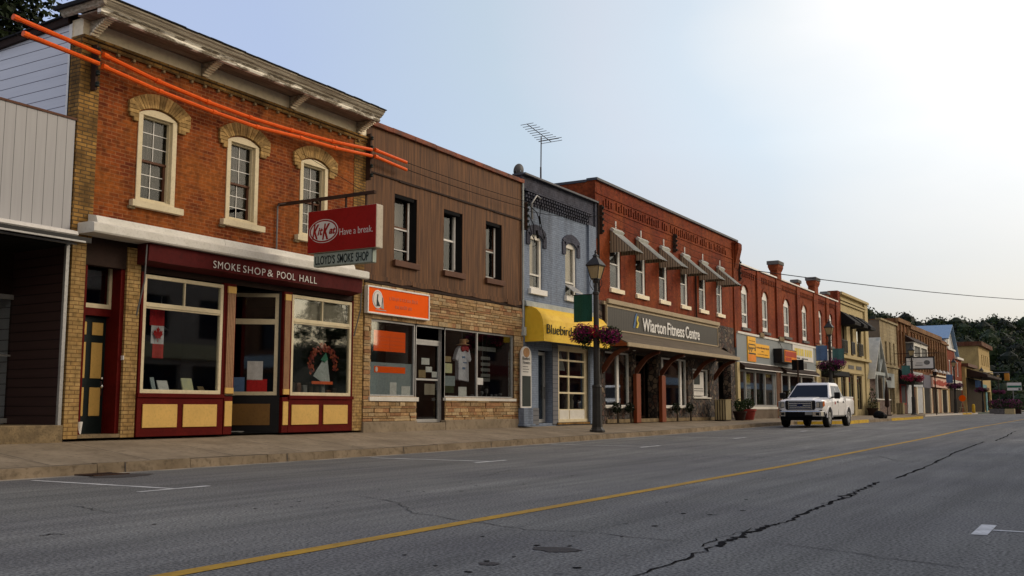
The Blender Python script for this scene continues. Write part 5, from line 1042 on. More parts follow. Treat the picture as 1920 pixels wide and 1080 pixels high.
for x in (36.55, 39.15): MB().box(x, x + .42, 15.82, FY - .06, GZ - .02, 2.32).build('porch_post', 'cedar_post', B, bevel=.015)
for x in (33.75, 36.72, 39.32, 43.2, 45.9):
    q = MB(); pts = [(15.98, 2.25), (15.85, 2.35), (15.65, 2.62), (15.45, 2.85), (15.2, 3.0), (14.95, 3.08), (14.9, 3.18), (15.2, 3.16), (15.5, 3.03), (15.75, 2.8), (15.98, 2.5)]
    q.prism(pts, 'x', x, x + .11); q.build('curved_brace', 'dark_cedar', B, bevel=.01)
so2 = [(34.15, 36.5, 1.05, 3.1), (37.0, 39.1, GZ, 3.1), (39.6, 42.7, 1.05, 3.1), (43.3, 45.5, 1.48, 2.75), (46.75, 48.6, GZ, 3.9)]
mb = MB(); wall(mb, 33.45, 49.3, .3, 4.95, so2, roof=False, sides=False, th=.4); spandrel(mb, 46.75, 48.6, 3.3, .6, FY, .4); mb.build('stone_front', 'field_stone', B, recalc=False)
for (a, b, c, d), vs in zip((so2[0], so2[2], so2[3]), ((35.5,), (40.0, 42.1), ())):
    o = frame_mb(MB(), a, b, c, d, FY + .1, FY + .2, .06, vs=vs, bw=.18).build('shop_window', 'white_frame', B); pane(o, a + .06, b - .06, c + .06, d - .06, FY + .14); MB().box(a - .05, b + .05, FY - .06, FY + .1, c - .06, c - .002).build('sill', 'white_paint', o)
o = frame_mb(MB(), 37.05, 39.05, .6, 2.9, FY + .5, FY + .56, .09, vs=(38.0,)).build('door', 'dark_brown', B); pane(o, 37.15, 38.95, 1.1, 2.8, FY + .53)
room(B, 33.6, 46.2, .5, 3.3, FY + .8, 4, 'room_brown'); MB().box(46.8, 48.55, FY + .9, FY + 1.0, GZ, 4.0).build('passage_end', 'room_dark', B)
MB().box(34.2, 46.3, FY - .05, FY + .1, GZ - .01, .58).build('plinth', 'mossy_stone', B)
tag(MB().box(43.45, 44.75, FY + .02, FY + .08, 1.55, 2.62).box(43.5, 44.2, FY + .0, FY + .019, 2.05, 2.5, 1).box(43.5, 44.65, FY + .005, FY + .019, 1.75, 1.78, 2).box(43.5, 44.6, FY + .005, FY + .019, 1.85, 1.88, 2).build('notice_board', ['sign_white', 'ink', 'curtain_grey'], loc=(44, FY, 1.55)), 'white notice board with a dark picture on the stone front', 'notice board')
for k, x in enumerate((34.7, 35.9, 40.7, 42.3)):
    q = MB(); rr = random.Random(k); leaves(q, (x, FY - .2, 1.0), (.32, .14, .22), 260, .045, [(.010, .016, .007), (.016, .026, .010), (.007, .011, .005)], rr); o = q.build('shrub', 'leaf', loc=(x, FY - .25, GZ), recalc=False)
    tag(o, ('dark bushy plant at the left end of the fitness centre window', 'second dark plant in front of the fitness centre window', 'dark plant just right of the second cedar post', 'dark plant before the middle white-framed window')[k], 'plant', 'plants along the stone front')
    MB().tube([(x, FY - .25, .45), (x, FY - .25, 1.1)], [.05, .02], 6).build('stem', 'bark', o)
def bench(x, y, z, label):
    o = thing('slatted_bin', (x, y, z), label, 'litter bin', 'slatted wooden litter bins')
    for k in range(5): MB().box(x - .36 + k * .155, x - .36 + k * .155 + .10, y - .28, y - .25, z + .04, z + .95).build('slat', 'bench_wood', o)
    for k in range(4): MB().box(x - .41, x - .385, y - .22 + k * .12, y - .22 + k * .12 + .07, z + .04, z + .93).build('slat', 'bench_wood', o)
    MB().box(x - .38, x + .42, y - .24, y + .25, z, z + .93).build('body', 'dark_brown', o); MB().box(x - .42, x + .44, y - .3, y + .28, z + .95, z + .97).build('rim', 'bench_wood', o)
bench(45.4, 15.4, .42, 'slatted wooden bin beside the dark stone archway'); bench(80.0, 15.3, .46, 'slatted wooden bin at the foot of the white gable frame'); bench(91.2, 15.4, .46, 'slatted wooden bin before the narrow cream block building')
def planter(x, y, z, label, s=1.0, mat='terracotta', bush=1.0):
    o = thing('plant_pot', (x, y, z), label, 'plant pot', 'plant pots on the pavement')
    MB().lathe((x, y, z), [(.27 * s, 0), (.38 * s, .42 * s), (.42 * s, .43 * s), (.42 * s, .53 * s), (.36 * s, .53 * s), (.34 * s, .47 * s)], 18).build('pot', mat, o, smooth=True)
    q = MB(); rr = random.Random(int(x)); leaves(q, (x, y, z + .6 * s + .15 * bush), (.36 * s, .36 * s, .28 * s * bush), 320, .055, GREEN, rr); q.build('foliage', 'leaf', o, recalc=False)
planter(48.5, 15.2, .42, 'terracotta pot of dark leaves by the grey panelled shop front')
planter(56.2, 15.0, .46, 'terracotta pot half hidden behind the white pickup truck', 1.1, 'terracotta', 2.2); planter(78.5, 15.2, .46, 'dark leafy pot at the corner of the cream building', 1.0, 'dark_brown', 3.4)
planter(47.6, 15.3, .42, 'low dark bush beside the red pot', .8, 'dark_brown', 1.4)

# ------------------------------------------------------------------ red brick block with chimneys
B = thing('chimneyed_building', (50, FY, GZ), 'long red brick block with pilasters, tall arched windows and capped chimneys over grey shop fascias', 'building')
ax_ = [(50.60, 51.65), (54.20, 55.28), (58.42, 59.62), (62.5, 63.62), (66.4, 67.42), (69.4, 70.3)]
wo = [(a, b, 5.08, 7.30) for a, b in ax_]
mb = MB(); wall(mb, 50.0, 71.85, 4.80, 8.28, wo, depth=12)
for a, b in ax_: spandrel(mb, a, b, 6.98, .32, FY, .2)
mb.build('wall', 'deep_red_brick', B, recalc=False)
mb = MB(); PX = [(53.1, 53.75, 0), (56.75, 57.75, 1), (61.15, 61.85, 2), (65.2, 66.3, 1), (68.5, 69.2, 2), (71.3, 71.85, 0)]
for a, b, k in PX:
    pl = MB(); pl.box(a, b, FY - .10, FY - .001, 4.82, 8.26)
    if k == 1: pl.box(a + .1, b - .1, FY - .15, FY + .28, 8.255, 8.75); pl.prism([(FY - .15, 8.749), (FY - .24, 8.95), (FY - .24, 9.08), (FY + .37, 9.08), (FY + .37, 8.95), (FY + .28, 8.749)], 'x', a, b)
    if k == 2: pl.box(a, b, FY - .12, FY + .22, 8.255, 8.5)
    pl.build('pilaster', 'deep_red_brick', B)
for (a, b) in ((50.1, 53.0), (53.85, 56.65), (57.85, 61.05), (61.95, 65.1), (66.4, 68.4), (69.3, 71.2)):
    mb.box(a, b, FY - .06, FY - .002, 8.02, 8.24); n = int((b - a) / .3)
    for k in range(n): x = a + (b - a) * k / n; mb.box(x, x + .14, FY - .06, FY - .002, 7.75, 8.0)
mb.build('corbel_course', 'deep_red_brick', B)
for a, b, k in PX:
    if k == 1: MB().box(a - .06, b + .06, FY - .28, FY + .42, 9.081, 9.30).build('chimney_cap', 'mossy_grey', B, bevel=.03)
    if k == 2: MB().box(a - .06, b + .06, FY - .2, FY + .3, 8.501, 8.70).build('chimney_cap', 'mossy_grey', B, bevel=.03)
q = MB(); q.box(50.0, 71.9, FY - .13, FY + .4, 8.285, 8.36); q.build('coping', 'white_frame', B)
for i, (a, b) in enumerate(ax_):
    w = MB(); w.prism([(a, 6.97)] + arc(a, b, 6.98, .31) + [(b, 6.97)], 'y', FY + .05, FY + .12); frame_mb(w, a, b, 5.10, 6.969, FY + .05, FY + .12, .12); w.box(a + .12, b - .12, FY + .06, FY + .11, 5.75, 5.85); w.box(a + .12, b - .12, FY + .06, FY + .11, 5.22, 5.35)
    o = w.build('window', 'white_frame', B); pane(o, a + .12, b - .12, 5.35, 6.85, FY + .09, 'sky_glass'); MB().box(a + .1, b - .1, FY + .15, FY + .16, 5.9 if i != 4 else 6.5, 6.9).build('blind', 'white_paint' if i != 4 else 'curtain', o); room(o, a, b, 5.1, 7.0, FY + .3, .6)
    MB().box(a - .15, b + .15, FY - .1, FY + .04, 4.95, 5.09).build('sill', 'mossy_grey', o)
    h = MB(); n = 10; A = arc(a - .04, b + .04, 6.97, .36, n); O = arc(a - .2, b + .2, 7.02, .5, n)
    for k in range(n): h.prism([A[k], A[k + 1], O[k + 1], O[k]], 'y', FY - .04, FY - .001)
    h.build('hood', 'deep_red_brick', o)
MB().box(49.5, 71.9, FY - .14, FY + .1, 4.72, 4.83).build('string_course', 'white_paint', B)
for a, b in ((56.75, 57.7), (65.2, 66.3), (53.1, 53.8)): MB().box(a, b, FY - .2, FY - .141, 4.74, 4.98).build('corbel_block', 'mossy_stone', B)
MB().box(49.4, 65.2, FY - .08, FY + .1, 3.28, 4.719).build('fascia', 'grey_ribs', B)
MB().box(65.2, 66.4, FY - .10, FY + .1, .4, 4.719).build('pilaster_board', 'cream_stucco', B); MB().box(49.35, 49.75, FY - .1, FY + .1, .5, 3.279).build('pilaster_board', 'cream_stucco', B); MB().box(71.0, 71.9, FY - .10, FY + .1, .4, 4.719).build('pilaster_board', 'cream_stucco', B)
MB().box(66.4, 71.0, FY - .05, FY + .1, 3.4, 4.719).build('fascia', 'grey_panels', B)
MB().box(66.45, 71.0, FY - .9, FY - .05, 3.05, 3.4).build('rolled_awning', 'black_canvas', B, bevel=.05)
for x0, x1 in ((49.75, 56.5), (57.4, 64.9)):
    a_ = MB().prism([(FY - .08, 3.28), (FY - .35, 3.10), (FY - .35, 2.98), (FY - .08, 2.98)], 'x', x0, x1).build('rolled_awning', 'dark_brown', B)
    MB().box(x0, x1, FY - .38, FY - .351, 2.95, 2.99).box(x0, x1, FY - .12, FY - .081, 3.281, 3.32).build('awning_bar', 'white_frame', a_)
o = frame_mb(MB(), 49.8, 56.4, 1.06, 2.94, FY - .02, FY + .08, .1, vs=(50.95, 52.65, 54.35, 56.0), bw=.09).build('shop_window', 'aluminium', B); pane(o, 49.9, 56.3, 1.16, 2.84, FY + .04); MB().box(49.75, 56.5, FY - .05, FY + .1, .93, 1.059).build('sill', 'white_paint', o)
MB().box(49.75, 56.5, FY - .02, FY + .1, .4, .93).build('bulkhead', 'brown_stucco', B)
o = frame_mb(MB(), 57.5, 64.9, 1.06, 2.94, FY - .02, FY + .08, .1, vs=(59.2, 61.9), bw=.12).build('shop_window', 'white_frame', B); pane(o, 57.6, 64.8, 1.16, 2.84, FY + .04, 'sky_glass'); MB().box(57.4, 64.9, FY - .02, FY + .1, .4, 1.06).build('bulkhead', 'brown_stucco', B)
MB().box(56.5, 57.4, FY - .02, FY + .1, .4, 3.28).build('pier', 'dark_brick', B)
for x0, x1 in ((66.6, 68.2), (68.6, 70.8)): o = frame_mb(MB(), x0, x1, 1.1, 3.0, FY, FY + .08, .09).build('shop_window', 'cream_paint', B); pane(o, x0 + .09, x1 - .09, 1.2, 2.9, FY + .04)
MB().box(66.4, 71, FY - .02, FY + .1, .4, 1.1).build('bulkhead', 'cream_stucco', B)
room(B, 49.8, 71, .5, 3.3, FY + .12, 4, 'room_brown')
for x0, x1, z0, z1, m, lb in ((51.1, 52.0, 2.2, 2.75, 'lemon_sign', 'yellow poster at the left of the grey-fascia shop window'), (51.3, 52.1, 1.3, 2.1, 'paper', 'white poster under the yellow poster'), (54.6, 55.7, 2.65, 2.85, 'lemon_sign', 'flat yellow strip high in the grey-fascia shop window'), (54.7, 55.8, 1.2, 2.5, 'curtain_grey', 'grey shelving card at the right of the grey-fascia shop window')):
    board('notice', x0, x1, z0, z1, FY + .09, m, lb, 'notice', 'posters in the grey-fascia shop window')
s_ = thing('fascia_sign', (52.5, FY - .1, 4), 'yellow and orange T-shaped sign with dark lettering on the grey ribbed fascia', 'sign')
MB().box(51.05, 52.42, FY - .13, FY - .082, 3.38, 4.66).box(52.42, 54.88, FY - .13, FY - .082, 3.68, 4.36).build('panel', 'yellow_sign', s_); MB().box(51.08, 52.39, FY - .136, FY - .131, 3.40, 3.74).build('lower_panel', 'orange_block', s_)
MB().box(51.15, 52.35, FY - .14, FY - .131, 4.24, 4.29).box(51.15, 52.35, FY - .14, FY - .131, 3.76, 3.83).build('stripe', 'ink', s_)
text('lyyel', 'ink', s_, (51.12, FY - .136, 3.88), 1.24, .32, bold=.03)
q = MB(); rnd = random.Random(12)
for z, a, b, h_ in ((4.16, 52.52, 54.78, .09), (3.98, 53.4, 53.8, .05), (3.82, 52.7, 54.5, .04), (4.45, 51.3, 52.2, .04)):
    x = a
    while x < b: w = rnd.uniform(.04, .10); q.box(x, x + w, FY - .136, FY - .131, z - h_ * .5, z + h_ * rnd.uniform(.3, .6)); x += w + rnd.uniform(.02, .08)
q.build('small_lettering', 'brown_trim', s_)
s_ = thing('box_sign', (57, 15.6, 3.8), 'black lightbox sign with red and orange face over the grey ribbed fascia', 'sign')
MB().box(55.75, 58.75, 15.45, FY - .09, 3.48, 4.26).build('box', 'black_paint', s_, bevel=.02)
MB().box(56.2, 58.7, 15.435, 15.449, 3.55, 4.20).build('face', 'orange_block', s_); MB().box(56.3, 58.6, 15.425, 15.434, 3.84, 4.14).box(56.3, 57.5, 15.425, 15.434, 3.6, 3.8).build('red_band', 'red_block', s_)
MB().tube([(57.2, 15.8, 4.26), (57.0, 15.9, 4.6), (56.6, 15.95, 4.75)], .02, 5).build('feed_cable', 'galvanised', s_)
s_ = thing('fascia_sign', (62, FY - .1, 4.2), 'white fascia sign with large yellow letters, right of the black lightbox', 'sign')
MB().box(59.65, 64.4, FY - .13, FY - .082, 3.80, 4.70).build('panel', 'sign_white', s_)
q = MB()
for x in (60.05, 60.45, 60.9, 61.35, 61.75, 62.35, 62.8, 63.25, 63.7): q.box(x, x + .3, FY - .14, FY - .131, 4.1, 4.52); q.box(x + .1, x + .2, FY - .1401, FY - .1395, 4.2, 4.3)
q.build('lettering', 'lemon_sign', s_); q = MB()
for x in (60.5, 60.75, 61.0, 61.6, 61.9, 62.2, 62.5, 62.8): q.box(x, x + .2, FY - .14, FY - .131, 3.9, 3.98)
q.build('small_lettering', 'ink', s_)
board('wall_panel', 61.9, 62.9, 3.32, 3.70, FY - .1, 'curtain_grey', 'small grey ventilation panel below the white and yellow sign', 'panel')

# ------------------------------------------------------------------ cream building with black awnings
B = thing('cream_building', (72, FY, GZ), 'cream stuccoed two-storey building with three black window awnings', 'building')
wx = [(72.6, 74.3), (75.6, 76.75), (78.0, 79.6)]
mb = MB(); wall(mb, 71.9, 81.6, .4, 9.0, [(a, b, 4.78, 6.9) for a, b in wx] + [(72.4, 74.0, .9, 3.3), (74.75, 76.6, .5, 3.4), (77.5, 79.3, .9, 3.35)], depth=12); mb.build('wall', 'cream_stucco', B, recalc=False)
MB().box(71.85, 72.6, FY - .1, FY + .6, 4.8, 9.1).build('brick_pier', 'deep_red_brick', B)
MB().box(72.6, 81.75, FY - .25, FY + .3, 8.9, 9.1).box(72.6, 80.9, FY - .12, FY, 8.3, 8.45).box(72.6, 80.9, FY - .18, FY, 8.5, 8.6).box(72.3, 81.7, FY - .3, FY, 4.45, 4.65).box(72.3, 79.8, FY - .1, FY, 3.45, 3.6).box(80.6, 81.7, FY - .14, FY, 4.66, 8.9).box(80.4, 81.6, FY - .1, FY, .4, 4.45).box(74.35, 75.5, FY - .08, FY, 4.7, 6.9).build('trim', 'cream_stucco', B, bevel=.02)
for a, b in wx:
    o = frame_mb(MB(), a, b, 4.78, 6.9, FY + .1, FY + .18, .08, hs=(5.9,)).build('window', 'dark_brown', B); pane(o, a + .08, b - .08, 4.86, 6.8, FY + .14, 'glass')
    room(o, a, b, 4.8, 6.9, FY + .31, .6)
    MB().prism([(FY - .01, 7.75), (FY - .1, 7.72), (FY - 1.05, 6.95), (FY - 1.05, 6.75), (FY - .01, 6.75)], 'x', a - .05, b + .15).build('window_awning', 'black_canvas', B)
    q = MB(); frame_mb(q, a, b, 4.85, 5.75, FY - .14, FY - .11, .04)
    for k in range(1, 9): q.box(a + (b - a) * k / 9 - .03, a + (b - a) * k / 9 + .03, FY - .135, FY - .115, 4.89, 5.71)
    q.build('balconet', 'black_paint', B)
for a, b in ((72.4, 74.0), (74.75, 76.6), (77.5, 79.3)): o = frame_mb(MB(), a, b, .9 if a != 74.75 else .5, 3.3, FY + .1, FY + .18, .1, hs=(2.8,)).build('shop_window', 'dark_brown', B); pane(o, a + .1, b - .1, 1.0, 3.2, FY + .14)
for a in (74.75, 77.4): board('name_plaque', a, a + 1.8, 3.78, 4.05, FY - .03, 'curtain_grey', 'small dark plaque %s on the cream front' % ('left' if a < 76 else 'right'), 'plaque')
room(B, 72.2, 80, .5, 3.4, FY + .31, 3, 'room_brown')
# white timber gable frame in the gap
B = thing('gable_entrance', (83, FY, GZ), 'grey stone lean-to with a steep white timber A-frame gable, between the cream buildings', 'gable')
MB().box(81.7, 86.9, FY + .3, FY + .5, .4, 3.7).build('stone_wall', 'red_stone', B)
MB().box(80.4, 86.2, 15.3, 15.5, .4, 1.6).build('low_wall', 'red_stone', B); MB().box(80.3, 86.3, 15.25, 15.55, 1.6, 1.7).build('wall_cap', 'white_paint', B)
q = MB(); q.prism([(81.2, 3.4), (81.45, 3.4), (84.1, 6.2), (83.9, 6.45)], 'y', FY - .5, FY - .3); q.prism([(86.2, 3.6), (86.45, 3.6), (84.3, 6.4), (84.1, 6.2)], 'y', FY - .5, FY - .3); q.box(82.0, 86.0, FY - .48, FY - .32, 3.55, 3.8); q.box(83.95, 84.15, FY - .47, FY - .33, 3.8, 5.9); q.prism([(84.15, 3.9), (84.3, 3.9), (85.2, 4.7), (85.1, 4.9)], 'y', FY - .46, FY - .34); q.box(82.6, 82.8, FY - .48, FY - .32, 1.7, 3.55); q.box(85.5, 85.65, FY - .48, FY - .32, 1.7, 3.55)
q.build('timber_frame', 'banner_pale', B); MB().prism([(80.9, 3.2), (84.0, 6.55), (84.0, 6.45), (81.1, 3.2)], 'y', FY - .6, FY + .5).prism([(86.6, 3.4), (84.0, 6.55), (84.0, 6.45), (86.4, 3.4)], 'y', FY - .6, FY + .5).build('roof', 'galv_light', B)
B = thing('cream_block_building', (87, FY, GZ), 'narrow two-storey cream block building with three tall slit windows and blank brown side wall', 'building')
mb = MB(); wx = [(88.9, 89.8), (90.85, 91.55), (92.7, 93.4)]; wall(mb, 87.0, 94.6, .4, 8.2, [(a, b, 4.85, 6.55) for a, b in wx] + [(88.6, 92.6, .5, 2.7)], sides=False); mb.build('front_wall', 'cream_block', B, recalc=False)
q = MB(); q.quad((86.99, FY, .4), (86.99, 34, .4), (86.99, 34, 7.6), (86.99, FY + 3, 8.1), (86.99, FY, 8.2)); q.build('side_wall', 'brown_stucco', B, recalc=False)
MB().box(86.9, 94.7, FY - .15, FY + .3, 8.2, 8.35).box(87.0, 94.6, FY - .12, FY, 4.4, 4.5).build('coping', 'cream_block', B)
for a, b in wx: o = frame_mb(MB(), a, b, 4.85, 6.55, FY + .1, FY + .16, .08).build('window', 'cream_block', B); MB().box(a + .08, b - .08, FY + .13, FY + .15, 4.93, 6.47).build('blind', 'curtain', o); MB().box(a - .1, b + .1, FY - .08, FY + .05, 4.7, 4.84).build('sill', 'mossy_stone', o)
MB().box(88.6, 92.6, FY - .02, FY - .002, 2.7, 3.9).build('fascia', 'banner_pale', B); MB().box(88.9, 91.0, FY - .03, FY - .021, 3.3, 3.6).build('lettering', 'dark_brown', B)
o = frame_mb(MB(), 88.6, 92.6, .5, 2.7, FY + .2, FY + .28, .12, vs=(89.9, 91.3), bw=.2).build('shop_window', 'taupe_trim', B); pane(o, 88.7, 92.5, .6, 2.6, FY + .24); room(B, 87.5, 94, .5, 2.7, FY + .3, 3)

# ------------------------------------------------------------------ far brown and ochre brick blocks
B = thing('ochre_brick_building', (94.6, FY, GZ), 'tall narrow brown and ochre brick block with dark slit windows and a black shop awning', 'building')
mb = MB(); wx = [(95.2, 96.2), (97.0, 98.0), (98.8, 99.8)]; wall(mb, 94.6, 101.0, .4, 8.9, [(a, b, 4.9, 7.9) for a, b in wx]); mb.build('wall', 'brown_brick', B, recalc=False)
q = MB()
for a in (94.62, 96.3, 98.1, 99.95, 100.7): q.box(a, a + .28, FY - .12, FY, 4.7, 8.6)
q.box(94.5, 101.1, FY - .25, FY, 8.6, 8.95); q.build('buff_pier', 'dull_buff', B)
for a, b in wx: o = frame_mb(MB(), a, b, 4.9, 7.9, FY + .1, FY + .16, .08, hs=(6.4,)).build('window', 'taupe_trim', B); pane(o, a + .08, b - .08, 4.98, 7.82, FY + .12); room(o, a, b, 4.9, 7.9, FY + .31, .5)
MB().prism([(FY, 4.5), (FY - 1.3, 3.3), (FY - 1.3, 3.1), (FY, 3.1)], 'x', 94.8, 99.4).build('awning', 'black_canvas', B)
o = frame_mb(MB(), 95.2, 97.8, 1.3, 3.1, FY - .08, FY - .01, .12).build('shop_window', 'copper_red', B); MB().box(95.32, 97.68, FY - .05, FY - .03, 1.42, 2.98).build('pane', 'black_paint', o); MB().box(95.0, 98.0, FY - .1, FY, .5, 1.25).build('bulkhead', 'brown_trim', B); MB().box(98.3, 101, FY - .1, FY, .5, 3.1).build('siding', 'pale_clap', B)
B = thing('long_brick_block', (101, FY, GZ), 'long brown brick block of narrow dark upper windows between ochre piers, with a bay window', 'building')
mb = MB(); wx = [(103.2 + 1.75 * k, 104.1 + 1.75 * k) for k in range(13)]; wall(mb, 101.0, 127.0, .4, 8.55, [(a, b, 4.9, 7.2) for a, b in wx if a > 104.5]); mb.build('wall', 'brown_brick', B, recalc=False)
q = MB()
for k in range(15): a = 102.3 + 1.75 * k; (q.box(a, a + .28, FY - .14, FY, 4.6, 8.1) if a < 126.5 else None)
for k in range(50): x = 101.2 + k * .51; q.box(x, x + .25, FY - .12, FY, 8.12, 8.35)
q.box(100.9, 121.2, FY - .25, FY, 8.36, 8.8); q.box(121.2, 127.1, FY - .2, FY, 8.1, 8.3); q.build('buff_pier', 'dull_buff', B)
for a, b in wx:
    if a > 104.5: o = frame_mb(MB(), a, b, 4.9, 7.2, FY + .15, FY + .2, .08, hs=(6.1,)).build('window', 'taupe_trim', B); pane(o, a + .08, b - .08, 4.98, 7.12, FY + .17); room(o, a, b, 4.9, 7.2, FY + .31, .5)
bw = MB().box(98.3, 106.5, FY - .85, FY - .02, 5.25, 5.45).box(98.3, 106.5, FY - .85, FY - .02, 6.9, 7.0).build('bay_window', 'white_paint', B); frame_mb(MB(), 98.4, 102.2, 5.45, 6.9, FY - .83, FY - .75, .25).build('frame', 'white_paint', bw); frame_mb(MB(), 102.4, 106.4, 5.45, 6.9, FY - .83, FY - .75, .25).build('frame', 'white_paint', bw); MB().box(98.5, 106.3, FY - .7, FY - .05, 5.46, 6.89).build('pane', 'curtain_grey', bw); MB().prism([(FY, 7.7), (FY - 1.0, 7.0), (FY, 7.0)], 'x', 98.2, 106.6).build('roof', 'dark_brown', bw)
for a, b, m1, z1 in ((101.2, 107.4, 'pale_clap', 4.4), (107.8, 112.6, 'slate_sign', 4.3), (120.6, 126.6, 'tan_stucco', 4.3)): MB().box(a, b, FY - .12, FY - .002, 3.0, z1).build('fascia', m1, B)
for a, b, m1 in ((101.3, 102.3, 'white_paint'), (104, 107.2, 'pale_clap'), (108.2, 112, 'black_paint'), (112.6, 114, 'tan_paint'), (114.2, 116.9, 'room_brown'), (117, 119.8, 'tan_paint'), (120.8, 124.2, 'room_dark'), (124.6, 126.8, 'tan_stucco')):
    MB().box(a, b, FY - .06, FY - .002, .5, 3.0).build('shop_front_panel', m1, B)
for x in (101.1, 103.4, 107.4, 112.3, 116.9, 119.9, 124.3): MB().box(x, x + .4, FY - .14, FY - .002, .45, 3.0).build('pilaster', 'soft_cream', B)
MB().box(112.5, 126, FY - .5, FY - .002, 4.3, 4.45).build('shop_cornice', 'soft_cream', B)
s_ = thing('fascia_sign', (118, FY - .2, 3.6), 'pale sign with reddish lettering on the far brown brick block', 'sign'); MB().box(112.6, 125.2, FY - .3, FY - .13, 3.15, 4.15).build('panel', 'pink_sign', s_); q = MB()
rnd = random.Random(14)
x = 113
while x < 124.5: w = rnd.uniform(.4, 1.0); q.box(x, x + w, FY - .33, FY - .301, rnd.uniform(3.3, 3.5), rnd.uniform(3.7, 4.0)); x += w + .2
q.build('lettering', 'red_block', s_)
for k, x in enumerate((96.5, 99.5, 113.5, 116.5, 119.5, 122.5)): tag(MB().lathe((x, FY - .5, 4.72), [(.05, .3), (.16, .15), (.22, 0), (.1, -.02)], 10).tube([(x, FY, 4.8), (x, FY - .5, 5.0)], .03, 5).build('wall_lamp', 'sign_white', loc=(x, FY - .5, 4.7), smooth=True), 'white shaded wall lamp, %s from the left on the far brick blocks' % ('first', 'second', 'third', 'fourth', 'fifth', 'sixth')[k], 'wall lamp', 'shaded lamps over the far shops')
# hanging rectangular sign
s_ = thing('projecting_sign', (95, 14.6, 4.7), 'white rectangular sign in a black frame hung over the far pavement', 'sign')
MB().tube([(92.8, FY, 5.65), (92.8, 12.4, 5.65)], .035, 6).build('arm', 'rust_iron', s_); MB().box(92.75, 92.95, 12.75, 15.1, 4.25, 5.35).build('frame', 'black_paint', s_); MB().box(92.73, 92.749, 12.85, 15.0, 4.36, 5.24).build('face', 'sign_white', s_)
MB().prism([(13.35 + .25 * math.cos(t * .524), 4.85 + .2 * math.sin(t * .524)) for t in range(12)], 'x', 92.715, 92.729).build('emblem', 'curtain_grey', s_); MB().box(92.715, 92.729, 13.7, 14.3, 4.6, 4.66).box(92.715, 92.729, 13.7, 14.2, 4.8, 4.84).build('small_lettering', 'curtain_grey', s_)
# blue roofed gable behind
B = thing('gabled_house', (128, FY + 6, GZ), 'tall pale clapboard gabled house with a blue metal roof, behind the brick blocks', 'house')
MB().prism([(128.4, 7.7), (128.4, 9.3), (132.1, 10.8), (136.9, 7.3), (136.9, 6.9)], 'y', FY + .35, 32).build('wall', 'pale_clap', B)
MB().prism([(127.9, 9.1), (132.1, 10.95), (132.1, 10.83), (128.1, 9.0)], 'y', FY - .1, 34).prism([(137.6, 6.9), (132.1, 10.95), (132.1, 10.83), (137.4, 6.8)], 'y', FY - .1, 34).build('roof', 'blue_roof', B)
MB().prism([(128.6, 9.15), (132.1, 10.6), (136.7, 7.2), (136.4, 7.1), (132.0, 10.2), (128.9, 8.95)], 'y', FY + .28, FY + .345).box(130.2, 131.6, FY + .28, FY + .345, 8.0, 9.2).build('gable_trim', 'white_paint', B)
B = thing('red_gabled_shop', (127, FY, GZ), 'narrow red brick shop in front of the blue-roofed gable, beyond the long brick block', 'building')
mb = MB(); wall(mb, 127.05, 133.4, .4, 7.75, [(128 + 2.4 * k, 129.2 + 2.4 * k, 4.8, 6.6) for k in range(2)]); wall(mb, 133.4, 139.5, .4, 6.9, [(128 + 2.4 * k, 129.2 + 2.4 * k, 4.8, 6.6) for k in range(3, 4)]); mb.build('wall', 'deep_red_brick', B, recalc=False)
MB().box(133.5, 139.6, FY - .3, FY + .3, 6.9, 7.15).box(127.0, 133.4, FY - .15, FY + .3, 7.75, 7.95).build('cornice', 'white_paint', B)
for k in (0, 1, 3): o = frame_mb(MB(), 128 + 2.4 * k, 129.2 + 2.4 * k, 4.8, 6.6, FY + .05, FY + .12, .15).build('window', 'white_frame', B); MB().box(128.15 + 2.4 * k, 129.05 + 2.4 * k, FY + .08, FY + .1, 4.95, 6.45).build('pane', 'curtain_grey', o)
MB().box(127.2, 139, FY - .05, FY - .002, 3.2, 4.3).build('fascia', 'white_paint', B); MB().box(127.5, 131, FY - .05, FY - .002, .5, 3.2).box(132, 138, FY - .05, FY - .002, .5, 3.2).build('shop_front', 'room_brown', B)
B = thing('tan_building', (140, FY, GZ), 'low tan building with a porch roof before the tall yellow block at the corner', 'building')
MB().box(139.6, 149, FY - .4, 28, .4, 6.2).build('wall', 'tan_stucco', B); MB().box(139.5, 150, FY - .8, 28, 6.2, 6.6).build('roof', 'brown_trim', B); MB().prism([(FY - .4, 6.0), (FY - 2.8, 5.2), (FY - 2.8, 4.9), (FY - .4, 4.9)], 'x', 141, 160).build('porch_roof', 'dark_brown', B); MB().box(140, 159, FY - .45, FY - .401, .5, 4.8).build('dark_front', 'room_brown', B)
B = thing('yellow_corner_building', (163, FY, GZ), 'tall yellow rendered block with red brick cornice at the far street corner', 'building')
mb = MB(); wall(mb, 160, 175, .4, 9.9, [(163.5 + 2.8 * k, 164.6 + 2.8 * k, 7.2, 8.8) for k in range(4)] + [(161, 166, .6, 3.4), (168, 174, .6, 3.4)], depth=16); mb.build('wall', 'tan_stucco', B, recalc=False)
MB().box(159.7, 175.3, FY - .5, 24, 9.9, 10.5).build('cornice', 'dark_brick', B); MB().box(160.2, 175.2, FY - .4, FY, 6.2, 6.6).build('belt', 'cream_stucco', B); room(B, 160.2, 174.8, .5, 3.4, FY + .31, 3, 'room_brown'); MB().box(160.5, 168, FY - .1, FY - .002, 3.4, 4.4).build('fascia', 'teal_paint', B); MB().box(166.1, 167.9, FY - .12, FY - .002, .5, 3.4).build('pilaster', 'teal_paint', B)
for k in range(4): MB().box(163.5 + 2.8 * k, 164.6 + 2.8 * k, FY + .12, FY + .15, 7.2, 8.8).build('window', 'curtain', B)
B = thing('far_house', (200, 20, .3), 'small grey wooden house among trees at the end of the street', 'house')
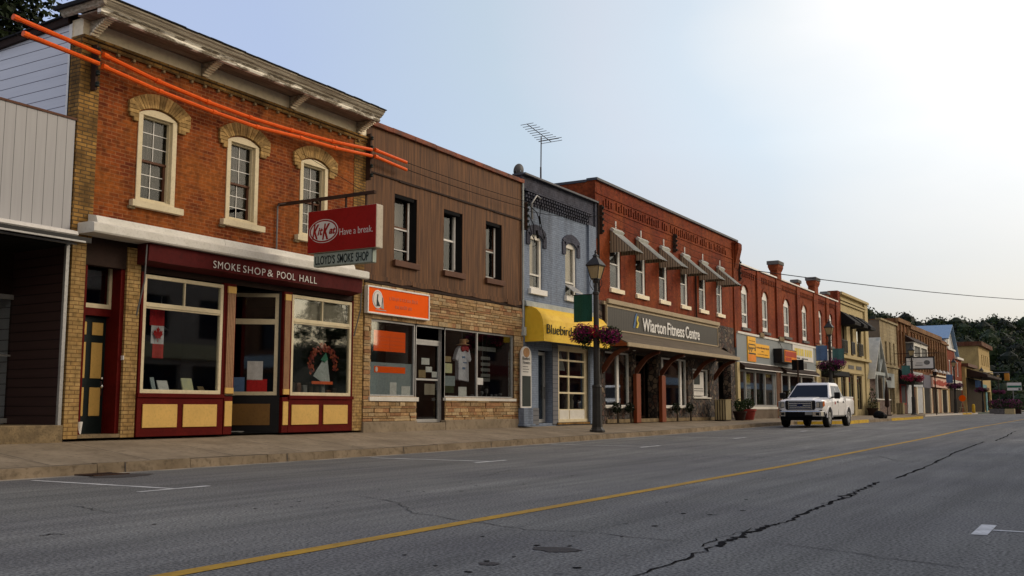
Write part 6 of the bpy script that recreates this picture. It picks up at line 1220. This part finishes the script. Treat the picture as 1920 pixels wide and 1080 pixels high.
MB().prism([(196, .3), (196, 4.0), (200, 6.8), (204, 4.0), (204, .3)], 'y', 30, 42).build('wall', 'pale_clap', B); MB().prism([(195.4, 3.8), (200, 7.2), (200, 6.9), (195.6, 3.6)], 'y', 29.6, 42.4).prism([(204.6, 3.8), (200, 7.2), (200, 6.9), (204.4, 3.6)], 'y', 29.6, 42.4).build('roof', 'dish_grey', B); MB().box(198, 199.6, 29.95, 29.99, .4, 2.6).build('door', 'dark_brown', B)

# ------------------------------------------------------------------ white pickup truck
TX, TY, TZ = 43.45, 11.36, zr(45)
T = thing('pickup_truck', (TX + 2.9, TY, TZ), 'white crew cab pickup truck parked at the kerb, facing the camera', 'pickup truck')
def tb(name, mb, m, par=None, **k):
    mb.v = [(TX + x, TY + y, TZ + z) for x, y, z in mb.v]; return mb.build(name, m, par or T, **k)
def arch_pts(cx, r, n=10): return [(cx + r * math.cos(math.pi * k / n), .42 + r * math.sin(math.pi * k / n)) for k in range(n + 1)]
ST = [(.06, .78, .70, 1.00, 1.05, 1.07), (.11, .88, .66, 1.03, 1.10, 1.125), (.28, .955, .60, 1.06, 1.15, 1.19), (.60, .985, .52, 1.08, 1.17, 1.225), (1.0, 1.0, .46, 1.10, 1.19, 1.25), (1.5, 1.0, .46, 1.12, 1.22, 1.28),
      (2.2, 1.0, .46, 1.14, 1.255, 1.27), (3.2, 1.0, .46, 1.14, 1.26, 1.27), (4.04, 1.0, .46, 1.14, 1.26, 1.27), (4.05, .99, .46, 1.14, 1.25, 1.255), (4.07, 1.0, .5, 1.18, 1.30, 1.285), (5.0, 1.0, .5, 1.18, 1.31, 1.29), (5.80, .99, .52, 1.18, 1.315, 1.30), (5.88, .96, .56, 1.16, 1.29, 1.29)]
mb = MB(); rings = []
for x, w, zb, zs, ze, zc in ST:
    h_ = [(w - .07, zb), (w - .01, zb + .06), (w + .004, .80 if zb < .7 else .88), (w, zs - .05), (w - .015, zs), (w - .06, ze), (w - .18, ze + .55 * (zc - ze)), (w * .5, zc - .01), (0, zc)]
    rings.append([(x, -y, z) for y, z in h_] + [(x, y, z) for y, z in h_[-2::-1]])
m_ = len(rings[0])
mb.add([p for r_ in rings for p in r_], [(i * m_ + k, i * m_ + (k + 1) % m_, (i + 1) * m_ + (k + 1) % m_, (i + 1) * m_ + k) for i in range(len(rings) - 1) for k in range(m_)] + [tuple(range(m_)), tuple(range((len(rings) - 1) * m_, len(rings) * m_))[::-1]])
body = tb('body', mb, 'truck_white')
ct = MB()
for cx in (1.0, 4.62):
    for y0, y1 in ((-1.3, -.6), (.6, 1.3)): ct.prism([(cx + .47 * math.cos(6.2832 * k / 28), .43 + .47 * math.sin(6.2832 * k / 28)) for k in range(28)], 'y', y0, y1)
cutter = tb('cutter', ct, 'black_matte'); bo = body.modifiers.new('b', 'BOOLEAN'); bo.object = cutter; bo.operation = 'DIFFERENCE'; bo.solver = 'EXACT'
bpy.context.view_layer.update(); nm = bpy.data.meshes.new_from_object(body.evaluated_get(bpy.context.evaluated_depsgraph_get()))
body.modifiers.clear(); body.data = nm; cm = cutter.data; bpy.data.objects.remove(cutter); bpy.data.meshes.remove(cm)
nm.polygons.foreach_set('use_smooth', [True] * len(nm.polygons)); bm = bmesh.new(); bm.from_mesh(nm)
for e in bm.edges:
    if len(e.link_faces) == 2 and e.calc_face_angle(0) > 0.6: e.smooth = False
bm.to_mesh(nm); bm.free()
tb('hood', MB().prism([(.14, 1.10), (.30, 1.205), (.62, 1.245), (1.0, 1.27), (1.5, 1.30), (1.5, 1.2)], 'y', -.50, .50), 'truck_white', bevel=.04, smooth=True)
# cab
mb = MB(); lo = [(1.42, -.93), (4.02, -.93), (4.02, .93), (1.42, .93)]; hi = [(2.22, -.72), (3.78, -.74), (3.78, .74), (2.22, .72)]; hh = [(2.36, -.66), (3.66, -.68), (3.66, .68), (2.36, .66)]
mb.add([(x, y, 1.26) for x, y in lo] + [(x, y, 1.86) for x, y in hi] + [(x, y, 1.93) for x, y in hh], [(0, 1, 5, 4), (1, 2, 6, 5), (2, 3, 7, 6), (3, 0, 4, 7), (4, 5, 9, 8), (5, 6, 10, 9), (6, 7, 11, 10), (7, 4, 8, 11), (8, 9, 10, 11)])
cab = tb('cab', mb, 'truck_white', bevel=.055)
def lerp(a, b, t): return tuple(a[i] + (b[i] - a[i]) * t for i in range(3))
def inset(c, u0, u1, v0, v1, off):
    """c: bottom-left, bottom-right, top-right, top-left of a cab face"""
    f = lambda u, v: Vector(lerp(lerp(c[0], c[1], u), lerp(c[3], c[2], u), v)); nn = (Vector(c[1]) - Vector(c[0])).cross(Vector(c[3]) - Vector(c[0])).normalized() * off
    p = [f(u0, v0), f(u1, v0), f(u1, v1), f(u0, v1)]; return [q + nn for q in p] + [q + nn * .3 for q in p]
def face_panel(name, c, u0, u1, v0, v1, m, par, off=.008):
    P = inset(c, u0, u1, v0, v1, off); tb(name, MB().add(P, [(0, 1, 2, 3), (0, 4, 5, 1), (1, 5, 6, 2), (2, 6, 7, 3), (3, 7, 4, 0)]), m, par)
b = [(x, y, 1.26) for x, y in lo]; t = [(x, y, 1.86) for x, y in hi]
face_panel('windscreen', (b[3], b[0], t[0], t[3]), .045, .955, .03, .93, 'truck_glass', cab)
for c, s_ in (((b[0], b[1], t[1], t[0]), 1), ((b[2], b[3], t[3], t[2]), -1)):
    if s_ > 0: U = ((.13, .47), (.50, .80), (.82, .93))
    else: U = ((.07, .18), (.20, .50), (.53, .87))
    for u0, u1 in U: face_panel('side_window', c, u0, u1, .06, .88, 'truck_glass', cab)
face_panel('rear_window', (b[1], b[2], t[2], t[1]), .1, .9, .1, .85, 'truck_glass', cab)
tb('bed_rail', MB().box(4.06, 5.84, -.97, -.90, 1.26, 1.335).box(4.06, 5.84, .90, .97, 1.26, 1.335).box(5.78, 5.86, -.90, .90, 1.25, 1.33), 'truck_white', bevel=.01)
tb('bed_lining', MB().box(4.1, 5.76, -.88, .88, 1.29, 1.30), 'black_matte')
# front
g = tb('grille', MB().prism([(-.58, .74), (.58, .74), (.64, .82), (.64, 1.10), (.58, 1.14), (-.58, 1.14), (-.64, 1.10), (-.64, .82)], 'x', .045, .13), 'black_paint', body, bevel=.01)
tb('grille_surround', MB().box(.02, .06, -.47, .47, 1.085, 1.115).box(.02, .06, -.47, .47, .765, .79).box(.02, .06, -.50, -.47, .765, 1.115).box(.02, .06, .47, .50, .765, 1.115), 'chrome', g, bevel=.006)
tb('grille_bar', MB().box(.015, .05, -.46, .46, .995, 1.035).box(.015, .05, -.46, .46, .915, .955).box(.015, .05, -.46, .46, .835, .875), 'chrome', g, bevel=.008)
q = MB(); q.prism([(.13 * math.cos(k * .3927), .945 + .055 * math.sin(k * .3927)) for k in range(16)], 'x', .005, .02); tb('badge', q, 'badge_blue', g)
for s_ in (-1, 1):
    y0, y1 = sorted((s_ * .66, s_ * .94))
    hl = tb('headlight', MB().prism([(.05, .82), (.05, 1.09), (.32, 1.13), (.34, .88)], 'y', y0, y1), 'lens_clear', body, bevel=.015)
    tb('reflector', MB().box(.035, .049, min(s_ * .68, s_ * .80), max(s_ * .68, s_ * .80), .86, 1.04), 'chrome', hl); tb('reflector', MB().box(.03, .046, min(s_ * .80, s_ * .82), max(s_ * .80, s_ * .82), .84, 1.06), 'black_paint', hl)
    tb('indicator', MB().prism([(.06, .87), (.06, 1.07), (.30, 1.10), (.32, .92)], 'y', *sorted((s_ * .885, s_ * .965))), 'lens_amber', hl)
bp = tb('bumper', MB().prism([(-.95, .02 + .10), (-.85, -.02), (.85, -.02), (.95, .12), (.97, .30), (-.97, .30)][::1] and [(x_, y_) for y_, x_ in [(-.95, .12), (-.85, -.02), (.85, -.02), (.95, .12), (.97, .34), (-.97, .34)]], 'z', .46, .70), 'chrome', body, bevel=.03)
tb('air_intake', MB().box(-.045, -.015, -.52, .62, .47, .66), 'black_matte', bp); tb('valance', MB().box(.06, .4, -.85, .85, .32, .47), 'black_matte', bp)
tb('number_plate', MB().box(-.06, -.046, -.52, -.22, .53, .67), 'lens_clear', bp, bevel=.004)
for s_ in (-1, 1): tb('fog_lamp', MB().box(-.035, -.01, min(s_ * .66, s_ * .80), max(s_ * .66, s_ * .80), .52, .63), 'black_paint', bp, bevel=.02)
tb('lower_grille', MB().box(.08, .12, -.9, .9, .70, .735), 'black_paint', body)
# sides: doors as shut lines, handles, mirrors, sill, logo
for s_ in (-1, 1):
    yy = lambda a, b_: sorted((s_ * a, s_ * b_))
    tb('door_gap', MB().box(1.52, 1.535, *yy(.995, 1.003), .52, 1.24).box(2.62, 2.635, *yy(.995, 1.003), .52, 1.24).box(3.72, 3.735, *yy(.995, 1.003), .52, 1.24).box(4.04, 4.06, *yy(.985, 1.003), .5, 1.27), 'black_paint', body)
    tb('door_handle', MB().box(2.40, 2.60, *yy(1.0, 1.03), 1.06, 1.12).box(3.5, 3.68, *yy(1.0, 1.03), 1.06, 1.12), 'black_paint', body, bevel=.01)
    tb('wheel_arch', MB().prism([(1.0 + r_ * math.cos(math.pi * k / 12), .42 + r_ * math.sin(math.pi * k / 12)) for r_, ks in ((.50, range(13)), (.445, range(12, -1, -1))) for k in ks], 'y', *yy(.985, 1.02)).prism([(4.62 + r_ * math.cos(math.pi * k / 12), .42 + r_ * math.sin(math.pi * k / 12)) for r_, ks in ((.50, range(13)), (.445, range(12, -1, -1))) for k in ks], 'y', *yy(.985, 1.02)), 'truck_white', body, bevel=.006)
    mr = tb('mirror', MB().box(1.60, 1.74, *yy(1.06, 1.30), 1.22, 1.50), 'black_paint', cab, bevel=.03); tb('mirror_arm', MB().box(1.64, 1.71, *yy(.93, 1.06), 1.26, 1.31), 'black_paint', mr)
    for cx in (1.0, 4.62):
        w = tb('wheel', MB().lathe((0, 0, 0), [(.20, -.12), (.37, -.12), (.40, -.08), (.40, .08), (.37, .12), (.20, .12)], 28), 'tyre_rubber', T, smooth=True)
        me = w.data; cxo = Vector((TX, TY, TZ)) - Vector(T.location)
        for v in me.vertices: p = v.co - cxo; v.co = Vector((cx + p.x, s_ * .88 + p.z, .40 + p.y)) + cxo
        rm = MB(); rm.prism([(cx + .25 * math.cos(k * .2618), .40 + .25 * math.sin(k * .2618)) for k in range(24)], 'y', *yy(.90, 1.005)); r_ = tb('rim', rm, 'aluminium', w, bevel=.01)
        sp = MB()
        for k in range(5):
            a = k * 1.2566; c_, d_ = math.cos(a), math.sin(a); pc, pd = -d_, c_
            sp.prism([(cx + c_ * .06 + pc * .04, .4 + d_ * .06 + pd * .04), (cx + c_ * .23 + pc * .07, .4 + d_ * .23 + pd * .07), (cx + c_ * .23 - pc * .07, .4 + d_ * .23 - pd * .07), (cx + c_ * .06 - pc * .04, .4 + d_ * .06 - pd * .04)][::-1] if False else [(cx + math.cos(a + q_) * rr_, .4 + math.sin(a + q_) * rr_) for q_, rr_ in ((.35, .22), (.63, .10), (.9, .22))], 'y', *yy(1.0, 1.008))
        tb('rim_gap', sp, 'black_paint', r_)
tb('door_logo', MB().box(1.95, 2.12, -1.008, -1.0, .98, 1.10), 'copper_red', body)
tb('roof_lamp', MB().box(2.6, 2.8, -.1, .1, 1.93, 1.98), 'lens_clear', cab, bevel=.02)
tb('underbody', MB().box(.5, 5.5, -.62, .62, .30, .56), 'black_matte'); tb('wheel_well', MB().box(.53, 1.47, -.9, .9, .50, 1.0).box(4.15, 5.05, -.9, .9, .50, 1.0), 'black_matte')
tb('tail_light', MB().box(5.86, 5.90, -.97, -.82, .95, 1.27).box(5.86, 5.90, .82, .97, .95, 1.27), 'copper_red', body)

# ------------------------------------------------------------------ street lamps, banners, flower baskets
def street_lamp(x, y, z, label):
    o = thing('street_lamp', (x, y, z), label, 'street lamp', 'lamp posts along the pavement')
    MB().lathe((x, y, z), [(.24, 0), (.24, .06), (.20, .10), (.17, .16), (.155, .4), (.15, .9), (.145, 1.38), (.16, 1.42), (.14, 1.48)], 8, rot=.39).build('base', 'iron_post', o, bevel=.004)
    MB().lathe((x, y, z), [(.105, 1.48), (.098, 3.0), (.12, 3.02), (.12, 3.08), (.09, 3.1), (.085, 4.35), (.11, 4.37), (.11, 4.43), (.07, 4.46), (.06, 4.72), (.10, 4.76), (.11, 4.82), (.14, 4.84)], 16).build('pole', 'iron_post', o, smooth=True)
    la = MB()
    for k in range(4):
        a = math.pi / 4 + k * math.pi / 2; c, s = math.cos(a), math.sin(a)
        la.tube([(x + .17 * c, y + .17 * s, z + 4.86), (x + .30 * c, y + .30 * s, z + 5.28)], .014, 5)
    la.lathe((x, y, z), [(.02, 4.84), (.18, 4.84), (.18, 4.87), (.02, 4.87)], 4, rot=math.pi / 4); la.lathe((x, y, z), [(.34, 5.27), (.35, 5.30), (.20, 5.46), (.10, 5.55), (.09, 5.58), (.12, 5.60), (.05, 5.66), (.03, 5.70), (.05, 5.73), (.01, 5.80)], 4, rot=math.pi / 4)
    l = la.build('lantern', 'iron_post', o)
    MB().lathe((x, y, z), [(.16, 4.875), (.285, 5.265)], 4, rot=math.pi / 4).build('lantern_glass', 'lamp_glass', l)
    sc = MB()
    for s in (-1, 1):
        for d in ((1, 0), (0, 1)):
            sc.tube([(x + d[0] * s * (.09 + .12 * math.sin(t * .35)), y + d[1] * s * (.09 + .12 * math.sin(t * .35)), z + 4.50 + .05 * t) for t in range(8)], .012, 4)
    sc.build('scroll', 'iron_post', o)
    br = MB()
    for s in (-1, 1): br.tube([(x, y + s * .08, z + 3.28), (x, y + s * .30, z + 3.34), (x, y + s * .52, z + 3.30), (x, y + s * .5, z + 3.22)], .014, 5)
    br.tube([(x, y + .08, z + 4.38), (x, y + .85, z + 4.38)], .014, 5).tube([(x, y + .08, z + 3.36), (x, y + .82, z + 3.36)], .012, 5)
    br.build('bracket', 'iron_post', o); return o
L0 = street_lamp(29.2, 14.0, .24, 'nearest lamp post, before the yellow canopy, with lantern, banner and flower baskets')
for x, z, lb in ((60.6, .39, 'lamp post rising behind the white pickup truck'), (89.1, .42, 'third lamp post, beside the white hanging sign'), (115.4, .45, 'fourth lamp post, before the pale red-lettered sign'), (142, .45, 'fifth lamp post, by the tan porch building'), (164, .45, 'farthest lamp post, at the yellow corner block')):
    copy_thing(L0, (x, 14.0, z), lb)
def banner(x, y, z, s, m, label):
    q = MB(); n = 10
    for i in range(n):
        for t0, t1 in ((i / n, (i + 1) / n),):
            a = y + s * (.14 + .66 * t0); b_ = y + s * (.14 + .66 * t1); f = lambda t: x + .02 * math.sin(t * 9)
            q.quad((f(t0), a, z), (f(t1), b_, z), (f(t1), b_, z + .88), (f(t0), a, z + .88))
    o = q.build('banner', m, loc=(x, y + s * .45, z), recalc=False); so_ = o.modifiers.new('t', 'SOLIDIFY'); so_.thickness = .006
    return tag(o, label, 'banner', 'banners on the lamp posts')
banner(29.2, 14, 3.74, 1, 'banner_green', 'dark green cloth banner on the nearest lamp post'); banner(60.6, 14, 3.75, 1, 'banner_blue', 'blue banner on the lamp post behind the truck'); banner(60.6, 14, 3.55, -1, 'banner_teal', 'teal banner on the road side of the lamp post behind the truck')
banner(89.1, 14, 3.6, 1, 'banner_teal', 'teal banner on the third lamp post'); banner(115.4, 14, 3.6, 1, 'banner_blue', 'blue banner on the fourth lamp post'); banner(142, 14, 3.6, 1, 'banner_blue', 'blue banner on the fifth lamp post')
PET = {'purple': [(.30, .02, .11), (.18, .015, .09), (.42, .04, .14), (.10, .012, .06)], 'pink': [(.45, .02, .09), (.35, .015, .06), (.55, .05, .14)], 'violet': [(.18, .02, .12), (.26, .03, .14), (.10, .015, .08)]}
def basket(x, y, z, kind, label, n=1500, r=.47):
    o = thing('flower_basket', (x, y, z), label, 'flower basket', 'flower baskets on the lamp posts'); rr = random.Random(int(x * 7 + y * 3))
    MB().lathe((x, y, z), [(.05, -.32), (.18, -.28), (.26, -.12), (.27, -.02), (.2, -.02)], 12).build('basket', 'black_matte', o)
    q = MB(); leaves(q, (x, y, z - .05), (r * .95, r * .95, .30), n // 2, .035, GREEN, rr); leaves(q, (x, y, z - .25), (r * .5, r * .5, .28), n // 6, .035, GREEN, rr); q.build('foliage', 'leaf', o, recalc=False)
    q = MB()
    for _ in range(9): leaves(q, (x + rr.uniform(-.6, .6) * r, y + rr.uniform(-.6, .6) * r, z + rr.uniform(-.16, .18)), (r * .5, r * .5, .22), n // 9, .036, PET[kind], rr, .3)
    q.build('flowers', 'petal', o, recalc=False)
basket(29.2, 14.42, 3.36, 'purple', 'left flower basket on the nearest lamp post', 1500); basket(29.2, 13.58, 3.34, 'purple', 'right flower basket on the nearest lamp post', 1500)
q = MB(); leaves(q, (29.0, 13.95, 3.4), (.14, .22, .2), 160, .035, [(.35, .015, .04), (.28, .01, .03)], random.Random(1)); tag(q.build('red_flowers', 'petal', loc=(29.0, 13.95, 3.2), recalc=False), 'cluster of brighter red flowers against the nearest lamp post', 'flowers')
for x, z, kd, nm in ((60.6, 3.5, 'violet', 'lamp post behind the truck'), (89.1, 3.45, 'pink', 'third lamp post'), (115.4, 3.3, 'violet', 'fourth lamp post'), (142, 3.3, 'violet', 'fifth lamp post'), (164, 3.3, 'violet', 'farthest lamp post')):
    for s_, w_ in ((1, 'building side'), (-1, 'road side')): basket(x, 14 + s_ * .33, z, kd, '%s flower basket on the %s, %s' % ({'violet': 'purple', 'pink': 'pink red'}[kd], nm, w_), 1300, .6)

# ------------------------------------------------------------------ smaller street things
def signpost(x, y, z, h, label, w=.62, hh=.55, m='black_matte', zz=None):
    o = thing('street_sign', (x, y, z), label, 'sign'); MB().tube([(x, y, z), (x, y, z + h)], .045, 8).build('pole', 'rust_iron', o); zz = zz or z + h - hh
    MB().box(x - .015, x + .015, y - w / 2, y + w / 2, zz, zz + hh).build('plate', m, o, bevel=.01)
signpost(53.4, 14.0, .4, 3.1, 'dark back of a parking sign on a thin pole behind the truck')
signpost(91.5, 12.6, .42, 3.6, 'thin dark sign pole beside the third lamp post', .3, .35)
o = thing('closed_umbrella', (77.6, 14.0, .42), 'dark brown closed parasol standing before the cream block building', 'parasol'); MB().lathe((77.6, 14, .42), [(.3, 0), (.3, .08), (.03, .1), (.03, .6), (.16, .7), (.14, 1.6), (.05, 2.45), (.01, 2.5)], 10).build('canopy', 'dark_brown', o, smooth=True)
g_ = MB(); g_.lathe((62.6, 11.75, .40), [(.10, 0), (.30, .03), (.34, .16), (.26, .32), (.12, .40), (.05, .42)], 14); g_.lathe((63.0, 11.6, .40), [(.15, 0), (.22, .08), (.17, .2), (.04, .27)], 12)
g_.v = [(x + .03 * math.sin(z * 23 + y * 17), y + .03 * math.sin(x * 19), z + .02 * math.sin(x * 13 + y * 11)) for x, y, z in g_.v]
tag(g_.build('rubbish_bag', 'black_matte', loc=(62.7, 11.7, .40), smooth=True), 'black rubbish bag slumped on the kerb beyond the truck', 'bag')
o = thing('bollard', (120, 12.8, .45), 'short yellow bollard at the far corner kerb', 'bollard'); MB().lathe((120, 12.8, .45), [(.16, 0), (.16, .8), (.12, .92), (.03, .97)], 12).build('post', 'kerb_yellow', o, smooth=True)
o = thing('street_sign', (116, 13.4, .45), 'round orange sign on a tan trestle on the far pavement', 'sign'); MB().prism([(13.4 + .34 * math.cos(k * .3927), 2.0 + .34 * math.sin(k * .3927)) for k in range(16)], 'x', 115.97, 116.0).build('disc', 'orange_sign', o); MB().tube([(116, 13.75, .45), (116, 13.4, 1.7)], .03, 5).tube([(116, 13.05, .45), (116, 13.4, 1.7)], .03, 5).box(115.98, 116.02, 13.1, 13.7, 1.0, 1.06).build('trestle', 'bench_wood', o)
o = thing('street_sign', (140, 10.2, .3), 'wide white and green guide sign on a grey post at the far crossing', 'sign'); MB().tube([(140, 10.35, .3), (140, 10.35, 3.2)], .06, 6).build('post', 'galvanised', o); p_ = MB().box(139.95, 140, 9.4, 11.0, 3.15, 4.1).build('plate', 'sign_white', o); MB().box(139.93, 139.949, 9.42, 10.98, 3.48, 3.74).build('green_band', 'sign_green', p_); MB().box(139.93, 139.949, 9.5, 9.75, 3.2, 3.4).build('arrow', 'ink', p_)
o = thing('traffic_signal', (150, 17, .45), 'yellow traffic signals hung from a long arm over the far crossing', 'traffic light'); MB().tube([(150, 17, .45), (150, 17, 6.0)], .1, 8).tube([(150, 17, 5.6), (150, 11.4, 5.7)], .06, 6).build('mast', 'galvanised', o)
for y in (11.8, 16.6): h_ = MB().box(149.8, 150.2, y - .35, y + .25, 4.6 if y < 12 else 4.9, 5.55 if y < 12 else 5.9).build('signal_head', 'signal_yellow', o, bevel=.05)
for k, (x, y) in enumerate(((128, 9.9), (133, 9.6), (128, 11.0), (140, 12.6))):
    o = thing('planter_box', (x, y, .3), 'planter of dark purple flowers at the far crossing, %s' % ('nearest the road', 'by the guide sign', 'second from the road', 'farthest back')[k], 'planter', 'purple planters at the far crossing'); MB().box(x - .5, x + .5, y - .5, y + .5, .3, .9).build('box', ('cream_stucco', 'dark_brown', 'mossy_grey', 'mossy_grey')[k], o, bevel=.03); rr = random.Random(k)
    q = MB(); leaves(q, (x, y, 1.4), (.7, .7, .6), 500, .08, GREEN, rr); q.build('foliage', 'leaf', o, recalc=False); q = MB(); leaves(q, (x, y, 1.5), (.75, .75, .55), 300, .07, PET['violet'], rr, .8); q.build('flowers', 'petal', o, recalc=False)

# ------------------------------------------------------------------ trees
def tree(x, y, z, h, cr, n, sz, label, seed, trunk_h=.35, cols=GREEN, extra=()):
    o = thing('tree', (x, y, z), label, 'tree', 'trees behind the buildings and across the street'); rr = random.Random(seed); th = h * trunk_h
    t = MB().tube([(x, y, z), (x + .1, y, z + th * .5), (x, y + .1, z + th), (x, y, z + h * .75)], [h * .03, h * .024, h * .018, h * .006], 8)
    C_ = []
    for k in range(11):
        a = k * 2.4 + rr.uniform(-.3, .3); u = k / 10; zz = z + th + (h - th) * (.12 + .78 * u); rr_ = cr * (1 - .55 * abs(u - .35) / .65) * rr.uniform(.45, .75); c = (x + rr_ * math.cos(a), y + rr_ * math.sin(a), zz); C_.append(c)
        t.tube([(x, y, z + th * .8 + (zz - z - th) * .4), c], [h * .009, h * .003], 5)
    for c in extra: t.tube([(x, y, z + h * .6), c], [h * .006, h * .002], 5); C_.append(c)
    t.build('trunk', 'bark', o, smooth=True); q = MB()
    for c in C_ + [(x, y, z + h * .85)]:
        for _ in range(4): d = (c[0] + rr.uniform(-1, 1) * cr * .32, c[1] + rr.uniform(-1, 1) * cr * .32, c[2] + rr.uniform(-1, 1) * cr * .28); k = rr.uniform(.65, 1.35); leaves(q, d, (cr * .30, cr * .30, cr * .24), n // 48, sz, [tuple(v * k for v in c_) for c_ in cols], rr, .5)
    q.build('crown', 'leaf', o, recalc=False)
DK = [(.012, .022, .007), (.018, .03, .01), (.008, .015, .005), (.024, .036, .012)]
tree(20.9, 40, 0, 20, 5.4, 22000, .17, 'tall dark leafy tree behind the smoke shop at the top left', 5, cols=DK, extra=[(23.6, 40, 17.0), (23.2, 39.5, 17.6), (24.0, 40, 16.2), (22.8, 40.5, 16.6), (23.5, 39, 17.2)])
tree(118, 60, 0, 16, 5, 2600, .4, 'dark tree rising behind the cream stuccoed building', 6, cols=DK); tree(104, 45, 0, 13.6, 4, 2600, .35, 'dark tree showing over the cream block building', 7, cols=DK); tree(138, 56, 0, 16.5, 5, 2600, .4, 'dark round-headed tree behind the ochre brick block', 8, cols=DK)
tree(47.5, -8.5, 0, 8.0, 2.2, 4000, .12, 'leafy tree in the gap across the street', 9)

# ------------------------------------------------------------------ the other side of the street (seen only in the window glass)
for k, (x0, x1, h_, m, lb) in enumerate(((-30, 8, 7.6, 'brown_brick', 'plain brown brick row across the street behind the camera'), (8, 39, 7.4, 'opposite_wall', 'dull brown two-storey row across the street'), (60, 82, 7.6, 'dark_brick', 'dark brick row across the street beyond the gap'), (84, 160, 7.8, 'brown_brick', 'long brown brick row far down the other side'))):
    B = thing('brick_building', (x0, -5.6, .15), lb, 'building'); n = int((x1 - x0) / 3.2); q = MB(); wx = [(x0 + .9 + 3.2 * i, x0 + 2.3 + 3.2 * i, 4.3, 6.2) for i in range(n)] + [(x0 + .6 + 3.2 * i, x0 + 3.0 + 3.2 * i, .9, 3.0) for i in range(n)]
    wall(q, x0, x1, .1, h_, wx, y=-5.6, th=-.2, depth=-9); q.build('wall', m, B, recalc=False)
    q = MB()
    for a, b_, c, d in wx: q.box(a, b_, -5.8, -5.78, c, d)
    q.build('windows', 'truck_glass', B); MB().box(x0 - .05, x1 + .05, -5.75, -5.4, h_, h_ + .2).build('coping', 'soft_cream', B); MB().box(x0 + .1, x1 - .1, -5.6, -5.45, 3.3, 4.0).build('fascia', ('banner_pale', 'cream_stucco', 'maroon_paint', 'grey_ribs')[k], B)
